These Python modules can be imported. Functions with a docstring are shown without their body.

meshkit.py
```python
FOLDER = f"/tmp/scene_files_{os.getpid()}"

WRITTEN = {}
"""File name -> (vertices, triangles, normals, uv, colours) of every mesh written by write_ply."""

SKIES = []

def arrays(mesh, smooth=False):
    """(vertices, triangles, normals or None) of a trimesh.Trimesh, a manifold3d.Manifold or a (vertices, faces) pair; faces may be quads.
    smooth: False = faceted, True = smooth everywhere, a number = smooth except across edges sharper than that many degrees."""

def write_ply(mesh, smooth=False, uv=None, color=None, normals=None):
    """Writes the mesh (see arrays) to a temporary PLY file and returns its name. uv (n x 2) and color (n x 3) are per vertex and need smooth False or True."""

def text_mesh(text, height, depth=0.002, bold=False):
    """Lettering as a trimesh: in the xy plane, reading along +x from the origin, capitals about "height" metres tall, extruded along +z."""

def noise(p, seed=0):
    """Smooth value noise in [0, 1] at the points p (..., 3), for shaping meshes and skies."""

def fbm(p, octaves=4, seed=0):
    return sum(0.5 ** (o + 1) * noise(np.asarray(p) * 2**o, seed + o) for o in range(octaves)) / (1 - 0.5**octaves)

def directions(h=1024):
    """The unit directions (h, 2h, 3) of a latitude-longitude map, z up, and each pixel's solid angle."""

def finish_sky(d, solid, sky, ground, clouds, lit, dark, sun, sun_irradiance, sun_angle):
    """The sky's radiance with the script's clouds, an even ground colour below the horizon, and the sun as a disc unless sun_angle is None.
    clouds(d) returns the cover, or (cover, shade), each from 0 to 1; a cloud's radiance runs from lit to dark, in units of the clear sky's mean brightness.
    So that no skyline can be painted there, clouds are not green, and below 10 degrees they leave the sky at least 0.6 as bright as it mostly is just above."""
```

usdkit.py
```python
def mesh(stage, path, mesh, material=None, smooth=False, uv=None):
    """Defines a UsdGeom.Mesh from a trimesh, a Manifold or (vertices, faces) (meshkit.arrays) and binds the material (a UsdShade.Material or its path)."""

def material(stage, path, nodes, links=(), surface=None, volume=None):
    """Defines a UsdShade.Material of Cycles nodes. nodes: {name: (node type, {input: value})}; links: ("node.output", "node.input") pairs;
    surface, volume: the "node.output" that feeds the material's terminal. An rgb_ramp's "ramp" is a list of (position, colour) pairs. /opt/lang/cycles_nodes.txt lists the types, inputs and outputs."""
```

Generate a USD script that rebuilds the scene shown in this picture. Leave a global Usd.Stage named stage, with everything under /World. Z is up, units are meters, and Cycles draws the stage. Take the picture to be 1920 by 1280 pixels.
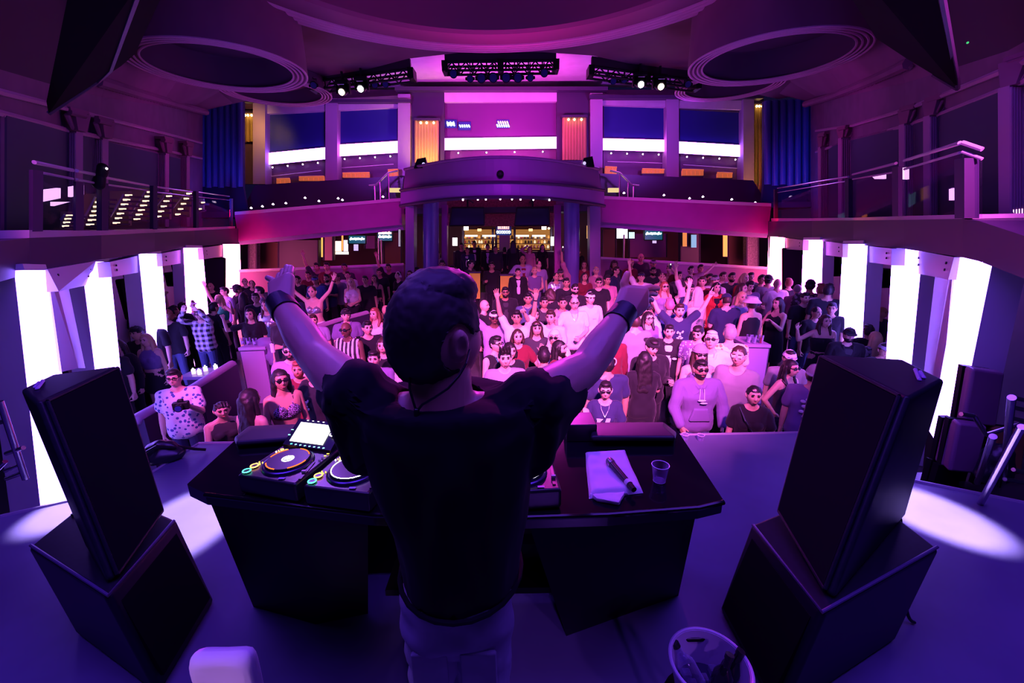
import math, random
import numpy as np
import trimesh
import manifold3d as m3
import usdkit, meshkit
from pxr import Usd, UsdGeom, UsdLux, UsdShade, Gf, Sdf, Vt

stage = Usd.Stage.CreateInMemory()
UsdGeom.SetStageUpAxis(stage, 'Z')
UsdGeom.Xform.Define(stage, '/World')
UsdGeom.Scope.Define(stage, '/World/Looks')

# ---------------------------------------------------------------- camera
CAM = np.array([0.0, 0.0, 2.75])
PITCH = math.radians(15.4)
FPX = 800.0                                  # focal length in pixels of the 1920 wide frame
cam = UsdGeom.Camera.Define(stage, '/World/camera')
cam.CreateHorizontalApertureAttr(36.0)
cam.CreateVerticalApertureAttr(24.0)
cam.CreateFocalLengthAttr(36.0 * FPX / 1920)
cam.CreateClippingRangeAttr(Gf.Vec2f(0.05, 200))
ROLL = math.radians(1.0)
_F = np.array([0, math.cos(PITCH), -math.sin(PITCH)])
_U = np.array([0, math.sin(PITCH), math.cos(PITCH)])
_R = np.array([1.0, 0, 0])
_R, _U = _R * math.cos(ROLL) - _U * math.sin(ROLL), _U * math.cos(ROLL) + _R * math.sin(ROLL)
cam.AddTransformOp().Set(Gf.Matrix4d(*_R, 0, *_U, 0, *(-_F), 0, *CAM, 1))
cam.CreateExposureAttr(0.0)


# ---------------------------------------------------------------- lights
def aim(prim, p, q):
    p, q = np.array(p, float), np.array(q, float)
    f = (q - p) / np.linalg.norm(q - p)
    up = np.array([0, 0, 1.0]) if abs(f[2]) < .98 else np.array([0, 1.0, 0])
    r = np.cross(f, up); r /= np.linalg.norm(r)
    u = np.cross(r, f)
    m = Gf.Matrix4d(*r, 0, *u, 0, *(-f), 0, *p, 1)
    UsdGeom.Xformable(prim).AddTransformOp().Set(m)


def spot(name, p, q, color, power, cone=30, soft=.5, radius=.12):
    l = UsdLux.SphereLight.Define(stage, '/World/' + name)
    l.CreateRadiusAttr(radius); l.CreateColorAttr(Gf.Vec3f(*color)); l.CreateIntensityAttr(power)
    l.CreateNormalizeAttr(True)
    s = UsdLux.ShapingAPI.Apply(l.GetPrim())
    s.CreateShapingConeAngleAttr(cone); s.CreateShapingConeSoftnessAttr(soft)
    aim(l, p, q)


def area(name, p, q, w, h, color, power):
    l = UsdLux.RectLight.Define(stage, '/World/' + name)
    l.CreateWidthAttr(w); l.CreateHeightAttr(h); l.CreateColorAttr(Gf.Vec3f(*color)); l.CreateIntensityAttr(power)
    l.CreateNormalizeAttr(True)
    aim(l, p, q)


dome = UsdLux.DomeLight.Define(stage, '/World/ambient_fill')      # added faint blue fill that lifts the blacks, for the unseen club
dome.CreateColorAttr(Gf.Vec3f(.10, .07, .5)); dome.CreateIntensityAttr(.014)

# stage-front wash on the crowd from lamps above and behind the booth
spot('crowd_wash_lamp', (0.6, -1.5, 6.0), (0.9, 6.6, 0.9), (1, .15, .76), 5200, 19, .9, .2)
spot('crowd_wash_lamp_001', (-2.6, -1.0, 5.8), (-2.4, 6.8, 0.9), (1, .13, .80), 3000, 17, .9, .2)
spot('crowd_wash_lamp_002', (3.0, -1.0, 5.8), (2.8, 8.5, 0.9), (1, .12, .78), 3000, 16, .9, .2)
# magenta and violet washes on the architecture
spot('fascia_lamp', (-2.2, 9.5, 4.9), (-5.5, 14.5, 2.9), (.85, .0, .72), 270, 28, 1)
spot('fascia_lamp_001', (2.2, 9.5, 4.9), (5.5, 14.5, 2.9), (.85, .0, .72), 270, 28, 1)
spot('fascia_lamp_002', (0, 8.0, 4.8), (0, 14, 4.2), (.6, .02, 1), 130, 26, 1)
spot('red_corner_lamp', (-7.6, 13.2, 2.9), (-9.0, 14.5, 2.6), (1, .0, .02), 14, 45, 1)
spot('red_corner_lamp_001', (7.6, 13.2, 2.9), (9.0, 14.5, 2.6), (1, .0, .02), 14, 45, 1)
spot('soffit_lamp', (0, 14.2, 5.2), (0, 17.2, 7.4), (1, .07, .72), 520, 60, 1)
spot('soffit_lamp_001', (-4.5, 13.5, 4.6), (-4.2, 17, 7.0), (.45, .07, 1), 240, 60, 1)
spot('soffit_lamp_002', (4.5, 13.5, 4.6), (4.2, 17, 7.0), (.45, .07, 1), 240, 60, 1)
spot('ceiling_lamp', (0, 9.6, 3.8), (0, 8.0, 6.5), (1, .02, .55), 95, 62, 1)
spot('curtain_lamp', (-8.2, 13.2, 3.2), (-10.3, 15.4, 4.4), (.04, .07, 1), 50, 40, 1)
spot('curtain_lamp_001', (8.2, 13.2, 3.2), (10.3, 15.4, 4.4), (.04, .07, 1), 50, 40, 1)
spot('side_wall_lamp', (-4.5, 10.5, 4.0), (-8.5, 11, 4.8), (.75, .02, .8), 26, 50, 1)
spot('side_wall_lamp_001', (4.5, 10.5, 4.0), (8.5, 11, 4.8), (.75, .02, .8), 26, 50, 1)
# stage: violet-blue wash, beams, back light on the performer
area('stage_wash_lamp', (0, 1.2, 6.2), (0, 1.2, 0), 7, 2.5, (.17, .05, 1), 120)
spot('stage_beam_lamp', (-2.0, 6.8, 5.4), (-2.1, 2.33, .95), (.66, .45, 1), 5200, 3.0, .35, .05)
spot('stage_beam_lamp_002', (-2.4, 6.2, 5.0), (-2.98, 2.52, .95), (.66, .45, 1), 5200, 2.4, .35, .05)
spot('stage_beam_lamp_001', (.9, 6.2, 5.4), (2.62, 2.3, .95), (.66, .45, 1), 7000, 2.5, .35, .05)
spot('performer_back_lamp', (1.2, 11.5, 5.9), (0, 1.0, 2.2), (1, .04, .85), 760, 9, .6)
spot('performer_back_lamp_001', (-3.2, 6, 5.6), (-.3, 1.0, 2.3), (.35, .10, 1), 110, 14, .6)
spot('stage_rear_lamp', (1.0, -2.8, 2.2), (0, 1.2, .5), (.28, .07, 1), 300, 11, 1)
spot('stage_rear_lamp_001', (-2.0, -2.6, 3.0), (-.62, .95, 1.55), (.62, .28, 1), 130, 5, .8)  # unseen spot added only to brighten the white chair cover
spot('stage_rear_lamp_002', (2.2, -2.4, 3.2), (.50, .95, 1.3), (.4, .12, 1), 40, 6, .8)  # unseen spot added only to brighten the ice bucket


# ---------------------------------------------------------------- helpers
def ray(px, py):
    return _F + (px - 960) / FPX * _R - (py - 640) / FPX * _U


def W(px, py, D):
    """the point of the plane y = D seen at a pixel of the photograph"""
    d = ray(px, py)
    return CAM + d * (D / d[1])


def Zp(px, py, z):
    """the point of the plane z seen at a pixel of the photograph"""
    d = ray(px, py)
    return CAM + d * ((z - CAM[2]) / d[2])


def depth(p):
    return float(np.dot(np.asarray(p) - CAM, _F))


FLOOR, STAGE = -0.25, 0.95
M = m3.Manifold
used, base = {}, {}


def path_of(parent, name):
    key = (parent, name)
    n = used.get(key, 0); used[key] = n + 1
    return f'{parent}/{name}' + (f'_{n:03d}' if n else '')


def meta(prim, **kw):
    for k, v in kw.items():
        if v:
            prim.SetCustomDataByKey(k, v)


def thing(name, label, cat, loc, group=None, kind=None):
    p = path_of('/World', name)
    x = UsdGeom.Xform.Define(stage, p)
    loc = np.array(loc, float)
    x.AddTranslateOp().Set(Gf.Vec3d(*map(float, loc)))
    meta(x.GetPrim(), label=label, category=cat, group=group, kind=kind)
    base[p] = loc
    return p


def arr(mesh):
    if isinstance(mesh, M):
        m = mesh.to_mesh()
        return np.array(m.vert_properties[:, :3], float), np.array(m.tri_verts, int)
    if isinstance(mesh, trimesh.Trimesh):
        return np.array(mesh.vertices), np.array(mesh.faces)
    return np.asarray(mesh[0], float), np.asarray(mesh[1], int)


def cat(*ms):
    vs, fs, n = [], [], 0
    for m in ms:
        v, f = arr(m)
        vs.append(v); fs.append(f + n); n += len(v)
    return np.vstack(vs), np.vstack(fs)


def part(parent, name, mesh, material, smooth=30, label=None):
    """a mesh given in world coordinates as a child of a thing or part"""
    p = path_of(parent, name)
    top = '/'.join(parent.split('/')[:3])
    v, f = arr(mesh)
    v = v - base.get(parent, base.get(top, np.zeros(3)))
    base[p] = base.get(parent, base.get(top, np.zeros(3)))
    m = usdkit.mesh(stage, p, (v, f), material, smooth)
    if label:
        meta(m.GetPrim(), label=label)
    return p


def single(name, label, cat_, mesh, material, smooth=30, group=None, kind=None):
    p = path_of('/World', name)
    m = usdkit.mesh(stage, p, arr(mesh), material, smooth)
    meta(m.GetPrim(), label=label, category=cat_, group=group, kind=kind)
    base[p] = np.zeros(3)
    return p


def struct(name, mesh, material, smooth=30, label=None, category=None):
    p = path_of('/World', name)
    m = usdkit.mesh(stage, p, arr(mesh), material, smooth)
    meta(m.GetPrim(), kind='structure', label=label, category=category)
    base[p] = np.zeros(3)
    return p


# shapes
def hullp(pts):
    return M.hull_points(np.asarray(pts, np.float32).reshape(-1, 3))


def box(c, s):
    c, s = np.array(c, float), np.array(s, float)
    return M.cube(tuple(s), True).translate(tuple(c))


def bbox(lo, hi):
    lo, hi = np.array(lo, float), np.array(hi, float)
    return box((lo + hi) / 2, hi - lo)


def sph(p, r, n=12):
    return M.sphere(r, n).translate(tuple(map(float, p)))


def hullm(*ms):
    return M.batch_hull(list(ms))


def bone(a, b, ra, rb, n=12):
    return M.batch_hull([sph(a, ra, n), sph(b, rb, n)])


def union(*ms):
    return M.batch_boolean(list(ms), m3.OpType.Add)


def rhull(pts, r=.01, n=8):
    """a convex body with rounded edges that fills the given corners"""
    pts = np.asarray(pts, float).reshape(-1, 3)
    lo, hi = pts.min(0), pts.max(0)
    c, h = (lo + hi) / 2, (hi - lo) / 2
    r = min(r, .95 * float(h.min()))
    q = c + (pts - c) * (1 - r / np.maximum(h, 1e-6))
    return M.batch_hull([sph(p, r, n) for p in q])


def frame_of(a, b):
    d = np.array(b, float) - np.array(a, float)
    L = np.linalg.norm(d); d = d / L
    x = np.cross(d, [0, 0, 1.0] if abs(d[2]) < .9 else [1.0, 0, 0]); x /= np.linalg.norm(x)
    y = np.cross(d, x)
    return d, x, y, L


def cyl(a, b, ra, rb=None, n=16):
    rb = ra if rb is None else rb
    d, x, y, L = frame_of(a, b)
    t = np.arange(n) * 2 * np.pi / n
    ring = np.cos(t)[:, None] * x + np.sin(t)[:, None] * y
    return hullp(np.vstack([np.array(a) + ring * ra, np.array(b) + ring * rb]))


def tube(pts, r, n=8):
    pts = np.asarray(pts, float)
    v, f = [], []
    t = np.gradient(pts, axis=0)
    t /= np.linalg.norm(t, axis=1, keepdims=True) + 1e-12
    ref = np.array([0, 0, 1.0]) if abs(t[:, 2]).mean() < .8 else np.array([1.0, 0, 0])
    ang = np.arange(n) * 2 * np.pi / n
    r = np.broadcast_to(r, len(pts))
    for i, p in enumerate(pts):
        x = np.cross(t[i], ref); x /= np.linalg.norm(x) + 1e-12
        y = np.cross(t[i], x)
        v.append(p + r[i] * (np.cos(ang)[:, None] * x + np.sin(ang)[:, None] * y))
    v = np.vstack(v + [pts[:1], pts[-1:]])
    k = len(pts)
    for i in range(k - 1):
        for j in range(n):
            a, b, c, d = i * n + j, i * n + (j + 1) % n, (i + 1) * n + (j + 1) % n, (i + 1) * n + j
            f += [(a, c, b), (a, d, c)]
    for j in range(n):
        f += [(k * n, j, (j + 1) % n), (k * n + 1, (k - 1) * n + (j + 1) % n, (k - 1) * n + j)]
    return v, np.array(f)


def lathe(profile, c, n=96):
    """profile: (radius, height) pairs around the vertical axis through c; an open surface of quads"""
    pr = np.array(profile, float)
    t = np.arange(n) * 2 * np.pi / n
    v = np.stack([np.outer(pr[:, 0], np.cos(t)), np.outer(pr[:, 0], np.sin(t)), np.repeat(pr[:, 1:2], n, 1)], -1).reshape(-1, 3) + np.array(c)
    i, j = np.meshgrid(np.arange(len(pr) - 1), np.arange(n), indexing='ij')
    q = np.stack([i * n + j, i * n + (j + 1) % n, (i + 1) * n + (j + 1) % n, (i + 1) * n + j], -1).reshape(-1, 4)
    return v, np.vstack([q[:, [0, 1, 2]], q[:, [0, 2, 3]]])


def panel(q, t):
    """a slab through four corner points, thickened along t"""
    q = np.asarray(q, float)
    return hullp(np.vstack([q, q + np.array(t, float)]))


def facade(x0, y0, x1, y1, D, t=.1, x0b=None, x1b=None):
    """an upright slab at distance D that covers a rectangle of the view"""
    return panel([W(x0, y0, D), W(x1, y0, D), W(x1b if x1b is not None else x1, y1, D), W(x0b if x0b is not None else x0, y1, D)], (0, t, 0))


def ribbon(cols, t=.15):
    """an upright wall strip: cols = (px, y of the top, y of the bottom, distance); each bay thickened away from the room"""
    out = []
    for (a, b) in zip(cols[:-1], cols[1:]):
        q = [W(a[0], a[1], a[3]), W(b[0], b[1], b[3]), W(b[0], b[2], b[3]), W(a[0], a[2], a[3])]
        c = np.mean(q, 0)
        n = np.cross(q[1] - q[0], q[3] - q[0]); n[2] = 0; n /= np.linalg.norm(n)
        if np.dot(n, c - np.array([0, 6, c[2]])) < 0:
            n = -n
        out.append(panel(q, n * t))
    return cat(*out)


# ---------------------------------------------------------------- materials
mats = {}


def mat(name, color=(.5, .5, .5), rough=.5, metal=0.0, emit=None, strength=0.0, spec=.5, noise=None, sheen=0.0):
    if name in mats:
        return mats[name]
    p = {'base_color': color, 'roughness': rough, 'metallic': metal, 'specular_ior_level': spec}
    if sheen:
        p['sheen_weight'] = sheen
    if emit is not None:
        p['emission_color'] = emit; p['emission_strength'] = strength
    nodes, links = {'p': ('principled_bsdf', p)}, []
    if noise:                                     # (scale, amount): gentle mottling of the colour and roughness
        c = np.array(color)
        nodes['tc'] = ('texture_coordinate', {})
        nodes['n'] = ('noise_texture', {'scale': noise[0], 'detail': 4})
        nodes['r'] = ('rgb_ramp', {'ramp': [(.3, tuple(c * (1 - noise[1]))), (.7, tuple(np.clip(c * (1 + noise[1]), 0, 1)))]})
        links = [('tc.object', 'n.vector'), ('n.fac', 'r.fac'), ('r.color', 'p.base_color')]
    mats[name] = usdkit.material(stage, '/World/Looks/' + name, nodes, links, surface='p.BSDF')
    return mats[name]


def glow(name, color, strength):
    if name not in mats:
        mats[name] = usdkit.material(stage, '/World/Looks/' + name, {'e': ('emission', {'color': color, 'strength': strength})}, [], surface='e.emission')
    return mats[name]


def pane(name, tint=(.8, .8, .9), rough=.02, gloss=.06):
    if name not in mats:
        mats[name] = usdkit.material(stage, '/World/Looks/' + name, {
            't': ('transparent_bsdf', {'color': tint}), 'g': ('glossy_bsdf', {'color': (.9, .9, .9), 'roughness': rough}),
            'm': ('mix_closure', {'fac': gloss})},
            [('t.BSDF', 'm.closure1'), ('g.BSDF', 'm.closure2')], surface='m.closure')
    return mats[name]


def pattern(name, kind, c1, c2, scale):
    if name in mats:
        return mats[name]
    nodes = {'tc': ('texture_coordinate', {}), 'p': ('principled_bsdf', {'roughness': .8}),
             'm': ('mix_color', {'a': c1, 'b': c2})}
    links = [('m.result', 'p.base_color')]
    if kind == 'stripe':
        nodes['w'] = ('wave_texture', {'wave_type': 'bands', 'bands_direction': 'x', 'scale': scale})
        nodes['c'] = ('math', {'math_type': 'greater_than', 'value2': .55})
        links += [('tc.object', 'w.vector'), ('w.fac', 'c.value1'), ('c.value', 'm.fac')]
    elif kind == 'plaid':
        nodes['w'] = ('wave_texture', {'wave_type': 'bands', 'bands_direction': 'x', 'scale': scale})
        nodes['w2'] = ('wave_texture', {'wave_type': 'bands', 'bands_direction': 'z', 'scale': scale})
        nodes['a'] = ('math', {'math_type': 'greater_than', 'value2': .5})
        nodes['b'] = ('math', {'math_type': 'greater_than', 'value2': .5})
        nodes['s'] = ('math', {'math_type': 'add'})
        nodes['h'] = ('math', {'math_type': 'multiply', 'value2': .5})
        links += [('tc.object', 'w.vector'), ('tc.object', 'w2.vector'), ('w.fac', 'a.value1'), ('w2.fac', 'b.value1'),
                  ('a.value', 's.value1'), ('b.value', 's.value2'), ('s.value', 'h.value1'), ('h.value', 'm.fac')]
    else:
        nodes['v'] = ('voronoi_texture', {'scale': scale})
        nodes['c'] = ('math', {'math_type': 'less_than', 'value2': .33 if kind == 'floral' else .5})
        links += [('tc.object', 'v.vector'), ('v.distance', 'c.value1'), ('c.value', 'm.fac')]
    mats[name] = usdkit.material(stage, '/World/Looks/' + name, nodes, links, surface='p.BSDF')
    return mats[name]


DARK = mat('black_paint', (.006, .006, .009), .5, spec=.25)
GRILLE = mat('speaker_cloth', (.006, .006, .008), .95, spec=.05)
CHROME = mat('brushed_steel', (.62, .6, .65), .28, 1.0)
BLACKMETAL = mat('black_metal', (.015, .015, .02), .35, .6)
# ================================================================ the room
m_floor = mat('dark_dance_floor', (.05, .045, .055), .35, noise=(2.0, .3))
m_stage = mat('stage_floor_paint', (.13, .13, .22), .38, noise=(1.4, .22))
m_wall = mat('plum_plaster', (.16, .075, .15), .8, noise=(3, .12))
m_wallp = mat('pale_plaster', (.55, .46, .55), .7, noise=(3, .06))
m_ceil = mat('ceiling_plaster', (.22, .09, .18), .85, noise=(1.5, .1))
m_fascia = mat('fascia_red_lacquer', (.30, .012, .24), .4, noise=(2, .08))
m_balc = mat('balcony_front_paint', (.05, .03, .085), .45)
m_ledge = mat('polished_stone_ledge', (.55, .45, .52), .15)
m_frame = mat('white_lacquer_frame', (.62, .58, .66), .35)
m_navy = mat('navy_glass', (.012, .02, .20), .5)
m_navy2 = mat('navy_cloth', (.010, .012, .065), .7)
m_pil = mat('fluted_stone', (.40, .22, .34), .7)
m_cap = mat('carved_stone', (.24, .10, .16), .8)
m_dkpurple = mat('dark_purple_panel', (.045, .025, .07), .5)
m_brown = mat('brown_wall', (.16, .08, .06), .7)
m_rib = mat('blue_ribbed_curtain', (.05, .09, .34), .38)
m_glass = pane('railing_glass', (.86, .86, .95), .02, .05)
g_col = glow('column_light_violet', (.24, .12, 1), 10)
g_colm = glow('column_light_lilac', (.6, .12, 1), 9)
g_colr = glow('column_light_pink', (1, .14, .36), 8)
g_strip = glow('window_strip_light', (.40, .13, 1), 9)
g_stripm = glow('window_strip_pink', (.9, .13, 1), 9)
g_warm = glow('warm_lamp', (1, .62, .25), 6)
g_gold = glow('amber_glow', (1, .55, .12), 1.1)
g_white = glow('white_lamp', (1, .92, .95), 7)
g_dot = glow('pinprick_lamp', (1, .75, 1), 6)
g_teal = glow('screen_lettering', (.75, 1, .95), 4)
g_scr = mat('dark_screen', (.004, .03, .04), .2, emit=(.0, .10, .16), strength=.8)
g_org = glow('orange_lamp', (1, .22, .06), 2.5)
g_red = glow('red_neon', (1, .25, .22), 5)
g_uph = mat('orange_upholstery', (.75, .22, .05), .6, emit=(1, .25, .08), strength=.35)  # light on the booth seats put into the cloth as emission
m_gold = mat('gold_drape', (.5, .33, .10), .5)

struct('floor', bbox((-13, -3, FLOOR - .12), (13, 24, FLOOR)), m_floor, label='dark polished dance floor under the crowd')
stg = M.extrude(m3.CrossSection([[(-3.9, -2.2), (3.9, -2.2), (3.9, 2.05), (2.78, 2.66), (2.74, 3.36), (-2.74, 3.36), (-2.80, 2.72), (-3.9, 2.15)]], m3.FillRule.Positive), STAGE - FLOOR).translate((0, 0, FLOOR))
sp = struct('floor', stg, m_stage, label='raised grey stage floor behind and around the booth')
part(sp, 'stage_edge_trim', tube([(2.79, 2.68, STAGE), (2.75, 3.37, STAGE), (-2.75, 3.37, STAGE), (-2.81, 2.74, STAGE)], .012, 6), mat('stage_nosing', (.3, .28, .34), .3))
part(sp, 'stage_edge_trim', tube([(2.78, 2.66, STAGE), (3.9, 2.05, STAGE)], .014, 6), mats['stage_nosing'])
part(sp, 'stage_edge_trim', tube([(-2.80, 2.72, STAGE), (-3.9, 2.15, STAGE)], .014, 6), mats['stage_nosing'])
struct('floor', bbox((-11, 15.2, FLOOR), (11, 24, .40)), m_floor, label='raised bar floor under the back balcony')
struct('floor', bbox((3.2, 2.75, FLOOR), (5.2, 3.5, .45)), mat('dark_tile', (.05, .035, .04), .3), label='tiled side step right of the stage')

# ---------------------------------------------------------------- lit columns, lintels and the side bars behind them
colsL = [(422, 450, 457, 428, 455, 600, 14.0), (350, 380, 464, 355, 390, 575, 10.0), (269, 303, 475, 279, 311, 580, 7.2),
         (166, 206, 490, 184, 221, 640, 5.0), (46, 89, 506, 66, 116, 697, 3.75)]
colsR = [(1441, 1468, 443, 1438, 1466, 521, 14.0), (1506, 1537, 449, 1503, 1535, 529, 10.0), (1580, 1618, 457, 1574, 1612, 569, 7.2),
         (1673, 1717, 465, 1661, 1698, 673, 5.0), (1790, 1844, 482, 1735, 1771, 853, 3.75)]
names_ = ['farthest', 'second farthest', 'middle', 'second nearest', 'nearest']
col_base = []
for side, cols in (('left', colsL), ('right', colsR)):
    cen = sorted(((c[0] + c[1]) / 2, 1 / c[6]) for c in cols)
    inv = np.polyfit([c[0] for c in cen], [c[1] for c in cen], 2)
    for k, (xa, xb, yt, xc, xd, yb, D) in enumerate(cols):
        Da, Db = 1 / np.polyval(inv, xa), 1 / np.polyval(inv, xb)
        q4 = [W(xa, yt, Da), W(xb, yt, Db), W(xd, yb, Db), W(xc, yb, Da)]
        zb = FLOOR if not (side == 'right' and k == 4) else q4[2][2]
        for i, j in ((3, 0), (2, 1)):
            if q4[i][2] != zb:
                q4[i] = q4[i] + (q4[j] - q4[i]) * (zb - q4[i][2]) / (q4[j][2] - q4[i][2])
        n_ = np.cross(q4[1] - q4[0], [0, 0, 1.0]); n_ /= np.linalg.norm(n_)
        n_ = n_ if n_[0] * q4[0][0] > 0 else -n_
        t = thing('light_column', f'{names_[k]} glowing white column in the {side} row under the balcony', 'light column', (q4[2] + q4[3]) / 2, 'glowing columns under the side balconies')
        g = (g_colr, g_colm, g_col, g_col, g_col)[k]
        col_base.append((q4[2] + q4[3]) / 2 + n_ * .12)
        part(t, 'light_panel', panel(q4, n_ * .06), g)
        part(t, 'housing', panel([p + n_ * .06 for p in q4], n_ * .2), m_frame)
        part(t, 'top_cap', panel([q4[0] + (0, 0, .05), q4[1] + (0, 0, .05), q4[1], q4[0]], n_ * .3), m_frame)
lintels = [((89, 505), (180, 489), (165, 534), (110, 546), 3.9, 4.9), ((206, 491), (269, 477), (270, 509), (210, 519), 5.1, 7.1), ((303, 475), (350, 466), (350, 492), (305, 499), 7.3, 9.9), ((380, 465), (422, 458), (422, 480), (382, 486), 10.1, 13.8),
           ((1468, 445), (1506, 450), (1505, 469), (1468, 467), 13.8, 10.1), ((1537, 450), (1580, 457), (1580, 482), (1537, 477), 9.9, 7.3), ((1618, 460), (1672, 466), (1671, 497), (1618, 490), 7.1, 5.1), ((1717, 469), (1789, 482), (1778, 524), (1717, 512), 4.9, 3.9)]
for (a, b, c, d, D0, D1) in lintels:
    q = [W(*a, D0), W(*b, D1), W(*c, D1), W(*d, D0)]
    n = np.cross(q[1] - q[0], q[3] - q[0]); n[2] = 0; n /= np.linalg.norm(n)
    n = n if n[0] * q[0][0] > 0 else -n
    s_ = struct('trim', panel(q, n * .12), m_frame, label='white lacquered lintel between glowing columns')
    for u in (.12, .88):
        for v in (.3, .6):
            p = (q[0] * (1 - u) + q[1] * u) * (1 - v) + (q[3] * (1 - u) + q[2] * u) * v
            part(s_, 'bolt', cyl(p - n * .012, p + n * .01, .012, n=8), BLACKMETAL)
for q in ([(89, 505, 3.9), (110, 546, 4.0), (147, 690, 4.0), (116, 697, 3.85)], [(110, 546, 4.0), (129, 541, 4.4), (160, 690, 4.4), (147, 690, 4.0)],
          [(1789, 482, 3.9), (1778, 524, 4.0), (1748, 704, 4.0), (1768, 712, 3.85)], [(1778, 524, 4.0), (1753, 519, 4.4), (1732, 700, 4.4), (1748, 704, 4.0)]):
    s = 1 if q[0][0] > 960 else -1
    struct('trim', panel([W(*p) for p in q], (s * .1, .05, 0)), m_frame, label='white door jamb beside the nearest glowing column')
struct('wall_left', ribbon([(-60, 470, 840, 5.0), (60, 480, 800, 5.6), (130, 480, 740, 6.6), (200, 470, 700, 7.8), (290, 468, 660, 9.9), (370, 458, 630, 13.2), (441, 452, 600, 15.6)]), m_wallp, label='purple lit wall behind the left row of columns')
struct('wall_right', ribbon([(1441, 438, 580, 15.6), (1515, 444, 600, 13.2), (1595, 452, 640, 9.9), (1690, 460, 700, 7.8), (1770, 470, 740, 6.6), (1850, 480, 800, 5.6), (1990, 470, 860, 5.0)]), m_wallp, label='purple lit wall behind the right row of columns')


def hang_speaker(x0, y0, x1, y1, D, lab):
    a, b = W(x0, y0, D), W(x1, y1, D)
    t = thing('hanging_loudspeaker', lab, 'loudspeaker', ((a[0] + b[0]) / 2, D, b[2]))
    lo, hi = np.minimum(a, b), np.maximum(a, b)
    h = hi[2] - lo[2]
    part(t, 'cabinet', rhull([(x, y, z) for x in (lo[0], hi[0]) for y in (D, D + .3) for z in (lo[2] + .18 * h * (y > D), hi[2])], .02), DARK)
    part(t, 'grille', bbox((lo[0] + .02, D - .012, lo[2] + .03), (hi[0] - .02, D + .01, hi[2] - .03)), GRILLE)
    part(t, 'bracket', cyl(((lo[0] + hi[0]) / 2, D + .15, hi[2] - .01), ((lo[0] + hi[0]) / 2, D + .15, hi[2] + .35), .02), BLACKMETAL)


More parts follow.
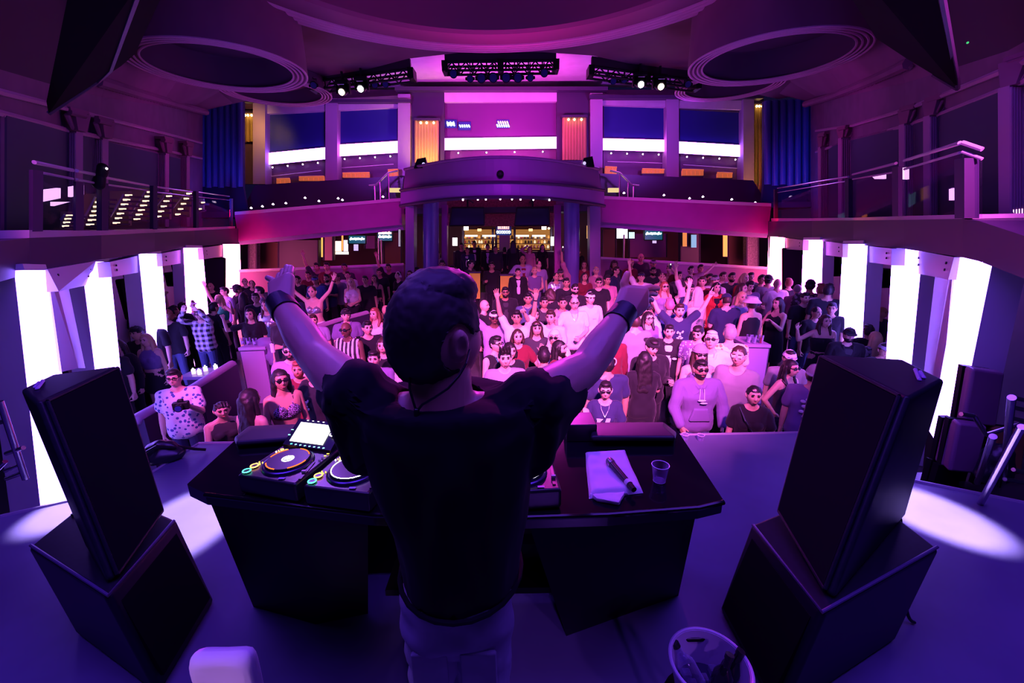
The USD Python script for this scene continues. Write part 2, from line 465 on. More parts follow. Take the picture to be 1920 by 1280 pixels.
hang_speaker(214, 524, 246, 600, 7.2, 'large dark loudspeaker hanging behind the second nearest left column')
hang_speaker(306, 511, 331, 537, 9.2, 'small dark loudspeaker hanging between middle left columns')
hang_speaker(1643, 505, 1671, 540, 7.2, 'dark loudspeaker hanging behind the second nearest right column')
hang_speaker(1562, 482, 1578, 518, 9.4, 'narrow dark loudspeaker hanging between middle right columns')
for (x0, y0, x1, y1, D, m, n, l, c) in [
        (263, 545, 272, 571, 9.0, 'm_pos', 'notice', 'framed dark notice on the left wall near the middle column', 'notice'),
        (1621, 524, 1630, 556, 9.0, 'm_pos', 'notice', 'framed dark notice on the right wall near the middle column', 'notice'),
        (383, 484, 421, 565, 13.0, 'm_dk', 'wall_panel', 'dark purple panel between the two farthest left columns', 'panel'),
        (1468, 466, 1505, 545, 13.0, 'm_dk', 'wall_panel', 'dark purple panel between the two farthest right columns', 'panel'),
        (1538, 476, 1557, 560, 11.5, 'm_dk', 'wall_panel', 'narrow dark panel behind the second farthest right column', 'panel'),
        (334, 484, 348, 560, 11.5, 'm_dk', 'wall_panel', 'narrow dark panel behind the second farthest left column', 'panel'),
        (147, 560, 172, 700, 6.3, 'm_dk', 'wall_panel', 'dark doorway panel between the two nearest left columns', 'panel'),
        (1718, 560, 1732, 640, 6.2, 'm_dk', 'wall_panel', 'dark door post behind the man in the red cap', 'panel')]:
    t = thing(n, l, c, W((x0 + x1) / 2, y1, D))
    part(t, 'board', facade(x0, y0, x1, y1, D, .05), mat('notice_paper', (.25, .10, .2), .6) if m == 'm_pos' else m_dkpurple)
    a, b = W(x0, y0, D), W(x1, y1, D)
    part(t, 'frame', cat(*[cyl(W(*p, D), W(*q, D), .02, n=6) for p, q in (((x0, y0), (x1, y0)), ((x1, y0), (x1, y1)), ((x1, y1), (x0, y1)), ((x0, y1), (x0, y0)))]), DARK)
t = thing('backlit_panel', 'pink lit doorway behind the man in the red cap', 'doorway', W(1745, 640, 6.1))
part(t, 'glow', facade(1734, 562, 1753, 640, 6.1, .04), glow('pink_doorway', (1, .42, .72), .9))  # lit wall beyond the doorway, its light put in as emission
part(t, 'sign', facade(1740, 588, 1748, 596, 6.08, .02), mat('notice_grey', (.3, .25, .4), .6))
t = thing('backlit_panel', 'pink lit doorway between the two nearest left columns', 'doorway', W(138, 640, 6.0))
part(t, 'glow', panel([W(132, 548, 6.1), W(163, 542, 6.1), W(152, 560, 6.1), W(150, 640, 6.1), W(143, 640, 6.1)], (0, .04, 0)), glow('pink_doorway2', (1, .35, .75), .7))  # pink light in this doorway is put in as emission too
part(t, 'rail', cyl(W(134, 590, 6.0), W(168, 577, 6.0), .02, n=8), m_ledge)
t = thing('floor_lamp', 'small pale lampshade glowing behind the left columns', 'lamp', W(342, 575, 10.5))
part(t, 'shade', cyl(W(342, 554, 10.5), W(342, 543, 10.5), .085, .05), glow('lampshade_pink', (1, .5, .6), 1.6))
part(t, 'pole', cyl(W(342, 600, 10.5), W(342, 554, 10.5), .015, n=8), BLACKMETAL)

# ---------------------------------------------------------------- side balconies
fl = [(-90, 472, 565, 2.7), (0, 452, 528, 3.3), (55, 446, 512, 3.75), (190, 441, 486, 5), (290, 436, 472, 7.2), (365, 432, 462, 10), (447, 428, 455, 14.3)]
fr = [(1440, 415, 442, 14.3), (1522, 414, 450, 10), (1600, 413, 458, 7.2), (1695, 412, 466, 5), (1805, 410, 482, 3.75), (1835, 414, 489, 3.55), (1920, 442, 522, 3.1), (2000, 466, 560, 2.7)]
struct('trim', ribbon(fl, .8), m_balc, label='dark painted balcony front on the left side')
struct('trim', ribbon(fr, .8), m_balc, label='dark painted balcony front on the right side')
struct('trim', ribbon([(55, 431, 446, 3.74), (190, 432, 441, 4.99), (290, 429, 436, 7.19), (365, 427, 432, 9.98), (441, 424, 428, 14.2)], .45), m_ledge, label='polished pink ledge on the left balcony')
struct('trim', ribbon([(1446, 409, 415, 14.2), (1522, 409, 414, 9.98), (1600, 408, 413, 7.19), (1695, 405, 412, 4.99), (1805, 402, 410, 3.74)], .45), m_ledge, label='polished pink ledge on the right balcony')
RL = {60: 3.8, 140: 4.4, 183: 4.95, 284: 7.1, 365: 10, 432: 14}


def interp(px, tab):
    k = sorted(tab)
    return 1 / np.interp(px, k, [1 / tab[i] for i in k])


RR = {1458: 13.5, 1593: 7.4, 1686: 5.15, 1802: 3.75, 1845: 3.6}


def railing(label, segs, posts, tab):
    x0, y0 = segs[0][0], segs[0][4]
    t = thing('balcony_railing', label, 'railing', W(x0, y0, interp(x0, tab)))
    for (xa, ya, xb, yb, ga, gb, la, lb) in segs:      # top rail, glass top, ledge
        Da, Db = interp(xa, tab), interp(xb, tab)
        part(t, 'top_rail', cyl(W(xa, ya, Da), W(xb, yb, Db), .017, n=8), m_ledge)
        part(t, 'glass_rail', cyl(W(xa, ga, Da), W(xb, gb, Db), .012, n=8), m_ledge)
        part(t, 'glass_panel', panel([W(xa, ga, Da), W(xb, gb, Db), W(xb, lb, Db), W(xa, la, Da)], (.015, .015, 0)), m_glass)
    for (x, y, yb, w) in posts:
        D = interp(x, tab)
        part(t, 'post', panel([W(x - w, y, D - .02), W(x + w, y, D - .02), W(x + w, yb, D - .02), W(x - w, yb, D - .02)], (0, .08, 0)), m_dkpurple)


railing('glass railing with pink steel rails on the left balcony',
        [(64, 304, 136, 319, 321, 335, 432, 432), (144, 320, 178, 327, 336, 343, 432, 432), (193, 332, 278, 348, 345, 357, 432, 430), (290, 350, 360, 360, 360, 368, 429, 427), (369, 360, 430, 368, 369, 375, 427, 424)],
        [(58, 318, 434, 4), (140, 340, 432, 2.5), (186, 343, 432, 5), (284, 348, 430, 3.5), (365, 358, 427, 3), (432, 372, 424, 2)], RL)
railing('glass railing with pink steel rails on the right balcony',
        [(1458, 353, 1591, 331, 361, 339, 409, 408), (1599, 327, 1680, 306, 336, 322, 408, 405), (1696, 301, 1800, 268, 317, 286, 405, 402), (1804, 267, 1842, 280, 284, 298, 402, 408)],
        [(1456, 355, 409, 3), (1595, 335, 408, 4), (1688, 312, 405, 4), (1822, 296, 409, 14)], RR)

# stairs reflected in the left railing glass, built as lit steps behind it
m_cream = mat('cream_stair_wall', (.42, .32, .20), .7)
for i, (x0, y0, x1, y1, n, w) in enumerate([(117, 424, 124, 404, 4, 8), (163, 421, 183, 371, 7, 15), (213, 418, 236, 366, 7, 15), (252, 411, 277, 360, 7, 15), (293, 406, 313, 368, 5, 14), (330, 402, 351, 363, 5, 13), (372, 392, 378, 380, 2, 9)]):
    D = interp((x0 + x1) / 2, RL) * 1.28
    t = thing('lit_stairs', f"{['first', 'second', 'third', 'fourth', 'fifth', 'sixth', 'seventh'][i]} reflected flight of lit steps from the front of the left balcony", 'stairs', W(x0, y0, D), 'reflected stairs built behind the left balcony glass')
    part(t, 'stair_wall', facade(x0 - w * .5, y1 - 8, x1 + w * .35, y0 + 5, D + .35, .06), m_cream)
    for k in range(n):
        u = k / (n - 1)
        x, y = x0 + (x1 - x0) * u, y0 + (y1 - y0) * u
        s_ = part(t, 'step', facade(x - w * .35, y + .5, x + w * .45, y + 4, D + .1 * u, .25), m_dkpurple)
        part(s_, 'step_lamp', facade(x - w * .12, y - 2, x + w * .42, y + 1.6, D + .1 * u, .06), glow('step_lamp_glow', (1, .72, .38), 2.6))
    part(t, 'handrail', cyl(W(x0 - w * .4, y0 - 12, D - .05), W(x1 - w * .3, y1 - 2, D - .05), .012, n=6), m_ledge)
for (q, D, l) in [([(57, 358), (106, 352), (106, 371), (57, 381)], 4.3, 'large added pink reflection behind the left balcony glass'), ([(94, 378), (124, 378), (94, 386)], 4.5, 'small wedge of added pink reflection behind the left balcony glass'), ([(127, 350), (151, 346), (151, 364), (127, 369)], 4.9, 'square added pink reflection behind the left balcony glass'), ([(188, 345), (196, 344), (196, 360), (188, 360)], 5.6, 'narrow added pink reflection beside the post of the left balcony'),
                  ([(1638, 329), (1662, 324), (1662, 335), (1644, 335)], 6.4, 'slanted added pink reflection behind the right balcony glass'), ([(1687, 315), (1705, 313), (1705, 336), (1688, 335)], 5.6, 'square added white reflection behind the right balcony glass'), ([(1812, 340), (1818, 340), (1819, 362), (1812, 362)], 3.9, 'narrow added pink reflection behind the corner of the right balcony glass'), ([(1787, 354), (1793, 352), (1793, 375), (1787, 375)], 4.2, 'thin added pink reflection behind the right balcony glass'), ([(1900, 393), (1925, 390), (1925, 406), (1903, 406)], 4.4, 'added pink reflection at the right edge beyond the balcony')]:
    t = thing('light_box', l, 'added reflection', W(*q[-1], D), 'added reflections behind the balcony glass')
    part(t, 'diffuser', panel([W(*p, D) for p in q], (0, .04, 0)), glow('reflection_pink', (1, .5, .95), 1.6))  # window strips mirrored in the railing glass, added as glowing plates
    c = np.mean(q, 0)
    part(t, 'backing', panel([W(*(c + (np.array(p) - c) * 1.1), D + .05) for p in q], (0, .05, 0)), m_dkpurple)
t = thing('rail_spotlight', 'dark lamp head standing on the left balcony railing', 'lamp', W(186, 343, 4.9))
part(t, 'lamp_body', hullm(sph(W(193, 315, 4.9), .052, 16), sph(W(191, 325, 4.9), .05, 16)), DARK)
part(t, 'stand', bone(W(188, 332, 4.9), W(185, 345, 4.9), .05, .06), DARK)
part(t, 'lens', sph(W(200, 316, 4.86), .012), g_dot)

# ---------------------------------------------------------------- upper side walls with pilasters
wl = [(-90, 60, 470, 3.9), (0, 130, 450, 4.7), (120, 165, 440, 6.6), (190, 182, 436, 8), (300, 198, 432, 11), (350, 207, 428, 13.6), (380, 208, 425, 15)]
wr = [(1520, 192, 415, 15), (1545, 190, 418, 13.6), (1590, 180, 420, 11), (1697, 155, 424, 8), (1765, 135, 428, 6.6), (1890, 95, 440, 4.7), (1990, 40, 460, 3.9)]
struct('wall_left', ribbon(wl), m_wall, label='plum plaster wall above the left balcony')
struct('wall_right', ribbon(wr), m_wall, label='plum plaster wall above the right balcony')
TL = {p[0]: p[3] for p in wl}
TR = {p[0]: p[3] for p in wr}
ll = [(-90, 185), (0, 212), (125, 244), (350, 291), (378, 297)]
lu = [(-90, 140), (0, 172), (150, 210), (355, 262), (378, 268)]
lr = [(1530, 285), (1560, 275), (1700, 235), (1765, 214), (1893, 164), (1990, 120)]
lru = [(1530, 245), (1600, 235), (1700, 205), (1765, 180), (1893, 128), (1990, 85)]
for pts, tab, s in ((ll, TL, 'left'), (lu, TL, 'left'), (lr, TR, 'right'), (lru, TR, 'right')):
    struct('trim', tube([W(x, y, interp(x, tab) * .985) for x, y in pts], .035, 6), m_pil, label=f'stone moulding along the upper {s} wall')
cl = [(180, 150), (260, 175), (330, 195), (386, 210)]
cr = [(1510, 195), (1565, 178), (1640, 148), (1705, 118)]
for pts, tab, s in ((cl, TL, 'left'), (cr, TR, 'right')):
    p3 = np.array([W(x, y, interp(x, tab) * .96) for x, y in pts])
    t_ = struct('trim', tube(p3, .09, 8), m_ceil, label=f'beaded cornice under the {s} ceiling')
    for u in np.linspace(0, 1, 40):
        q = np.array([np.interp(u, np.linspace(0, 1, 4), p3[:, k]) for k in range(3)])
        part(t_, 'bead', M.sphere(.035, 6).translate(tuple(q + (0, -.05, -.07))), m_cap)
wins = [((0, 214), (120, 245), (120, 430), (0, 440)), ((144, 251), (172, 257), (172, 430), (144, 430)), ((194, 263), (294, 287), (294, 428), (194, 430)), ((312, 292), (336, 297), (336, 426), (312, 426)),
        ((1766, 216), (1892, 167), (1892, 420), (1766, 415)), ((1718, 232), (1743, 224), (1743, 415), (1718, 415)), ((1597, 262), (1694, 238), (1694, 412), (1597, 412)), ((1556, 276), (1577, 269), (1577, 412), (1556, 412))]
for q in wins:
    tab = TL if q[0][0] < 960 else TR
    p = [W(x, y, interp(x, tab) * .985) for x, y in q]
    s_ = struct('window', panel(p, (0, .06, 0)), m_navy2, label='tall dark blue blind in the upper side wall')
    part(s_, 'window_frame', cat(*[cyl(p[i], p[(i + 1) % 4], .03, n=6) for i in range(4)]), m_wall)


def pilaster(xa, xb, yt, ya, yb, yc, tab, lab):
    """capital from yt to ya, fluted shaft from ya to the ledge"""
    D = interp((xa + xb) / 2, tab) * .97
    t = thing('pilaster', lab, 'pilaster', W((xa + xb) / 2, yc, D), 'pilasters on the upper side walls')
    part(t, 'shaft', facade(xa, ya, xb, yc, D, .1), m_pil)
    n = 5
    for k in range(n):
        x = xa + (xb - xa) * (k + .5) / n
        part(t, 'flute', cyl(W(x, ya + 3, D), W(x, yc, D), .42 * (xb - xa) / n * D / FPX, n=8), m_pil)
    a, b = W(xa, ya, D), W(xb, yt, D)
    w = abs(b[0] - a[0]); h = b[2] - a[2]; c = (a[0] + b[0]) / 2
    cp = part(t, 'capital', hullp([(c + sx * w * (.5 if z == 0 else .72), D + sy, a[2] + z * h) for sx in (-1, 1) for sy in (-.06 - .1 * (z > 0), .1) for z in (0, 1)] if False else [(c + sx * w * (.5 if z == 0 else .75), D + (sy if z == 0 else sy * 1.8), a[2] + z * h * .85) for sx in (-1, 1) for sy in (-.05, .08) for z in (0, 1)]), m_cap)
    for sx in (-1, 1):
        part(cp, 'scroll', cyl((c + sx * w * .66, D - .16, a[2] + h * .8), (c + sx * w * .66, D + .06, a[2] + h * .8), w * .2, n=12), m_cap)
        part(cp, 'leaf', bone((c + sx * w * .3, D - .08, a[2] + .1 * h), (c + sx * w * .42, D - .14, a[2] + .6 * h), w * .12, w * .16, 8), m_cap)
    part(cp, 'abacus', bbox((c - w * .85, D - .17, a[2] + h * .85), (c + w * .85, D + .1, a[2] + h)), m_cap)


for i, (xa, xb, yt, ya, yb) in enumerate([(121, 143, 206, 246, 322), (173, 193, 222, 259, 325), (294, 311, 258, 287, 355), (336, 351, 266, 292, 356)]):
    pilaster(xa, xb, yt, ya, yb, 425, TL, f"fluted pilaster with carved capital, {['nearest', 'second nearest', 'second farthest', 'farthest'][i]} on the left wall")
for i, (xa, xb, yt, ya, yb) in enumerate([(1893, 1920, 100, 160, 363), (1743, 1765, 180, 216, 292), (1695, 1717, 198, 232, 302), (1577, 1596, 237, 258, 340), (1538, 1555, 249, 275, 346)]):
    pilaster(xa, xb, yt, ya, yb, 410, TR, f"fluted pilaster with carved capital, {['nearest', 'second nearest', 'middle', 'second farthest', 'farthest'][i]} on the right wall")

# ribbed blue drapes at the back corners
for s, (x0, x1, yt0, yt1, yb) in (('left', (374, 456, 205, 190, 352)), ('right', (1432, 1532, 190, 185, 348))):
    D0 = 15.3
    t = thing('ribbed_drape', f'tall deep blue ribbed drape in the {s} back corner', 'drape', W((x0 + x1) / 2, yb, D0), 'ribbed blue drapes in the back corners')
    n = 7
    wa, wb = W(x0, yb, D0 + .15), W(x1, yb, D0 + .15)
    part(t, 'skirt', panel([wa, wb, wb * (1, 1, 0) + (0, 0, 3.3), wa * (1, 1, 0) + (0, 0, 3.3)], (0, .1, 0)), m_navy2)
    part(t, 'backing', panel([W(x0, yt0, D0 + .15), W(x1, yt1, D0 + .15), W(x1, yb, D0 + .15), W(x0, yb, D0 + .15)], (0, .1, 0)), m_navy2)
    for k in range(n):
        u = (k + .5) / n
        x = x0 + (x1 - x0) * u
        yt = yt0 + (yt1 - yt0) * u
        r = (x1 - x0) / n * .43 * D0 / FPX
        a, b = W(x, yb - 2 + 2 * (k % 2), D0 + .1), W(x, yt, D0 + .1)
        part(t, 'pleat', hullp([p + np.array([r * c_ * (1 if abs(c_) < .9 else 1), -r * .9 * s_, 0]) for p in (a, b) for c_, s_ in ((-1, 0), (-.8, .55), (-.4, .9), (.1, 1), (.6, .75), (1, 0))]), m_rib)

# ---------------------------------------------------------------- ceiling
edge = [Zp(x, y, 6.5) for x, y in ((430, 196), (560, 168), (660, 138), (765, 110), (860, 99), (940, 97), (1020, 98), (1110, 104), (1210, 126), (1310, 152), (1460, 186))]
CC = Zp(932, 88, 6.34)
CR = 4.65
CX, CY = float(CC[0]), float(CC[1]) - CR - .1
pg = [(-9.5, -3), (9.5, -3), (9.5, 14.5)] + [(p[0], p[1]) for p in edge[::-1]] + [(-9.5, 14.5)]
cs = m3.CrossSection([pg], m3.FillRule.NonZero)
hole = m3.CrossSection.circle(CR - .05, 96).translate((CX, CY))
struct('ceiling', M.extrude(cs - hole, .25).translate((0, 0, 6.5)), m_ceil, label='main plum plaster ceiling')
ring = lathe([(CR + .36, 6.50), (CR + .34, 6.35), (CR - .12, 6.33), (CR - .14, 6.30), (CR - .62, 6.30), (CR - .66, 6.36), (CR - .66, 7.1), (CR - 1.5, 7.25), (CR - 1.52, 7.15), (CR - 1.66, 7.15), (CR - 1.7, 7.3), (.01, 7.6)], (CX, CY, 0), 128)
def hoop(r, z, t_, cx, cy, n=96):
    return lathe([(r + t_ * math.cos(a_), z + t_ * math.sin(a_)) for a_ in np.linspace(0, -2 * math.pi, 11)], (cx, cy, 0), n)


rg_ = struct('trim', ring, mat('ring_plaster', (.26, .11, .21), .7), 30, label='great stepped ring moulding and dome in the ceiling')
for k in range(4):
    part(rg_, 'ring_bead', hoop(CR + .30 - .125 * k, 6.335 - .008 * k, .036, CX, CY, 128), mat('lit_bead_plaster', (.66, .36, .58), .5))  # paler beads: the light caught on the mouldings is put into the colour
struct('ceiling', panel([W(300, 172, 19), W(1570, 160, 19), (9, 10.5, 7.7), (-9, 10.5, 7.7)], (0, 0, .2)), m_wallp, label='pale soffit at the back of the ceiling')
sl, sr = [], []
for tab_, o in ((wl, sl), (wr, sr)):
    o += [W(a[0], a[1], a[3]) for a in tab_]
for o, nm in ((sl, 'left'), (sr, 'right')):
    q, dk = [], []
    for a, b in zip(o[:-1], o[1:]):
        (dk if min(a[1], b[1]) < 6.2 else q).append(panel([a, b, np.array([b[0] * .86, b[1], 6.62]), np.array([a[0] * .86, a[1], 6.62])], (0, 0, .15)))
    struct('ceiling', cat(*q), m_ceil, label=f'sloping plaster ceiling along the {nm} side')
    struct('ceiling', cat(*dk), mat('shaded_soffit', (.035, .012, .035), .8), label=f'soffit beside the stage with shade put into its colour, {nm} side')  # shade of the ceiling corners put into a darker colour
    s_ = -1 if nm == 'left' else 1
    struct('ceiling', bbox(sorted((s_ * 3.6, s_ * 9)) [:1] + [-3, 6.42], sorted((s_ * 3.6, s_ * 9))[1:] + [5.2, 6.49]), mats['shaded_soffit'], label=f'added dark ceiling slab above the stage, {nm} side')  # slab added so the ceiling corners over the stage stay dark


def drum(cx, cy, z, R, h, lab, kind='ceiling_drum'):
    t = thing(kind, lab, 'ceiling ring', (cx, cy, z), 'round ceiling drums')
    part(t, 'drum_wall', lathe([(R, z + .06), (R, z + h), (R - .6, z + h)], (cx, cy, 0), 72), m_ceil)
    part(t, 'underside', lathe([(R, z + .06), (R - .25, z + .08)], (cx, cy, 0), 72), m_ceil)
    for k in range(4):
        part(t, 'ring', hoop(R - .02 - .078 * k, z + .05 + .004 * k, .019, cx, cy, 72), mats['lit_bead_plaster'])
    part(t, 'inner_wall', lathe([(R - .22, z + .09), (R - .24, z + .55), (R - .26, z + .6), (.01, z + .62)], (cx, cy, 0), 72), mat('drum_inside', (.12, .06, .13), .8))


for (x, y, z, r, h, l) in [(418, 135, 5.5, 1.42, 1.1, 'large round ceiling drum with stepped rings, left side'), (1449, 120, 5.5, 1.46, 1.1, 'large round ceiling drum with stepped rings, right side'),
                           (520, 178, 6.15, 1.36, .5, 'smaller round ceiling ring behind the large left drum'), (1365, 168, 6.15, 1.36, .5, 'smaller round ceiling ring behind the large right drum')]:
    c = Zp(x, y, z)
    drum(c[0], c[1], z, r, h, l)
for (q, l) in [([(134, -40, 3.0), (268, -40, 3.1), (207, 131, 4.6), (181, 154, 4.7), (91, 213, 4.4), (87, 190, 4.2)], 'large dark hanging beam above the left balcony'),
               ([(1620, -40, 3.1), (1760, -40, 3.0), (1795, 150, 4.3), (1796, 166, 4.4), (1750, 140, 4.6), (1690, 100, 4.6)], 'large dark hanging beam above the right balcony')]:
    p = [W(*a) for a in q]
    t = thing('ceiling_beam', l, 'beam', np.mean(p, 0))
    part(t, 'beam_body', panel(p, (.0, .35, .25)), GRILLE)
    part(t, 'edge_bead', tube([p[1], p[2], p[3], p[4]], .02, 6), m_dkpurple)
    part(t, 'indicator_lamp', sph(p[2] * .6 + p[1] * .4 + (0, -.12, 0), .008), glow('green_dot', (.1, 1, .3), .6))
t = thing('ceiling_camera', 'dark dome camera in the middle of the great ceiling ring', 'camera', Zp(931, 35, 7.2))
c = Zp(931, 35, 7.2)
part(t, 'dome', M.sphere(.16, 20).translate(tuple(c)), DARK)
part(t, 'mount', cyl(c, c + (0, 0, .2), .1), DARK)

# ---------------------------------------------------------------- trusses and stage lamps
m_truss = mat('black_truss', (.02, .015, .03), .4, .5)


def truss(label, a, b, hb, ht, n, lamps):
    """a, b: (px, y of header top, D); hb: header height px, ht: truss height px"""
    A, B = W(*a), W(*b)
    k = depth(A) / FPX
    hb, ht = hb * k * 1.02, ht * k * 1.02
    t = thing('lighting_truss', label, 'lighting truss', (A + B) / 2)
    up = np.array([0, 0, 1.0])
    part(t, 'header_box', panel([A, B, B - up * hb, A - up * hb], (0, .12, 0)), mat('truss_header', (.03, .012, .04), .6))
    A2, B2 = A - up * hb, B - up * hb
    dy = np.array([0, .3, 0])
    for o in (0 * dy, dy):
        for z in (.08, 1):
            part(t, 'chord', cyl(A2 - up * ht * z + o, B2 - up * ht * z + o, .028, n=8), m_truss)
    for i in range(n):
        p, q = A2 + (B2 - A2) * i / n, A2 + (B2 - A2) * (i + 1) / n
        mid = (p + q) / 2
        for o in (0 * dy, dy):
            part(t, 'web', cyl(p - up * ht + o, mid - up * ht * .08 + o, .016, n=6), m_truss)
            part(t, 'web', cyl(mid - up * ht * .08 + o, q - up * ht + o, .016, n=6), m_truss)
        part(t, 'strut', cyl(p - up * ht, p - up * ht * .08, .018, n=6), m_truss)
        part(t, 'cross_tie', cyl(p - up * ht, p - up * ht + dy, .016, n=6), m_truss)
    for u in (0, .5, 1):
        p = A2 + (B2 - A2) * u
        part(t, 'end_plate' if u != .5 else 'motor', box(p - up * ht * .5 + dy * .5, (.14, .4, ht * 1.15)), DARK)


def par_can(px, y, D, r, lab, face=(0, -1, -.25), lit=None, ytop=None):
    c = W(px, y, D)
    r = r * depth(c) / FPX
    f = np.array(face, float); f /= np.linalg.norm(f)
    t = thing('stage_lamp', lab, 'stage lamp', c, None)
    part(t, 'can', cyl(c - f * r * 1.4, c + f * r * 1.2, r * .75, r, 20), DARK)
    part(t, 'lens', cyl(c + f * r * 1.18, c + f * r * 1.26, r * .86, n=20), lit or m_navy)
    part(t, 'rim', tube([c + f * r * 1.22 + r * (np.cos(a) * np.array([1, 0, 0]) + np.sin(a) * np.cross([1, 0, 0], f)) for a in np.linspace(0, 2 * math.pi, 21)], r * .07, 6), m_truss)
    part(t, 'yoke', tube([c + (-r * 1.1, 0, 0), c + (-r * 1.1, 0, r * 1.5), c + (r * 1.1, 0, r * 1.5), c + (r * 1.1, 0, 0)], r * .08, 6), m_truss)
    zt_ = W(px, ytop, D)[2] + .06
    part(t, 'clamp', cyl(c + (0, 0, r * 1.4), (c[0], c[1], max(zt_, c[2] + r * 2)), r * .16, n=8), m_truss)
    for s in (-1, 1):
        part(t, 'barn_door', panel([c + f * r * 1.2 + (s * r * .9, 0, r * .5), c + f * r * 1.2 + (s * r * .9, 0, -r * .5), c + f * r * 1.7 + (s * r * 1.35, 0, -r * .4), c + f * r * 1.7 + (s * r * 1.35, 0, r * .4)], (s * .008, 0, 0)), DARK)


def moving_head(px, y, D, lab):
    c = W(px, y, D)
    k = depth(c) / FPX
    t = thing('moving_head_lamp', lab, 'stage lamp', c, 'moving heads under the side trusses')
    s = 12 * k
    part(t, 'base_box', rhull([c + np.array([a * s, b * s * .8, z]) for a in (-1, 1) for b in (-1, 1) for z in (8 * k, 15 * k)], .02), DARK)
    part(t, 'clamp', cyl(c + (0, 0, 14 * k), c + (0, 0, 30 * k), .03, n=8), m_truss)
    for a in (-1, 1):
        part(t, 'fork_arm', rhull([c + np.array([a * s * .95 + d, b * s * .4, z]) for d in (-.02, .02) for b in (-1, 1) for z in (-8 * k, 9 * k)], .012), DARK)
    f = np.array([0, -.85, -.53])
    part(t, 'lamp_head', hullm(sph(c - f * .1, s * .8, 16), cyl(c + f * .05, c + f * .17, s * .75, s * .6, 20)), DARK)
    part(t, 'lens', cyl(c + f * .16, c + f * .20, s * .46, n=20), g_white if px % 2 else glow('warm_white_lens', (1, .75, .45), 6))
    part(t, 'trim_bar', cyl(c + (-s * .5, -s, s * .45), c + (s * .5, -s, s * .45), .012, n=6), m_ledge)


truss('black lighting truss hanging over the middle of the room', (833, 99, 11.3), (1043, 96, 11.3), 14, 15, 8, None)
truss('black lighting truss hanging on the left, below the ceiling edge', (582, 134, 12.6), (768, 108, 11.6), 16, 14, 7, None)
truss('black lighting truss hanging on the right, below the ceiling edge', (1110, 105, 11.6), (1312, 134, 12.6), 16, 14, 7, None)
for i, (x, y, r) in enumerate([(851, 139, 7), (882, 148, 6), (903, 147, 8), (925, 146, 8), (949, 146, 8), (971, 146, 8), (994, 146, 6), (1020, 137, 7)]):
    par_can(x, y, 11.32, r, ytop=123, lab=f"dark stage lamp under the middle truss, {['first', 'second', 'third', 'fourth', 'fifth', 'sixth', 'seventh', 'eighth'][i]} from the left")
for (x, y, l) in [(702, 157, 'small barn door lamp at the left truss, nearer the moving heads'), (722, 156, 'small barn door lamp at the right end of the left truss'), (1151, 150, 'small barn door lamp at the left end of the right truss'), (1171, 148, 'small barn door lamp at the right truss, nearer the moving heads'), (588, 158, 'small dark lamp at the outer end of the left truss'), (1290, 156, 'small dark lamp at the outer end of the right truss')]:
    par_can(x, y, 12.1, 6, l, (.3 if x < 960 else -.3, -.9, -.5), ytop=144 + 26 * min(1, abs(x - (768 if x < 960 else 1110)) / 190))
for (x, y, l) in [(644, 168, 'outer moving head lamp with warm lens on the left truss'), (679, 162, 'inner moving head lamp with white lens on the left truss'), (1199, 154, 'inner moving head lamp with white lens on the right truss'), (1236, 158, 'outer moving head lamp with warm lens on the right truss')]:
    moving_head(x, y, 11.9, l)

# ---------------------------------------------------------------- back wall, upper floor
DB = 18.0
struct('wall_back', cat(facade(455, 168, 1432, 215, DB + .5, .2, None, None), facade(455, 205, 497, 345, DB + .5, .2), facade(1393, 205, 1432, 345, DB + .5, .2), facade(497, 290, 1393, 400, DB + .6, .2)), m_wall, label='plum back wall behind the upper balcony')
struct('trim', facade(455, 186, 770, 191, DB - .4, .3), m_dkpurple, label='dark beam along the back left ceiling')
struct('trim', facade(1105, 178, 1432, 184, DB - .4, .3), m_dkpurple, label='dark beam along the back right ceiling')
struct('trim', facade(740, 162, 1140, 169, DB - .4, .3), m_dkpurple, label='dark beam across the back middle')
for (q, l) in [([(480, 192), (768, 178), (768, 200), (480, 214)], 'pale header above the left upper windows'), ([(833, 170), (1044, 168), (1044, 190), (833, 191)], 'pale header above the middle upper window'), ([(1107, 176), (1413, 186), (1413, 206), (1107, 196)], 'pale header above the right upper windows')]:
    struct('trim', panel([W(x, y, DB - .1) for x, y in q], (0, .3, 0)), m_wallp, label=l)
for i, (xa, xb, yt, yb) in enumerate([(474, 497, 190, 345), (610, 632, 184, 338), (746, 769, 176, 335), (1107, 1130, 174, 330), (1250, 1273, 180, 332), (1394, 1414, 186, 340)]):
    struct('trim', facade(xa, yt, xb, yb, DB - .25, .5), mat('pier_plaster', (.42, .30, .44), .6), label='plain square pier between the upper windows')
for (xa, xb, l) in [(769, 833, 'left'), (1044, 1107, 'right')]:
    struct('wall_back', facade(xa, 168, xb, 330, DB - .1, .3), m_dkpurple, label=f'dark wall {l} of the middle upper window')
W5 = [((497, 214), (610, 205), (610, 276), (497, 287), 'far left', 0), ((632, 203), (746, 197), (746, 264), (632, 271), 'inner left', 1), ((833, 191), (1044, 190), (1044, 256), (833, 259), 'middle', 1), ((1131, 196), (1250, 201), (1250, 262), (1131, 259), 'inner right', 1), ((1273, 204), (1394, 210), (1394, 272), (1273, 265), 'far right', 0)]
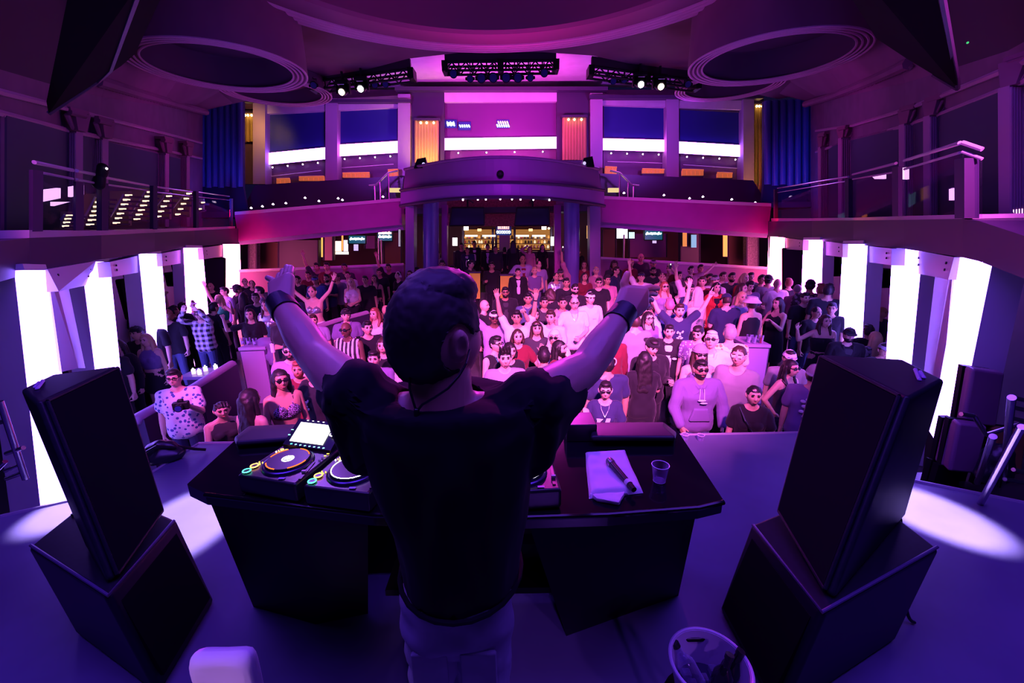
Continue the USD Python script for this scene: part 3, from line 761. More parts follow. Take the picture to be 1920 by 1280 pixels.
for (a, b, c, d, l, pk) in W5:
    s_ = struct('window', panel([W(*p, DB + .1) for p in (a, b, c, d)], (0, .08, 0)), m_navy if not l == 'middle' else mat('purple_window', (.12, .02, .15), .5), label=f'dark upper window, {l}')
    part(s_, 'window_frame', cat(*[cyl(W(*p, DB + .08), W(*q, DB + .08), .035, n=6) for p, q in ((a, b), (b, c), (c, d), (d, a))]), m_dkpurple)
    t = thing('light_strip', f'wide white light strip below the {l} upper window', 'light strip', W((c[0] + d[0]) / 2, c[1] + 24, DB), 'light strips below the upper windows')
    h = 22
    part(t, 'diffuser', panel([W(d[0], d[1], DB), W(c[0], c[1], DB), W(c[0], c[1] + h, DB), W(d[0], d[1] + h, DB)], (0, .06, 0)), g_stripm if pk else g_strip)
    part(t, 'housing', panel([W(d[0] - 1, d[1] - 1, DB + .07), W(c[0] + 1, c[1] - 1, DB + .07), W(c[0] + 1, c[1] + h + 1, DB + .07), W(d[0] - 1, d[1] + h + 1, DB + .07)], (0, .1, 0)), m_dkpurple)
    n = 4
    for k in range(n):
        u = (k + .5) / n
        x, y = d[0] + (c[0] - d[0]) * u, d[1] + (c[1] - d[1]) * u + h + 6
        part(t, 'downlight', sph(W(x, y, DB + .1), .035, 8), g_dot)
    s_ = struct('wall_back', panel([W(d[0], d[1] + h + 2, DB + .3), W(c[0], c[1] + h + 2, DB + .3), W(c[0], 345, DB + .3), W(d[0], 345, DB + .3)], (0, .1, 0)), mat('booth_back', (.16, .07, .16), .5), label=f'padded booth wall below the {l} light strip')
    if l != 'middle':
        part(s_, 'handrail', cyl(W(d[0] + 8, d[1] + h + 22, DB + .2), W(c[0] - 8, c[1] + h + 22, DB + .2), .02, n=6), m_ledge)
for (x, y) in ((845, 232), (871, 236), (943, 232)):            # glowing signs behind the middle window
    t = thing('neon_sign', {845: 'white angular neon lettering at the left of the middle upper window', 871: 'small row of white neon lettering in the middle upper window', 943: 'two-row pink and white neon lettering in the middle upper window'}[x], 'neon sign', W(x, y + 6, DB), 'neon signs in the upper window')
    rows = [(0, g_teal, 5)] if x != 943 else [(-2.5, g_red, 5), (3.5, g_teal, 6)]
    for dy, g, n in rows:
        for k in range(n):
            px = x + (k - (n - 1) / 2) * (4.2 if x != 845 else 3)
            hh = 2.6 if x != 845 else 5 - 2 * (k % 2)
            part(t, 'letter', bone(W(px - .6, y + dy - hh * .6, DB), W(px + .8, y + dy + hh * .6, DB), .028, .03, 8), g)
    part(t, 'backing', facade(x - 12, y - 8, x + 12, y + 8, DB + .04, .03), m_navy)
# orange upholstered booths
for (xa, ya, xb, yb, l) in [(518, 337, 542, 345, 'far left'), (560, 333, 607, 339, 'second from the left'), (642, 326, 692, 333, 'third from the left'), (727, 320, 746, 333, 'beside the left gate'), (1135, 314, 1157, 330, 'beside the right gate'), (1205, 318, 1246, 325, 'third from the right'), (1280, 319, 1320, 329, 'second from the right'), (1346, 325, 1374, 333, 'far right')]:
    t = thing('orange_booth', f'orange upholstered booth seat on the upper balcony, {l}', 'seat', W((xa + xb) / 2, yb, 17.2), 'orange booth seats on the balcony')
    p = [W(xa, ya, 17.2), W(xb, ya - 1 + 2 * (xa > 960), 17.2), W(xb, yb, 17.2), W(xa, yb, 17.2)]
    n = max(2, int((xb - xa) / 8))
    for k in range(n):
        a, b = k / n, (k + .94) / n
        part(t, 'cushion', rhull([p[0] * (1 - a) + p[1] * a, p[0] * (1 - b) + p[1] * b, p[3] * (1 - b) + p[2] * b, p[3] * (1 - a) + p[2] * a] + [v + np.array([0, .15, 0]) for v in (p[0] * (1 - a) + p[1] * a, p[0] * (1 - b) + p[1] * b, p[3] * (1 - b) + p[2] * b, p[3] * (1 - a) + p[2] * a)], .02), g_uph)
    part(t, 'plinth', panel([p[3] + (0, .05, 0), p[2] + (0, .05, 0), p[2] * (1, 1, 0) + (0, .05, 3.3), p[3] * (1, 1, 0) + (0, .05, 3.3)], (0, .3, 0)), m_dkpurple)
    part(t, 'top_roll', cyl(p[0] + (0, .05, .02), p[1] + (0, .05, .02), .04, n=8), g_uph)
struct('floor', bbox((-11, 14.9, 3.12), (11, 18.6, 3.3)), m_dkpurple, label='floor of the upper back balcony')
# gold curtains and gold lit wall niches
for (x0, x1, y0, y1, l, n) in [(778, 822, 226, 305, 'gold lit curtain left of the middle upper window', 8), (1055, 1099, 220, 300, 'dim gold curtain right of the middle upper window', 8), (454, 476, 212, 266, 'gold lit niche beside the left blue drape', 3), (1414, 1434, 195, 375, 'gold lit wall strip beside the right blue drape', 3)]:
    t = thing('gold_curtain', l, 'curtain', W((x0 + x1) / 2, y1, 17.4))
    Dg = 17.78 if 700 < x0 < 1200 else 18.38
    for k in range(n):
        x = x0 + (x1 - x0) * (k + .5) / n
        part(t, 'fold', cyl(W(x, y0, Dg), W(x, y1, Dg), (x1 - x0) / n * .6 * 17 / FPX, n=8), m_gold)
    for u in (.25, .5, .8):
        part(t, 'lamp', sph(W(x0 + (x1 - x0) * u, y0 + 4, Dg - .2), .05, 8), g_warm)
    part(t, 'cornice', facade(x0 - 2, y0 - 5, x1 + 2, y0 - 1, Dg - .2, .3), m_dkpurple)
spot('curtain_glow_lamp', W(800, 318, 16.8), W(800, 270, 17.5), (1, .55, .15), 60, 60, 1, .05)
spot('curtain_glow_lamp_001', W(1424, 385, 16.6), W(1424, 300, 17.5), (1, .5, .1), 120, 60, 1, .05)
spot('curtain_glow_lamp_002', W(466, 222, 16.6), W(466, 250, 17.5), (1, .5, .1), 25, 70, 1, .05)
# dark parapet and bright fascia of the back balcony
struct('trim', panel([W(x, y, 16.3) for x, y in ((478, 347), (757, 329), (752, 374), (452, 398))], (0, .25, 0)), m_dkpurple, label='dark parapet of the back balcony, left half')
struct('trim', panel([W(x, y, 16.3) for x, y in ((1125, 325), (1412, 338), (1440, 384), (1128, 371))], (0, .25, 0)), m_dkpurple, label='dark parapet of the back balcony, right half')
for (q, s) in [([(440, 397), (752, 371), (752, 377), (440, 403)], 'left'), ([(1128, 367), (1446, 381), (1446, 387), (1128, 373)], 'right')]:
    struct('trim', panel([W(x, y, 14.45) for x, y in q], (0, .5, 0)), m_ledge, label=f'polished ledge on the back balcony, {s} half')
for (q, s) in [([(440, 403), (752, 377), (754, 421), (447, 452)], 'left'), ([(1128, 373), (1446, 387), (1440, 438), (1126, 416)], 'right')]:
    struct('trim', panel([W(x, y, 14.5) for x, y in q], (0, .6, 0)), m_fascia, label=f'magenta lit front of the back balcony, {s} half')
for (q, s) in [([(447, 452), (754, 421), (757, 431), (450, 459)], 'left'), ([(1126, 416), (1440, 438), (1438, 446), (1126, 426)], 'right')]:
    struct('trim', panel([W(x, y, 14.7) for x, y in q], (0, .4, 0)), mat('purple_beam', (.20, .09, .30), .5), label=f'purple beam under the back balcony, {s} half')
_nth = {}


def _tick(x):
    k = x < 940
    _nth[k] = _nth.get(k, -1) + 1
    return _nth[k]


_ord = ['first', 'second', 'third', 'fourth', 'fifth', 'sixth', 'seventh', 'eighth', 'ninth']
for (x, y) in ((471, 390), (492, 387), (512, 383), (536, 381), (572, 371), (598, 377), (634, 372), (642, 375), (718, 369), (1170, 362), (1245, 366), (1293, 372), (1318, 369), (1372, 374), (1416, 380)):
    t = thing('ledge_candle', f'tiny glowing lamp on the back balcony ledge, {_ord[_tick(x)]} from the {"left" if x < 940 else "booth"}', 'lamp', W(x, y + 2, 14.55), 'tiny lamps on the back balcony ledge')
    base_p = W(x, y, 14.55)
    part(t, 'holder', cyl(W(x, y + 3, 14.55), W(x, y + 1, 14.55), .03, n=8), BLACKMETAL)
    part(t, 'flame', sph(base_p, .04, 8), g_dot)
for (x, s) in ((720, 'left'), (1170, 'right')):                 # gates with hand rails beside the booth
    d = 1 if s == 'left' else -1
    t = thing('balcony_gate', f'steel gate rail on the back balcony just {s} of the booth', 'railing', W(x, 370, 15.5))
    ox = lambda a: x + d * a
    part(t, 'handrail', tube([W(ox(-28), 348, 15.5), W(ox(-15), 347, 15.5), W(ox(8), 324, 15.5), W(ox(26), 320, 15.5)], .03, 8), CHROME)
    for a, y0 in ((-18, 349), (-8, 342), (8, 325)):
        part(t, 'post', cyl(W(ox(a), y0, 15.5), W(ox(a), 372, 15.5) * (1, 1, 0) + (0, 0, 3.3), .03, n=8), CHROME)
    part(t, 'lit_step', facade(min(ox(8), ox(28)), 352, max(ox(8), ox(28)), 360, 15.6, .2), glow('step_gold', (1, .75, .35), .9))

# ---------------------------------------------------------------- central booth on pillars
def arc(y_edge, y_mid, xa, xb, De, Dm, n=24):
    out = []
    for i in range(n + 1):
        u = i / n
        k = 1 - (2 * u - 1) ** 2
        out.append(W(xa + (xb - xa) * u, y_edge + (y_mid - y_edge) * k, De + (Dm - De) * k))
    return out


def band(top, bot, t=.4):
    out = []
    for a, b, c, d in zip(top[:-1], top[1:], bot[1:], bot[:-1]):
        out.append(panel([a, b, c, d], (0, t, 0)))
    return cat(*out)


m_booth = mat('booth_purple_paint', (.22, .10, .26), .5)
t = thing('projection_booth', 'curved purple booth in the middle of the back balcony', 'booth', W(942, 385, 13))
part(t, 'parapet', band(arc(318, 294, 760, 1122, 13.7, 12.5), arc(356, 340, 756, 1128, 13.7, 12.5)), m_booth)
part(t, 'lower_band', band(arc(356, 340, 751, 1133, 13.5, 12.2), arc(385, 368, 751, 1133, 13.5, 12.2), .6), mat('booth_band', (.26, .10, .34), .35))
part(t, 'top_trim', tube(arc(318, 294, 758, 1124, 13.65, 12.45), .04, 6), m_booth)
part(t, 'mid_trim', tube(arc(357, 341, 750, 1134, 13.45, 12.15), .04, 6), m_dkpurple)
part(t, 'bottom_trim', tube(arc(386, 369, 750, 1134, 13.45, 12.15), .05, 6), m_dkpurple)
for x in (868, 896, 911, 938, 960, 976, 1000, 1030):
    part(t, 'downlight', sph(W(x, 373 + abs(x - 942) * .02, 12.3), .03, 8), g_dot)
part(t, 'booth_lamp', M.sphere(.1, 16).translate(tuple(W(938, 326, 12.4))), DARK)
for (x, y, s) in ((788, 308, 'left'), (1102, 306, 'right')):
    p = W(x, y, 13.3)
    t2 = thing('monitor_wedge', f'small dark lamp with a pale glow on the {s} end of the booth', 'lamp', p)
    part(t2, 'wedge', hullp([p + np.array(v) for v in ((-.2, 0, -.1), (.2, 0, -.1), (.2, .3, -.1), (-.2, .3, -.1), (-.1, .1, .16), (.15, .1, .2))]), DARK)
    part(t2, 'lens', sph(p + (0.1 if x < 940 else -.1, -.02, 0), .05), glow('soft_lilac_lens', (.6, .5, 1), 1.2))
for (xa, xb, l) in ((760, 776, 'left'), (1106, 1126, 'right')):
    struct('trim', facade(xa, 386, xb, 560, 13.3, .45), m_booth, label=f'square pillar under the {l} end of the booth')
for (xa, l) in ((808, 'left'), (1072, 'right')):
    struct('trim', cyl(W(xa, 372, 13.6), W(xa, 560, 13.6), .24, n=24), mat('blue_pillar', (.12, .08, .32), .3), label=f'round blue pillar under the {l} side of the booth')
for (xa, xb) in ((828, 838), (1040, 1052)):
    struct('trim', facade(xa, 384, xb, 540, 13.8, .3), m_fascia, label='slim red pillar beside the bar opening')
for (x0, x1, l) in ((846, 908, 'left'), (968, 1030, 'right')):
    a, b = W(x0, 389, 14.2), W(x1, 423, 14.2)
    t = thing('hanging_screen', f'large dark screen hanging over the bar, {l}', 'screen', ((a[0] + b[0]) / 2, 14.2, b[2]), 'dark screens over the bar')
    part(t, 'screen_body', panel([W(x0 + 1, 389, 14.2), W(x1, 389, 14.2), W(x1, 422, 14.2), W(x0 - 3, 423, 14.2)], (0, .12, 0)), mat('blank_screen', (.02, .012, .05), .3))
    part(t, 'screen_bezel', cat(*[cyl(W(*p, 14.18), W(*q, 14.18), .025, n=6) for p, q in (((x0 + 1, 389), (x1, 389)), ((x1, 389), (x1, 422)), ((x1, 422), (x0 - 3, 423)), ((x0 - 3, 423), (x0 + 1, 389)))]), DARK)
    part(t, 'hanger', tube([((a[0] + b[0]) / 2, 14.28, a[2] - .1), ((a[0] + b[0]) / 2, 14.32, a[2] + .25), ((a[0] + b[0]) / 2, 16.6, a[2] + .25)], .03, 8), DARK)

# ---------------------------------------------------------------- bar under the balcony
struct('wall_back', facade(440, 380, 1450, 560, 21.5, .2), mat('bar_back_wall', (.20, .09, .12), .7), label='back wall behind the bar')
struct('ceiling', panel([W(447, 450, 15.0), W(754, 424, 15.0), W(754, 428, 21.4), W(447, 446, 21.4)], (0, 0, .12)), m_dkpurple, label='low ceiling under the left half of the back balcony')
struct('ceiling', panel([W(1126, 418, 15.0), W(1440, 438, 15.0), W(1440, 436, 21.4), W(1126, 420, 21.4)], (0, 0, .12)), m_dkpurple, label='low ceiling under the right half of the back balcony')
struct('wall_back', facade(838, 374, 1042, 424, 16.5, .2), mat('red_brick_upper', (.30, .09, .12), .8, noise=(14, .35)), label='dull red wall above the bar')
t = thing('back_bar', 'lit back bar with shelves of bottles in the middle opening', 'bar', W(945, 475, 19))
part(t, 'amber_backdrop', facade(868, 430, 1034, 468, 19.6, .1), glow('bar_amber', (1, .40, .10), .38))
for y in (447, 456, 465):
    part(t, 'shelf', facade(868, y, 1034, y + 1.2, 19.3, .25), m_brown)
for x in (868, 924, 930, 965, 1034):
    part(t, 'upright', facade(x - 2, 426, x + 2, 478, 19.2, .3), m_dkpurple)
part(t, 'purple_cabinet', facade(936, 440, 956, 478, 19.1, .3), mat('cabinet_lilac', (.3, .13, .45), .5))
part(t, 'counter', facade(850, 472, 1050, 500, 18.2, .6), m_dkpurple)
a_, b_ = W(850, 498, 18.25), W(1050, 498, 18.25)
part(t, 'counter_base', bbox((a_[0], 18.3, .40), (b_[0], 18.75, a_[2])), m_dkpurple)
for (xa, xb) in ((872, 895), (904, 929), (967, 992), (998, 1023)):
    part(t, 'shelf_light', facade(xa, 440.5, xb, 443.5, 19.1, .08), glow('shelf_light_pink', (1, .78, .85), 3.5))
random.seed(4)
bm = [glow('bottle_amber', (1, .42, .10), .9), glow('bottle_pale', (1, .75, .5), 1.1), mat('bottle_dark', (.05, .03, .02), .2), mat('bottle_red', (.35, .05, .05), .2)]  # glow of the lit bottles put in as emission
for r, y in enumerate((447, 456, 465)):
    for k in range(26):
        x = 873 + k * 6.2 + random.uniform(-1, 1)
        if abs(x - 946) < 14 or x > 1030:
            continue
        tt = part(t, 'bottle', hullm(cyl(W(x, y, 19.25), W(x, y - 3.6, 19.25), .045, n=8), cyl(W(x, y - 3.6, 19.25), W(x, y - 6, 19.25), .016, n=6)), random.choice(bm))
for (x, y, w, h, g, l) in [(874, 428, 9, 8, g_warm, 'bright frosted lamp at the left end of the bar'), (1020, 426, 9, 9, g_warm, 'bright frosted lamp at the right end of the bar'), (899, 431, 8, 5, glow('dim_peach', (1, .5, .25), 2), 'square peach lamp left of the bar sign'), (995, 431, 8, 5, glow('dim_peach', (1, .5, .25), 2), 'square peach lamp right of the bar sign'), (1029, 428, 4, 4, g_warm, 'small globe lamp at the right bar post'), (853, 453, 9, 15, g_white, 'white lit panel left of the bar'), (1039, 452, 13, 17, g_white, 'white lit menu panel right of the bar')]:
    t = thing('bar_lamp', l, 'lamp', W(x, y + h / 2, 18.6))
    part(t, 'shade', rhull([W(x + a * w / 2, y + b * h / 2, 18.6 + c) for a in (-1, 1) for b in (-1, 1) for c in (0, .15)], .03), g)
    part(t, 'cap', facade(x - w * .3, y - h / 2 - 2, x + w * .3, y - h / 2 - .4, 18.6, .12), DARK)
t = thing('neon_sign', 'two-row neon sign above the bar, pink letters over white', 'neon sign', W(944, 440, 18.5))
part(t, 'backing', facade(930, 421, 959, 441, 18.6, .06), m_navy)
for k in range(5):
    part(t, 'letter', tube([W(935 + k * 4.4 - 1.2, 423.5, 18.5), W(935 + k * 4.4 - 1.2, 429, 18.5), W(935 + k * 4.4 + 1.2, 429, 18.5), W(935 + k * 4.4 + 1.2, 423.5, 18.5)], .018, 6), g_red)
for k in range(6):
    part(t, 'letter', tube([W(933 + k * 4.4 + 1.7 * math.cos(a), 435 + 2.4 * math.sin(a), 18.5) for a in np.linspace(0, 2 * math.pi, 9)], .02, 6), g_teal)
# things in the left and right openings
m_grey = mat('grey_render', (.22, .18, .22), .9, noise=(20, .4))
OPEN = [(466, 481, 455, 512, 16.5, m_grey, 'rough grey wall pier at the far left of the low opening', 'wall'), (481, 522, 454, 510, 17.5, mats['brown_wall'], 'brown rough wall in the left low opening', 'wall'), (522, 596, 450, 508, 17.0, m_dkpurple, 'wide dark door panels in the left low opening', 'door'), (607, 624, 441, 488, 17.0, mat('pink_beige', (.45, .22, .28), .6), 'pinkish pillar beside the lit bar corner', 'pillar'),
        (684, 704, 442, 466, 18.0, mat('purple_mid', (.35, .10, .4), .7), 'purple wall patch under the left low ceiling', 'wall'), (720, 752, 436, 500, 18.5, m_brown, 'brown booth wall at the right of the left opening', 'wall'),
        (1130, 1155, 430, 490, 18.5, m_brown, 'brown booth wall at the left of the right opening', 'wall'), (1180, 1250, 438, 482, 19, mat('purple_mid', (.35, .10, .4), .7), 'purple wall behind the right teal screen', 'wall'), (1276, 1312, 430, 505, 17.5, m_dkpurple, 'dark curtained wall in the right low opening', 'wall'), (1400, 1422, 440, 503, 16.5, m_grey, 'rough grey wall pier at the far right of the low opening', 'wall'), (1365, 1398, 440, 503, 17.5, m_brown, 'brown wall left of the rough grey pier', 'wall')]
for (xa, xb, ya, yb, D, m, l, c) in OPEN:
    t = thing('wall_section', l, c, W((xa + xb) / 2, yb, D))
    part(t, 'face', facade(xa, ya, xb, yb, D, .25), m)
    part(t, 'edge_trim', cat(cyl(W(xa, ya, D), W(xa, yb, D), .03, n=6), cyl(W(xb, ya, D), W(xb, yb, D), .03, n=6)), m_dkpurple)
for (xa, xb, ya, yb, D, g, l) in [(626, 640, 452, 476, 18, glow('corner_warm', (1, .72, .6), 3), 'bright warm lit panel at the left bar corner'), (640.5, 642.5, 440, 470, 17.9, g_org, 'thin orange light strip at the left bar corner'), (644, 652, 450, 472, 18.1, glow('corner_lilac', (.75, .6, 1), 1.6), 'pale lilac lit panel beside the orange strip'), (627, 653, 472, 477, 17.6, glow('counter_warm', (1, .75, .5), 2), 'lit counter edge at the left bar corner'), (1357, 1364, 438, 481, 17, g_org, 'tall orange wall lamp in the right low opening'), (1281, 1288, 433, 462, 17.2, glow('orange_dim', (1, .3, .1), .9), 'thin orange curtain light in the right opening'), (1297, 1306, 440, 464, 17.2, glow('blue_pale', (.4, .6, 1), .8), 'pale blue light patch in the right opening'), (1157, 1177, 427, 447, 17, glow('tv_white', (.8, .95, 1), 2.4), 'square white lit screen in the right low opening'), (1180, 1190, 435, 447, 17.5, glow('tv_pale', (.5, .9, .85), 1.6), 'small pale green screen beside the white one'), (663, 671, 458, 470, 18.5, glow('lilac_dim', (.6, .45, 1), 1.2), 'small lilac light under the left teal screen'), (1224, 1231, 450, 456, 18, glow('lilac_dim', (.6, .45, 1), 1.2), 'small lilac light under the right teal screen'), (602, 605, 442, 482, 17.1, g_gold, 'thin gold edge light in the left low opening'), (1101, 1105, 423, 447, 15, glow('gold_lamp', (1, .45, .1), 2), 'narrow gold wall lamp behind the right pillars'), (747, 750, 430, 462, 14.6, glow('pale_edge', (.6, .5, .7), .6), 'pale vertical light left of the booth pillar')]:
    t = thing('wall_light', l, 'light', W((xa + xb) / 2, yb, D))
    part(t, 'diffuser', facade(xa, ya, xb, yb, D, .06), g)
    part(t, 'housing', facade(xa - .6, ya - .6, xb + .6, yb + .6, D + .07, .08), m_dkpurple)
for (xa, xb, ya, yb, D, rows, l) in [(653, 686, 441, 457, 16.6, 1, 'wide teal screen with one glowing line of lettering, left opening'), (707, 736, 432, 452, 16.2, 2, 'teal screen with two glowing lines of lettering, left opening'), (1208, 1243, 428, 450, 16.6, 1, 'wide teal screen with one glowing line of lettering, right opening')]:
    t = thing('wall_screen', l, 'screen', W((xa + xb) / 2, yb, D))
    part(t, 'screen', facade(xa, ya, xb, yb, D, .08), g_scr)
    part(t, 'bezel', cat(*[cyl(W(*p, D - .01), W(*q, D - .01), .02, n=6) for p, q in (((xa, ya), (xb, ya)), ((xb, ya), (xb, yb)), ((xb, yb), (xa, yb)), ((xa, yb), (xa, ya)))]), DARK)
    for r in range(rows):
        y = (ya + yb) / 2 - 1.5 if rows == 1 else ya + 4.5 + r * 7
        n = 8
        for k in range(n):
            x = xa + 3 + (xb - xa - 6) * (k + .5) / n
            hh = 1.6 + .8 * ((k * 7) % 3 == 0)
            part(t, 'letter', bone(W(x - .7, y + hh * .5, D - .02), W(x + .9, y - hh * .5 + (k % 2), D - .02), .035, .035, 6), g_teal if not (rows == 2 and r == 0) else g_red)
for (q, D, l) in [([(450, 508), (757, 496), (757, 560), (450, 560)], 14.2, 'low plum wall under the left opening'), ([(1126, 484), (1438, 503), (1438, 560), (1126, 560)], 14.2, 'low plum wall under the right opening')]:
    struct('wall_back', panel([W(x, y, D) for x, y in q], (0, .2, 0)), mat('low_wall', (.24, .08, .22), .5), label=l)
    struct('trim', cyl(W(*q[0], D), W(*q[1], D), .05, n=8), m_ledge, label='rounded rail on top of the low wall')
t = thing('wall_pole', 'slim steel poles in the left low opening', 'pole', W(716, 500, 15))
part(t, 'pole', cyl(W(710, 446, 15), W(711, 510, 15), .03, n=8), CHROME); part(t, 'pole', cyl(W(715, 450, 15), W(717, 512, 15), .03, n=8), CHROME)
t = thing('wall_pole', 'slim steel pole in the right low opening', 'pole', W(1170, 500, 15))
part(t, 'pole', cyl(W(1170, 440, 15), W(1169, 512, 15), .03, n=8), CHROME)
for (xa, xb, ya, yb, l) in [(880, 900, 512, 560, 'yellow glowing panel behind the man in a suit'), (938, 962, 517, 560, 'yellow glowing bar front panel behind the bearded man')]:
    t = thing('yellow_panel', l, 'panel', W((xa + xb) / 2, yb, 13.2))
    part(t, 'face', facade(xa, ya, xb, yb, 13.2, .2), mat('yellow_glow_face', (.55, .30, .03), .6, emit=(1, .5, .02), strength=.12))  # yellow glow put into the face colour with faint emission
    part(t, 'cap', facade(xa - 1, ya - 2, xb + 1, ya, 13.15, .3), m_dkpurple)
for (xa, xb, yt, l) in ((470, 590, 500, 'left'), (640, 745, 500, 'right')):
    pass
# ================================================================ people
COL = dict(black=(.012, .011, .015), char=(.035, .034, .04), grey=(.22, .22, .24), ash=(.22, .21, .24), white=(.62, .61, .62), navy=(.02, .025, .07), blue=(.05, .08, .25), violet=(.15, .105, .24), lilac=(.26, .21, .37),
           maroon=(.14, .015, .025), red=(.42, .03, .03), green=(.03, .42, .18), beige=(.45, .36, .28), cream=(.70, .64, .52), pink=(.40, .17, .24), brown=(.10, .055, .035), silver=(.5, .48, .52), yellow=(.6, .42, .1), orange=(.6, .2, .06), denim=(.06, .085, .16))
SKIN = dict(L=(.58, .36, .26), M=(.42, .24, .15), T=(.30, .16, .09), D=(.11, .055, .035))
HAIR = dict(k=(.008, .006, .006), b=(.035, .018, .010), n=(.09, .048, .022), y=(.50, .36, .17), g=(.22, .21, .21), r=(.20, .06, .03), p=(.45, .14, .2), w=(.62, .55, .45))
m_black = mat('black_plastic', (.01, .01, .012), .3)


def skin(k):
    return mat('skin_' + k, SKIN[k], .5, spec=.4)


def hairm(k):
    return mat('hair_' + k, HAIR[k], .55)


def cloth(k):
    if k == 'plaid':
        return pattern('plaid_cloth', 'plaid', COL['white'], COL['black'], 3.2)
    if k == 'stripe':
        return pattern('striped_cloth', 'stripe', COL['black'], COL['white'], 5)
    if k == 'floral':
        return pattern('floral_cloth', 'floral', COL['white'], COL['blue'], 22)
    if k == 'dots':
        return pattern('spotted_cloth', 'floral', COL['violet'], COL['white'], 26)
    if k == 'bloom':
        return pattern('yellow_floral_cloth', 'floral', COL['cream'], COL['orange'], 14)
    if k == 'camo':
        return pattern('mottled_cloth', 'spots', COL['char'], COL['ash'], 16)
    if k == 'mesh':
        return pattern('mesh_cloth', 'spots', COL['black'], COL['lilac'], 90)
    if k == 'silver':
        return mat('silver_cloth', COL['silver'], .25, .7)
    return mat('cloth_' + k, COL[k], .85, spec=.2, sheen=.1)


def tm(mf):
    v, f = arr(mf)
    return trimesh.Trimesh(v, f, process=False)


def soft(mf, L, it=6, amp=0.0, sc=9.0, seed=0):
    """refine a solid, relax it, and ruffle it along its normals"""
    t_ = tm(mf.refine_to_length(L))
    if it:
        trimesh.smoothing.filter_taubin(t_, iterations=it)
    v = np.array(t_.vertices)
    if amp:
        n = np.array(t_.vertex_normals)
        v = v + n * ((meshkit.noise(v * sc, seed) - .5) * 2 * amp)[:, None]
    return v, np.array(t_.faces)


def man(vf):
    return M(m3.Mesh(np.asarray(vf[0], np.float32), np.asarray(vf[1], np.uint32)))


_hd = {}


def head_unit(fine):
    """a head about its centre, face towards -y, 0.236 m tall: skull, brow, eye sockets, nose, lips, chin and ears in one closed mesh"""
    if fine in _hd:
        return _hd[fine]
    ic = trimesh.creation.icosphere(4 if fine else 3)
    d = np.array(ic.vertices)
    v = d * np.array([.075, .097, .118])
    x, y, z = v.T.copy()
    t = np.clip((-.01 - z) / .11, 0, 1)
    face = np.clip(-d[:, 1], 0, 1)
    x = x * (1 - .34 * t ** 1.3 * (.35 + .65 * face))
    y = y * (1 - .22 * t * np.clip(d[:, 1], 0, 1))
    y = y + .010 * np.clip(face - .55, 0, 1) * np.clip(1 - np.abs(z) / .12, 0, 1)
    g = lambda cx, cz, sx, sz: np.exp(-((x - cx) / sx) ** 2 - ((z - cz) / sz) ** 2) * (d[:, 1] < -.05)
    for s in (-1, 1):
        y = y + .011 * g(s * .031, .018, .017, .013)
        y = y - .006 * g(s * .030, .041, .024, .009)
        y = y - .005 * g(s * .042, -.022, .022, .022)
    y = y - .024 * g(0, -.018, .0125, .017) - .012 * g(0, .004, .009, .022)
    y = y - .007 * g(0, -.052, .022, .007) + .004 * g(0, -.061, .02, .004) - .006 * g(0, -.069, .018, .006) - .008 * g(0, -.098, .022, .016)
    h = M(m3.Mesh(np.stack([x, y, z], 1).astype(np.float32), np.asarray(ic.faces, np.uint32)))
    ears = []
    for s in (-1, 1):
        e = union(M.sphere(1, 14 if fine else 10).scale((.013, .020, .033)), M.sphere(1, 10).scale((.01, .014, .018)).translate((-s * .004, -.006, -.018))) - M.sphere(1, 10).scale((.008, .011, .02)).translate((s * .012, -.002, .004))
        ears.append(e.rotate((0, s * 10, s * 22)).translate((s * .077, .012, -.004)))
    _hd[fine] = union(h, *ears)
    return _hd[fine]


def place_head(mf, c, yaw, pitch):
    mf = man(mf) if isinstance(mf, tuple) else mf
    return mf.rotate((pitch, 0, 0)).rotate((0, 0, yaw)).translate(tuple(c))


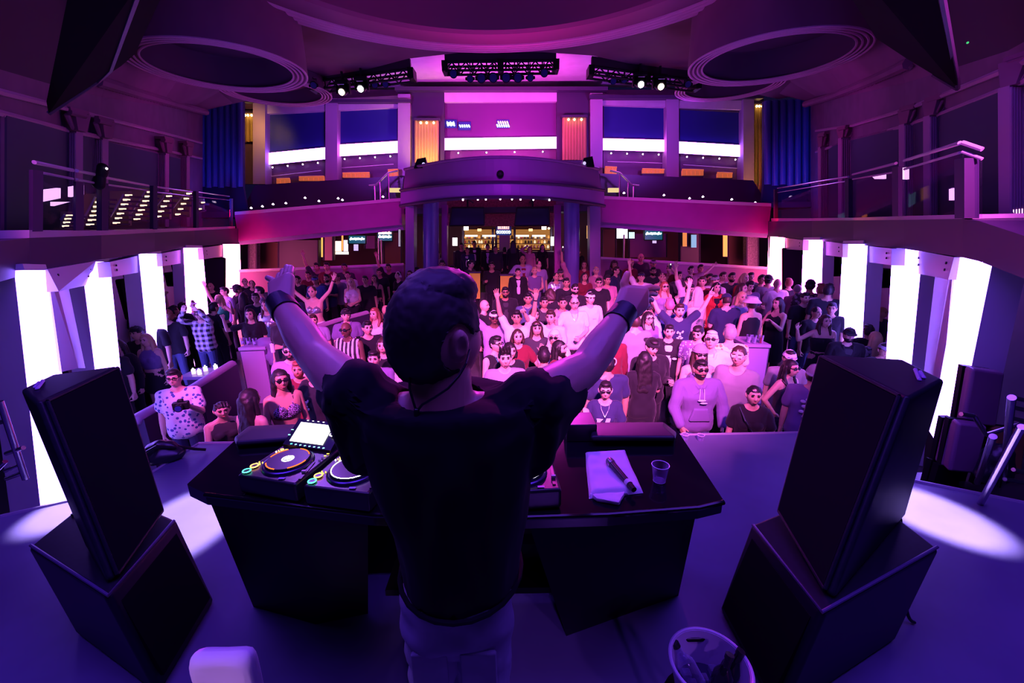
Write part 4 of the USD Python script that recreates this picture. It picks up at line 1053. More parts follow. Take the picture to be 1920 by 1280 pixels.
def hand_solid(w, d, palm, side, pose, fine, k=1.0):
    """a hand from the wrist w along d; palm = the way the palm faces, side = towards the thumb; pose: open, curl, fist, point, flat"""
    d = np.array(d, float); d /= np.linalg.norm(d)
    palm = np.array(palm, float); palm = palm - d * palm.dot(d); palm /= np.linalg.norm(palm) + 1e-9
    s = np.cross(d, palm)
    if s.dot(side) < 0:
        s = -s
    w = np.array(w, float)
    n = 8 if fine else 6
    S = lambda p, r: M.sphere(r * k, n).translate(tuple(p))
    P = lambda a, b, c: w + (d * a + s * b + palm * c) * k
    body = M.batch_hull([S(P(.0, .014, 0), .019), S(P(.0, -.014, 0), .019), S(P(.085, .030, 0), .013), S(P(.08, -.032, 0), .012), S(P(.045, .03, .006), .016)])
    fs = [body]
    bend = {'open': (.10, .25), 'flat': (0, .02), 'curl': (.8, 1.5), 'fist': (1.45, 2.9), 'point': (1.4, 2.8)}[pose]
    spread = {'open': .16, 'flat': .02}.get(pose, .04)
    for i, (b, L) in enumerate(((.028, .072), (.010, .080), (-.010, .074), (-.029, .058))):
        a0, a1 = bend if not (pose == 'point' and i == 0) else (.02, .05)
        sp = spread * (1.5 - i)
        dir1 = (d * math.cos(a0) + palm * math.sin(a0)) + s * sp
        dir2 = (d * math.cos(a1) + palm * math.sin(a1)) + s * sp * .6
        dir1 /= np.linalg.norm(dir1); dir2 /= np.linalg.norm(dir2)
        p0 = P(.086, b, 0); p1 = p0 + dir1 * L * .5 * k; p2 = p1 + dir2 * L * .5 * k
        r = .0092 if i < 3 else .008
        fs += [M.batch_hull([S(p0, r * 1.08), S(p1, r)]), M.batch_hull([S(p1, r), S(p2, r * .82)])]
    td = (s * .75 + d * .75 + palm * .25) if pose in ('open', 'flat') else (s * .35 + d * .75 + palm * .6)
    td = td / np.linalg.norm(td)
    t0 = P(.028, .028, .008); t1 = t0 + td * .038 * k; t2 = t1 + (td + d * .5 + (palm * .6 if pose not in ('open', 'flat') else 0)) / 1.5 * .03 * k
    fs += [M.batch_hull([S(t0, .013), S(t1, .0105)]), M.batch_hull([S(t1, .0105), S(t2, .0088)])]
    return M.batch_boolean(fs, m3.OpType.Add)


# arm poses: upper arm and forearm as (outward, forward, up); hand pose
ARMS = {
    'down': ((.16, .02, -1), (.06, .16, -1), 'curl'), 'back': ((.22, -.25, -1), (-.1, .05, -1), 'curl'),
    'up': ((.42, .12, 1), (.12, .12, 1), 'open'), 'vup': ((.75, .05, .75), (.45, .05, 1), 'open'), 'wide': ((1, .1, .35), (.75, .1, .75), 'open'),
    'bent': ((.45, .25, -.75), (.10, .35, 1), 'open'), 'bentv': ((.45, .25, -.7), (.1, .4, 1), 'point'), 'fist': ((.5, .2, -.1), (.05, .2, 1), 'fist'), 'clap': ((.35, .75, .35), (-.55, .25, .85), 'flat'),
    'phone': ((.22, .45, -.85), (-.30, .85, .75), 'curl'), 'phoneup': ((.3, .7, .2), (-.1, .6, .9), 'curl'), 'hold': ((.15, .1, -1), (-.22, 1, .28), 'curl'), 'face': ((.2, .5, -.8), (-.3, .25, 1), 'curl'),
    'cross': ((.12, .28, -1), (-1, .35, .12), 'flat'), 'hip': ((.62, -.15, -.78), (-.5, .3, -.75), 'curl'), 'clasp': ((.15, .2, -1), (-.62, .75, -.25), 'curl'), 'point': ((.5, .6, .45), (.1, .7, .7), 'point'),
    'reach': ((.12, .55, -.8), (.02, .9, -.45), 'flat'), 'rest': ((.3, .25, -.9), (-.2, .6, -.75), 'flat'), 'head': ((.65, .35, .5), (-.75, .15, .5), 'curl'), 'wave': ((.75, .25, -.35), (.35, .4, .9), 'open'), 'lean': ((.35, -.1, -.9), (.2, .3, -1), 'curl'),
}
TOPS = ('tee', 'long', 'tank', 'crop', 'hood', 'jacket', 'dress', 'polo', 'vest', 'tube', 'bikini', 'shawl')


def make_person(line, scale, zb):
    pos, look, wear, arms, extra, label = [a.strip() for a in line.split('|')]
    px, py, sc, yaw = [float(a) for a in pos.split()]
    sc = scale
    sk, hr = look.split()
    hk, hc = hr.split(':')
    top, bot = [w.split(':') for w in wear.split()]
    pa, pb = arms.split()
    ex = extra.split(',') if extra != '-' else []
    fem = 'f' in ex
    opt = dict(e.split('=') for e in ex if '=' in e)
    H = 1.74 * sc
    C = Zp(px, py, zb + H + (.015 if hk != 'bald' else 0))
    foot = np.array([C[0], C[1], zb])
    hp = .236 * sc * FPX / depth(C)                       # head height in pixels of the photograph
    fine = hp > 30
    L = .030 if fine else (.042 if hp > 16 else .06)
    n = 14 if fine else 10
    wd = float(opt.get('w', 1.0)) * (.94 if fem else 1.0)
    seed = int(px * 7 + py)
    hy, hpch = float(opt.get('hy', 0)), float(opt.get('hp', 0))
    lean = float(opt.get('lean', 0))
    c, s_ = math.cos(math.radians(yaw)), math.sin(math.radians(yaw))
    R = np.array([[c, -s_, 0], [s_, c, 0], [0, 0, 1]])
    name = thing('person', label, 'person', foot)

    def put(par, nm, mesh, material, smooth=True, lab=None):
        v, f = arr(mesh)
        v = v.copy()
        if lean:
            v[:, 1] -= np.clip(v[:, 2] - .9, 0, 9) * lean
            v[:, 2] -= np.clip(v[:, 2] - .9, 0, 9) * abs(lean) * .25
        v = (v * sc) @ R.T + foot
        return part(par, nm, (v, f), material, smooth, lab)

    S = lambda x, y, z, r: M.sphere(r, n).translate((x, y, z))
    pair = lambda x, y, z, r: [S(-x * wd, y, z, r), S(x * wd, y, z, r)]
    HU = M.batch_hull
    sw = .168 if fem else .188
    # ---- body
    hips = pair(.085 if fem else .075, 0, .95, .10)
    waist = pair(.05 if fem else .065, 0, 1.10, .088)
    chest = pair(.075 if fem else .085, -.005, 1.28, .10 if fem else .108)
    shl = pair(sw - .03, .01, 1.415, .052)
    tors = [HU(hips + waist), HU(waist + chest), HU(chest + shl), bone((0, .02, 1.42), (0, .0, 1.54), .058, .052, n), HU(pair(.09, .015, 1.43, .045) + [S(0, .015, 1.475, .05)])]
    if fem:
        tors += pair(.068, -.068, 1.265, .062)
    legs_bare = bot[0] in ('skirt', 'shorts', 'mini')
    AR = {}
    armb, hands = [], []
    for sgn, pz in ((-1, pa), (1, pb)):
        u, fo, hpz = ARMS[pz.split('/')[0]]
        if '/' in pz:
            hpz = pz.split('/')[1]
        cv = lambda a: np.array([a[0] * sgn, -a[1], a[2]]) / np.linalg.norm(a)
        u, fo = cv(u), cv(fo)
        sh = np.array([sgn * sw * wd, .012, 1.405]) + (np.array([-sgn * .015, 0, .03]) if u[2] > .2 else 0)
        el = sh + u * .285; wr = el + fo * .245
        k = .86 if fem else 1.0
        armb += [bone(sh, el, .052 * k, .041 * k, n), bone(el, el * .65 + wr * .35, .041 * k, .040 * k, n), bone(el * .65 + wr * .35, wr, .040 * k, .027 * k, n)]
        palm = np.array([-sgn * .3, -1, 0]) if fo[2] > .3 else np.array([-sgn * 1, .2, -.2])
        hands.append(hand_solid(wr + fo * .012, fo, palm, np.array([-sgn, -.3, .3]), hpz, fine, .95 * k + .04))
        AR[sgn] = (sh, el, wr, fo)
    bd = tors + armb
    if legs_bare:
        for sgn in (-1, 1):
            bd += [bone((sgn * .09, 0, .92), (sgn * .095, -.01, .50), .085, .055, n), bone((sgn * .095, -.01, .50), (sgn * .10, .01, .30), .055, .056, n), bone((sgn * .10, .01, .30), (sgn * .10, .01, .09), .056, .038, n)]
    body = man(soft(M.batch_boolean(bd, m3.OpType.Add), L, 6))
    hc_ = np.array([0, -.012, 1.622])
    body = M.batch_boolean([body, place_head(head_unit(fine), hc_, hy, hpch)] + hands, m3.OpType.Add)
    bp = put(name, 'body', body, skin(sk), 50)
    ph = lambda mf: place_head(mf, hc_, hy, hpch)
    # ---- face
    if hp > 11 and abs(((yaw + hy + 180) % 360) - 180) < 120:
        eyes = union(*[M.sphere(.0115, 8).scale((1.25, .6, .8)).translate((s * .031, -.0865, .018)) for s in (-1, 1)])
        put(name, 'eyes', ph(eyes), mat('eye', (.03, .02, .02), .2))
        brows = union(*[M.cube((.030, .010, .006), True).rotate((0, s * 8, s * -14)).translate((s * .031, -.0955, .040)) for s in (-1, 1)])
        put(name, 'eyebrows', ph(brows), hairm(hc if hc not in 'yw' else 'n'), False)
        lip = M.sphere(1, 10).scale((.021, .009, .0062 if 'yell' not in ex else .017)).translate((0, -.0925, -.060))
        put(name, 'lips', ph(lip), mat('lips', (.35, .10, .10), .4) if 'yell' not in ex else mat('open_mouth', (.05, .01, .012), .4))
    # ---- hair
    cap = M.sphere(1, 28 if fine else 18).scale((.0845, .106, .113)).translate((0, .010, .012))
    big = lambda lo, hi: M.cube(tuple(np.array(hi) - lo), False).translate(tuple(lo))
    short = cap - big((-.2, -.3, -.3), (.2, -.052, .062)) - big((-.2, -.3, -.3), (.2, .012, .018)) - big((-.2, -.3, -.3), (.2, .3, -.062))
    hm = None
    if hk == 'short':
        hm = soft(union(short, M.sphere(1, 16).scale((.066, .075, .035)).translate((0, -.022, .100))), .022, 2, .004, 60, seed)
    elif hk == 'buzz':
        hm = soft(cap.scale((.985, .985, .975)) - big((-.2, -.3, -.3), (.2, -.066, .070)) - big((-.2, -.3, -.3), (.2, .012, .016)) - big((-.2, -.3, -.3), (.2, .3, -.05)), .025, 1)
    elif hk in ('long', 'pony', 'bun', 'bob', 'braid', 'back'):
        base_ = cap.scale((1.05, 1.03, 1.03)) - big((-.2, -.3, -.3), (.2, -.050, .068)) - big((-.052, -.3, -.3), (.052, -.02, .068))
        if hk in ('pony', 'bun', 'braid', 'back'):
            base_ = cap - big((-.2, -.3, -.3), (.2, -.055, .066)) - big((-.2, -.3, -.3), (.2, -.005, .018)) - big((-.2, -.3, -.3), (.2, .3, -.07))
        ps = [base_]
        ln = float(opt.get('hl', .30))
        if hk in ('long', 'bob'):
            e = -ln if hk == 'long' else -.10
            ps += [HU([M.sphere(.055, n).translate((x, .058, .0)) for x in (-.04, .04)] + [M.sphere(.04, n).translate((x, .082, e)) for x in (-.075, .075)])]
            for s in (-1, 1):
                ps += [bone((s * .072, .012, .03), (s * .088, .012, e * .5), .028, .030, n), bone((s * .088, .012, e * .5), (s * .085, -.055 if hk == 'long' else .0, e * .92), .030, .020, n)]
        elif hk == 'pony':
            ps += [bone((0, .10, .04), (0, .15, -.05), .030, .036, n), bone((0, .15, -.05), (0, .13, -.26), .036, .014, n)]
        elif hk == 'bun':
            ps += [M.sphere(.048, n).translate((0, .085, .085))]
        elif hk == 'braid':
            for k in range(5):
                x = (k - 2) * .028
                ps += [tube_m([(x, -.085 + abs(x) * .5, .085 - abs(x) * .4), (x * 1.05, -.02, .128 - abs(x) * .5), (x, .06, .105 - abs(x) * .4), (x * .5, .10, .02)], .013)]
            ps += [bone((0, .10, .02), (0, .10, -.18), .024, .014, n)]
        hm = soft(M.batch_boolean(ps, m3.OpType.Add), .026 if fine else .04, 3, .006, 34, seed)
    elif hk == 'curly':
        ps = [cap.scale((1.28, 1.2, 1.16)) - big((-.2, -.3, -.3), (.2, -.052, .06)) - big((-.056, -.3, -.3), (.056, -.02, .062)), HU([M.sphere(.06, n).translate((x, .05, -.03)) for x in (-.06, .06)])]
        hm = soft(M.batch_boolean(ps, m3.OpType.Add), .022, 1, .016, 55, seed)
    elif hk == 'spike':
        ps = [short] + [bone((x, y, .095), (x * 1.3, y - .035, .150), .022, .006, 8) for x in (-.045, -.015, .015, .045) for y in (-.07, -.035, 0.0, .035)]
        hm = soft(M.batch_boolean(ps, m3.OpType.Add), .03, 0)
    if hm is not None:
        put(name, 'hair', ph(man(hm)), hairm(hc))
    if 'beard' in ex:
        b_ = M.sphere(1, 18).scale((.066, .088, .072)).translate((0, -.012, -.052)) - big((-.2, -.3, -.040), (.2, .3, .2)) - big((-.2, .02, -.3), (.2, .3, .3)) - M.sphere(1, 12).scale((.026, .05, .012)).translate((0, -.10, -.060))
        put(name, 'beard', ph(b_), hairm(hc if hk != 'bald' else 'b'), 60)
    if 'stache' in ex:
        put(name, 'moustache', ph(M.sphere(1, 10).scale((.024, .010, .007)).translate((0, -.097, -.046))), hairm(hc))
    # ---- things worn on the head
    hat = opt.get('hat')
    if hat:
        ht, hcol = hat.split('.')
        mm = cloth(hcol)
        dome = M.sphere(1, 26).scale((.094, .114, .118)).translate((0, .008, .020)) - big((-.2, -.3, -.3), (.2, .3, .048))
        if ht in ('cap', 'capb'):
            sgn = 1 if ht == 'cap' else -1
            h_ = put(name, 'cap', ph(dome), mm, 50)
            br = (M.cylinder(.009, .078, .078, 24).scale((1, 1.25, 1)).translate((0, -.085 * sgn, .050)) - big((-.2, -.3, -.3), (.2, .3, .047))).rotate((6 * sgn, 0, 0))
            put(h_, 'brim', ph(br), mm, 40)
            put(h_, 'button', ph(M.sphere(.008, 8).translate((0, .008, .138))), mm)
        elif ht == 'bucket':
            h_ = put(name, 'bucket_hat', ph(hullm(M.cylinder(.05, .10, .085, 24).scale((1, 1.15, 1)).translate((0, .008, .075)), M.cylinder(.01, .08, .07, 24).scale((1, 1.15, 1)).translate((0, .008, .125)))), mm, 40)
            put(h_, 'brim', ph((M.cylinder(.05, .150, .10, 28) - M.cylinder(.052, .138, .088, 28).translate((0, 0, -.004))).scale((1, 1.12, 1)).translate((0, .005, .036))), mm, 40)
        elif ht == 'fedora':
            h_ = put(name, 'hat_crown', ph(hullm(M.cylinder(.07, .10, .088, 24).scale((1, 1.15, 1)).translate((0, .008, .060)), M.sphere(.05, 12).scale((1, 1.3, .6)).translate((0, .01, .14)))), mm, 40)
            put(h_, 'brim', ph(M.cylinder(.010, .155, .155, 30).scale((1, 1.15, 1)).translate((0, .008, .058))), mm, 40)
        elif ht == 'beanie':
            h_ = put(name, 'beanie', ph(M.sphere(1, 24).scale((.095, .115, .130)).translate((0, .012, .016)) - big((-.2, -.3, -.3), (.2, .3, .040)).rotate((-6, 0, 0))), mm, 60)
            put(h_, 'cuff', ph(M.cylinder(.035, .100, .098, 26).scale((1, 1.18, 1)).translate((0, .010, .040))), mm, 40)
        elif ht == 'hood':
            put(name, 'hood', ph(soft(M.sphere(1, 22).scale((.105, .125, .135)).translate((0, .015, .0)) - big((-.075, -.3, -.12), (.075, -.03, .085)), .03, 2, .004, 20, seed)), mm)
        elif ht == 'band':
            put(name, 'headband', ph(M.cylinder(.022, .0885, .0885, 28).scale((1, 1.22, 1)).translate((0, .010, .055))), mm, 40)
        elif ht == 'scarf':
            put(name, 'head_scarf', ph(man(soft(union(cap.scale((1.12, 1.08, 1.07)) - big((-.07, -.3, -.3), (.07, -.03, .06)), HU([M.sphere(.06, n).translate((x, .05, -.04)) for x in (-.05, .05)] + [M.sphere(.05, n).translate((x, .06, -.22)) for x in (-.10, .10)])), .03, 2, .005, 30, seed))), mm)
        elif ht == 'phones':
            h_ = put(name, 'headphones', ph(tube_m([(.093 * math.cos(a), .01, .005 + .125 * math.sin(a)) for a in np.linspace(0, math.pi, 13)], .012)), mm)
            for s in (-1, 1):
                put(h_, 'ear_cup', ph(M.cylinder(.03, .035, .035, 16, True).rotate((0, 90, 0)).translate((s * .093, .01, .0))), mm, 40)
    if 'shades' in ex or 'specs' in ex or 'up' in ex or 'wshades' in ex:
        dz, dy = (.075, .012) if 'up' in ex else (.016, 0)
        gm = m_black if 'wshades' not in ex else cloth('white')
        lens = union(*[hullm(*[M.sphere(.006, 8).translate((s * .032 + a * .018, -.1015 + abs(a) * .004 + dy, dz + b * .011)) for a in (-1, 1) for b in (-1, 1)]) for s in (-1, 1)])
        fr_ = union(M.cube((.03, .006, .006), True).translate((0, -.105 + dy, dz + .006)), *[hullm(M.sphere(.004, 6).translate((s * .056, -.098 + dy, dz + .006)), M.sphere(.004, 6).translate((s * .081, .0, dz + .008))) for s in (-1, 1)])
        if 'specs' in ex:
            lens = lens - union(*[hullm(*[M.sphere(.004, 6).translate((s * .032 + a * .016, -.1015 + yy, dz + b * .009)) for a in (-1, 1) for b in (-1, 1) for yy in (-.03, .03)]) for s in (-1, 1)])
            put(name, 'spectacles', ph(union(lens, fr_)), m_black, 40)
        else:
            put(name, 'sunglasses', ph(union(lens, fr_)), gm, 40)
    # ---- top
    tk, tc = top
    cm = cloth(tc)
    g = .016 if tk not in ('hood', 'jacket', 'shawl') else .032
    gr = lambda lst, r: lst
    loose = .022 if (not fem and tk in ('tee', 'polo', 'long')) else .004
    chip = pair(.085 if fem else .08, 0, .90, .10 + g + loose)
    cwst = pair(.055 if fem else .072, 0, 1.10, .088 + g + loose)
    cch = pair(.078 if fem else .09, -.005, 1.28, (.10 if fem else .108) + g)
    csh = pair(sw - .03, .01, 1.415, .052 + g)
    bust = pair(.068, -.070, 1.265, .066 + g * .7) if fem else []
    notch = M.sphere(.092, 18).scale((1, 1, .95)).translate((0, -.035, 1.515))
    sleeves = []
    for sgn in (-1, 1):
        sh, el, wr, fo = AR[sgn]
        k = .86 if fem else 1.0
        if tk in ('tee', 'polo', 'vest'):
            if tk != 'vest':
                m_ = sh * .38 + el * .62
                sleeves.append(bone(sh, m_, (.052 + g) * k + .004, (.060 + g) * k, n))
        elif tk in ('long', 'hood', 'jacket'):
            w2 = el * .06 + wr * .94
            sleeves += [bone(sh, el, (.054 + g) * k, (.043 + g) * k, n), bone(el, w2, (.043 + g) * k, (.030 + g * .8) * k, n)]
    if tk in ('tee', 'polo', 'long', 'vest'):
        tp = M.batch_boolean([HU(chip + cwst), HU(cwst + cch), HU(cch + csh)] + bust + sleeves, m3.OpType.Add) - notch
        if tk == 'vest':
            tp = tp - union(*[M.sphere(.085, 14).scale((.7, 1.3, 1.3)).translate((s * (sw + .045) * wd, .0, 1.40)) for s in (-1, 1)])
    elif tk in ('hood', 'jacket'):
        tp = M.batch_boolean([HU(chip + cwst), HU(cwst + cch), HU(cch + csh)] + bust + sleeves, m3.OpType.Add) - notch
        if tk == 'hood':
            tp = union(tp, *[bone((x, -.02 + y, 1.455), (x * .55, .085, 1.475), .036, .046, n) for x in (-.085, .085) for y in (0,)], bone((-.085, -.02, 1.455), (-.03, -.085, 1.40), .036, .026, n), bone((.085, -.02, 1.455), (.03, -.085, 1.40), .036, .026, n))
    elif tk in ('tank', 'dress'):
        tp = M.batch_boolean([HU(chip + cwst), HU(cwst + cch), HU(cch + pair(.085, .0, 1.34, .085))] + bust + [bone((s * .085, -.085, 1.33), (s * .075, .02, 1.475), .018, .018, 8) for s in (-1, 1)], m3.OpType.Add) - M.sphere(.10, 16).translate((0, -.07, 1.46))
        if tk == 'dress':
            tp = union(tp, HU(chip + pair(.12, 0, .55, .12)))
    elif tk == 'crop':
        tp = M.batch_boolean([HU(pair(.055, 0, 1.15, .095 + g) + cch), HU(cch + pair(.08, 0, 1.38, .07))] + bust + [bone((s * .05, -.06, 1.36), (s * .04, .03, 1.48), .03, .03, 8) for s in (-1, 1)], m3.OpType.Add)
    elif tk == 'tube':
        tp = M.batch_boolean([HU(pair(.055, 0, 1.13, .092 + g) + cch)] + bust, m3.OpType.Add) - big((-.5, -.5, 1.335), (.5, .5, 2))
    elif tk == 'bikini':
        tp = union(*bust, M.cylinder(.035, .112 + g, .112 + g, 24).scale((1.22, .95, 1)).translate((0, -.005, 1.20)), *[bone((s * .075, -.10, 1.31), (s * .05, .02, 1.48), .010, .010, 6) for s in (-1, 1)])
    elif tk == 'shawl':
        tp = M.batch_boolean([HU(pair(.10, 0, 1.0, .15) + pair(.12, 0, 1.25, .15)), HU(pair(.12, 0, 1.25, .15) + pair(sw, .01, 1.39, .085))], m3.OpType.Add) - M.sphere(.105, 16).translate((0, -.05, 1.50))
    pn = {'tee': 't_shirt', 'polo': 'polo_shirt', 'long': 'long_sleeved_shirt', 'vest': 'sleeveless_shirt', 'hood': 'hooded_sweatshirt', 'jacket': 'jacket', 'tank': 'tank_top', 'dress': 'dress', 'crop': 'crop_top', 'tube': 'strapless_top', 'bikini': 'bikini_top', 'shawl': 'shawl'}[tk]
    big_fold = .011 if tk in ('tee', 'hood', 'long', 'jacket', 'shawl', 'polo') else .004
    tpp = put(name, pn, soft(tp, L * .95, 4, big_fold, 11, seed), cm)
    if tk == 'polo':
        put(tpp, 'collar', soft(union(*[bone((s * .03, -.088, 1.42), (s * .075, .0, 1.475), .017, .024, n) for s in (-1, 1)], bone((-.075, 0, 1.475), (.075, 0, 1.475), .022, .022, n).translate((0, .05, .004))), .04, 2), cm)
    if tk == 'jacket':
        put(tpp, 'shirt_front', soft(HU([S(x, -.098, 1.38, .03) for x in (-.04, .04)] + [S(x, -.118, 1.24, .03) for x in (-.035, .035)] + [S(x, -.112, 1.02, .03) for x in (-.02, .02)]), .05, 2), cloth(opt.get('in', 'white')))
        put(tpp, 'lapel', soft(union(*[bone((s * .075, -.075, 1.45), (s * .045, -.148, 1.22), .022, .016, n) for s in (-1, 1)]), .05, 1), cm)
    if tk == 'hood':
        put(tpp, 'pocket', soft(HU([S(x, -.135, z, .022) for x, z in ((-.11, 1.0), (.11, 1.0), (-.07, 1.13), (.07, 1.13))]), .05, 2), cm)
        put(tpp, 'drawstring', union(*[bone((s * .025, -.125, 1.40), (s * .03, -.150, 1.26), .005, .005, 6) for s in (-1, 1)]), cloth('white'))
    if 'print' in opt:
        kind = opt['print']
        yf = -(.108 + g + .034)
        if kind == 'seven':
            pm = union(*[hullp([(a, yf + dy, z) for a, z in q for dy in (0, -.012)]) for q in (((-.10, 1.30), (-.02, 1.30), (-.09, 1.22)), ((.02, 1.31), (.07, 1.31), (.01, 1.06), (-.05, 1.06)))])
        elif kind == 'cee':
            pm = tube_m([(-.045 * math.cos(a) - .02, .18, 1.24 + .055 * math.sin(a)) for a in np.linspace(-2.2, 2.2, 14)], .010)
        elif kind == 'oval':
            pm = M.sphere(1, 16).scale((.04, .012, .022)).translate((.10, yf + .012, 1.20))
        elif kind == 'swoosh':
            pm = union(M.sphere(1, 16).scale((.05, .014, .014)).translate((-.01, yf + .004, 1.27)), M.sphere(1, 16).scale((.045, .014, .012)).translate((.015, yf + .004, 1.235)))
        elif kind == 'bar':
            pm = M.cube((.07, .012, .012), True).translate((.04, yf + .012, 1.25))
        elif kind == 'backart':
            pm = union(*[M.sphere(1, 10).scale((.03, .012, .022)).translate((x, .150, z)) for x, z in ((-.05, 1.34), (0, 1.35), (.05, 1.32), (-.02, 1.27), (.03, 1.26), (.0, 1.20), (.05, 1.19), (.01, 1.13))])
        else:
            pm = union(*[M.sphere(1, 10).scale((.018, .012, .028)).rotate((0, a, 0)).translate((x, yf + .008, z)) for x, z, a in ((-.04, 1.27, 20), (0, 1.25, -15), (.04, 1.28, 30), (.0, 1.20, 80), (.03, 1.17, 60), (-.03, 1.17, 110))])
        put(tpp, 'chest_print' if kind not in ('cee', 'backart') else 'back_print', pm, cloth('white'), 40)
    # ---- bottom and shoes
    bk, bc = bot
    bm_ = cloth(bc)
    if bk == 'pants':
        ps = [HU(pair(.085, 0, .95, .108 if not fem else .11) + pair(.09, 0, .84, .10))]
        for sgn in (-1, 1):
            ps += [bone((sgn * .09, 0, .86), (sgn * .10, -.01, .50), .100, .075, n), bone((sgn * .10, -.01, .50), (sgn * .105, .01, .07), .075, .062, n)]
        put(name, 'trousers', soft(M.batch_boolean(ps, m3.OpType.Add), L * 1.5, 3, .008, 9, seed + 1), bm_)
    elif bk in ('skirt', 'mini'):
        put(name, 'skirt', soft(HU(pair(.07, 0, 1.02, .10) + pair(.115, 0, .62 if bk == 'skirt' else .70, .115)), L * 1.5, 1, .008, 14, seed + 1), bm_)
    elif bk == 'shorts':
        ps = [HU(pair(.085, 0, .95, .112) + pair(.09, 0, .84, .10))] + [bone((sg * .09, 0, .86), (sg * .105, -.01, .52), .10, .09, n) for sg in (-1, 1)]
        put(name, 'shorts', soft(M.batch_boolean(ps, m3.OpType.Add), L * 1.5, 3, .008, 9, seed + 1), bm_)
    for sgn in (-1, 1):
        put(name, 'shoe', HU([M.sphere(.042, 8).translate((sgn * .105, .035, .045)), M.sphere(.040, 8).translate((sgn * .11, -.10, .035)), M.sphere(.034, 8).translate((sgn * .112, -.155, .032)), M.sphere(.04, 8).translate((sgn * .105, .03, .09))]) - big((-1, -1, -.2), (1, 1, 0)), m_black, 60)
    # ---- accessories
    if 'strap' in ex:
        put(name, 'bag_strap', tube_m([(-.13, -.02, 1.46), (-.08, -.145, 1.34), (.02, -.160, 1.18), (.13, -.10, 1.0)], .012), m_black)
    if 'chain' in ex:
        put(name, 'necklace', tube_m([(-.06, -.03, 1.47), (-.045, -.095, 1.40), (0, -.135, 1.31), (.045, -.095, 1.40), (.06, -.03, 1.47)], .004), CHROME)
    if 'belt' in ex:
        put(name, 'waist_bag', soft(HU([S(x, -.125, z, .03) for x in (-.06, .06) for z in (.93, 1.02)]), .06, 2), cloth('white'))
    if 'lanyard' in ex:
        put(name, 'lanyard', tube_m([(-.06, -.02, 1.48), (-.04, -.145, 1.30), (.0, -.15, 1.12), (.04, -.145, 1.30), (.06, -.02, 1.48)], .006), mat('cyan_ribbon', (.03, .35, .5), .5))
    for sgn in (-1, 1):
        if ('bandA' if sgn < 0 else 'bandB') in ex:
            sh, el, wr, fo = AR[sgn]
            put(name, 'wristband', cyl(wr - fo * .03, wr - fo * .012, .034, .033, 14), m_black, 40)
    # ---- things held: objects of their own
    for key, sgn in (('A', -1), ('B', 1)):
        it = opt.get('item' + key)
        if not it:
            continue
        sh, el, wr, fo = AR[sgn]
        ln2 = lambda p: ((np.array([p[0], p[1] - (max(p[2] - .9, 0) * lean), p[2] - max(p[2] - .9, 0) * abs(lean) * .25]) * sc) @ R.T) + foot
        hpnt = wr + fo * .09 + np.array([-sgn * .02, -.035, 0])
        q = ln2(hpnt)
        who = opt.get('who', 'guest').replace('_', ' ')
        k = sc
        if it in ('cup', 'drink'):
            tt = thing('plastic_cup', f'clear plastic cup held by {who}', 'cup', q - (0, 0, .05 * k))
            part(tt, 'cup_wall', lathe([(.001, -.05 * k), (.028 * k, -.05 * k), (.038 * k, .06 * k), (.036 * k, .06 * k), (.027 * k, -.045 * k)], q, 18), mat('clear_plastic', (.75, .7, .8), .1))
            part(tt, 'liquid', cyl(q - (0, 0, .046 * k), q + (0, 0, .03 * k), .027 * k, .033 * k, 14), mat('drink_' + it, (.5, .2, .08) if it == 'drink' else (.6, .55, .6), .2))
        elif it == 'can':
            tt = thing('drink_can', f'tall white can held by {who}', 'can', q - (0, 0, .07 * k))
            part(tt, 'can_body', cyl(q - (0, 0, .075 * k), q + (0, 0, .07 * k), .032 * k, n=18), cloth('white'))
            part(tt, 'can_lid', cyl(q + (0, 0, .07 * k), q + (0, 0, .08 * k), .03 * k, .024 * k, 18), CHROME)
        elif it == 'bottle':
            tt = thing('water_bottle', f'clear water bottle held by {who}', 'bottle', q - (0, 0, .1 * k))
            part(tt, 'bottle_body', cat(lathe([(.001, -.12 * k), (.03 * k, -.115 * k), (.032 * k, .04 * k), (.014 * k, .085 * k), (.014 * k, .105 * k)], q, 18)), mat('clear_plastic', (.75, .7, .8), .1))
            part(tt, 'cap', cyl(q + (0, 0, .1 * k), q + (0, 0, .125 * k), .016 * k, n=12), cloth('white'))
        elif it in ('phone', 'lit'):
            fdir = np.array([s_, -c, 0])
            tt = thing('phone', f'dark phone held by {who}' if it == 'phone' else f'phone with a bright light held by {who}', 'phone', q)
            b_ = rhull([q + np.array([a * .036 * c, a * .036 * s_, bb * .072]) * k + fdir * dd for a in (-1, 1) for bb in (-1, 1) for dd in (-.004, .004)], .004)
            part(tt, 'case', b_, m_black)
            sgnf = -1
            part(tt, 'screen', hullp([q + np.array([a * .032 * c, a * .032 * s_, bb * .066]) * k + sgnf * fdir * dd for a in (-1, 1) for bb in (-1, 1) for dd in (.004, .006)]), glow('phone_screen', (.8, .8, 1), .9))
            if it == 'lit':
                part(tt, 'torch', sph(q + np.array([0, 0, .05]) * k + fdir * .008, .02 * k, 8), g_white)
        elif it == 'camera':
            tt = thing('photo_camera', f'black camera held to the eye by {who}', 'camera', q)
            fdir = np.array([s_, -c, 0]); rr = np.array([c, s_, 0])
            part(tt, 'camera_body', rhull([q + rr * a * .075 + fdir * b_ + np.array([0, 0, z]) for a in (-1, 1) for b_ in (-.02, .035) for z in (-.045, .045)], .012), m_black)
            part(tt, 'lens', cyl(q + fdir * .03, q + fdir * .10, .036, .04, 20), m_black)
            part(tt, 'front_glass', cyl(q + fdir * .10, q + fdir * .103, .03, n=20), m_navy)
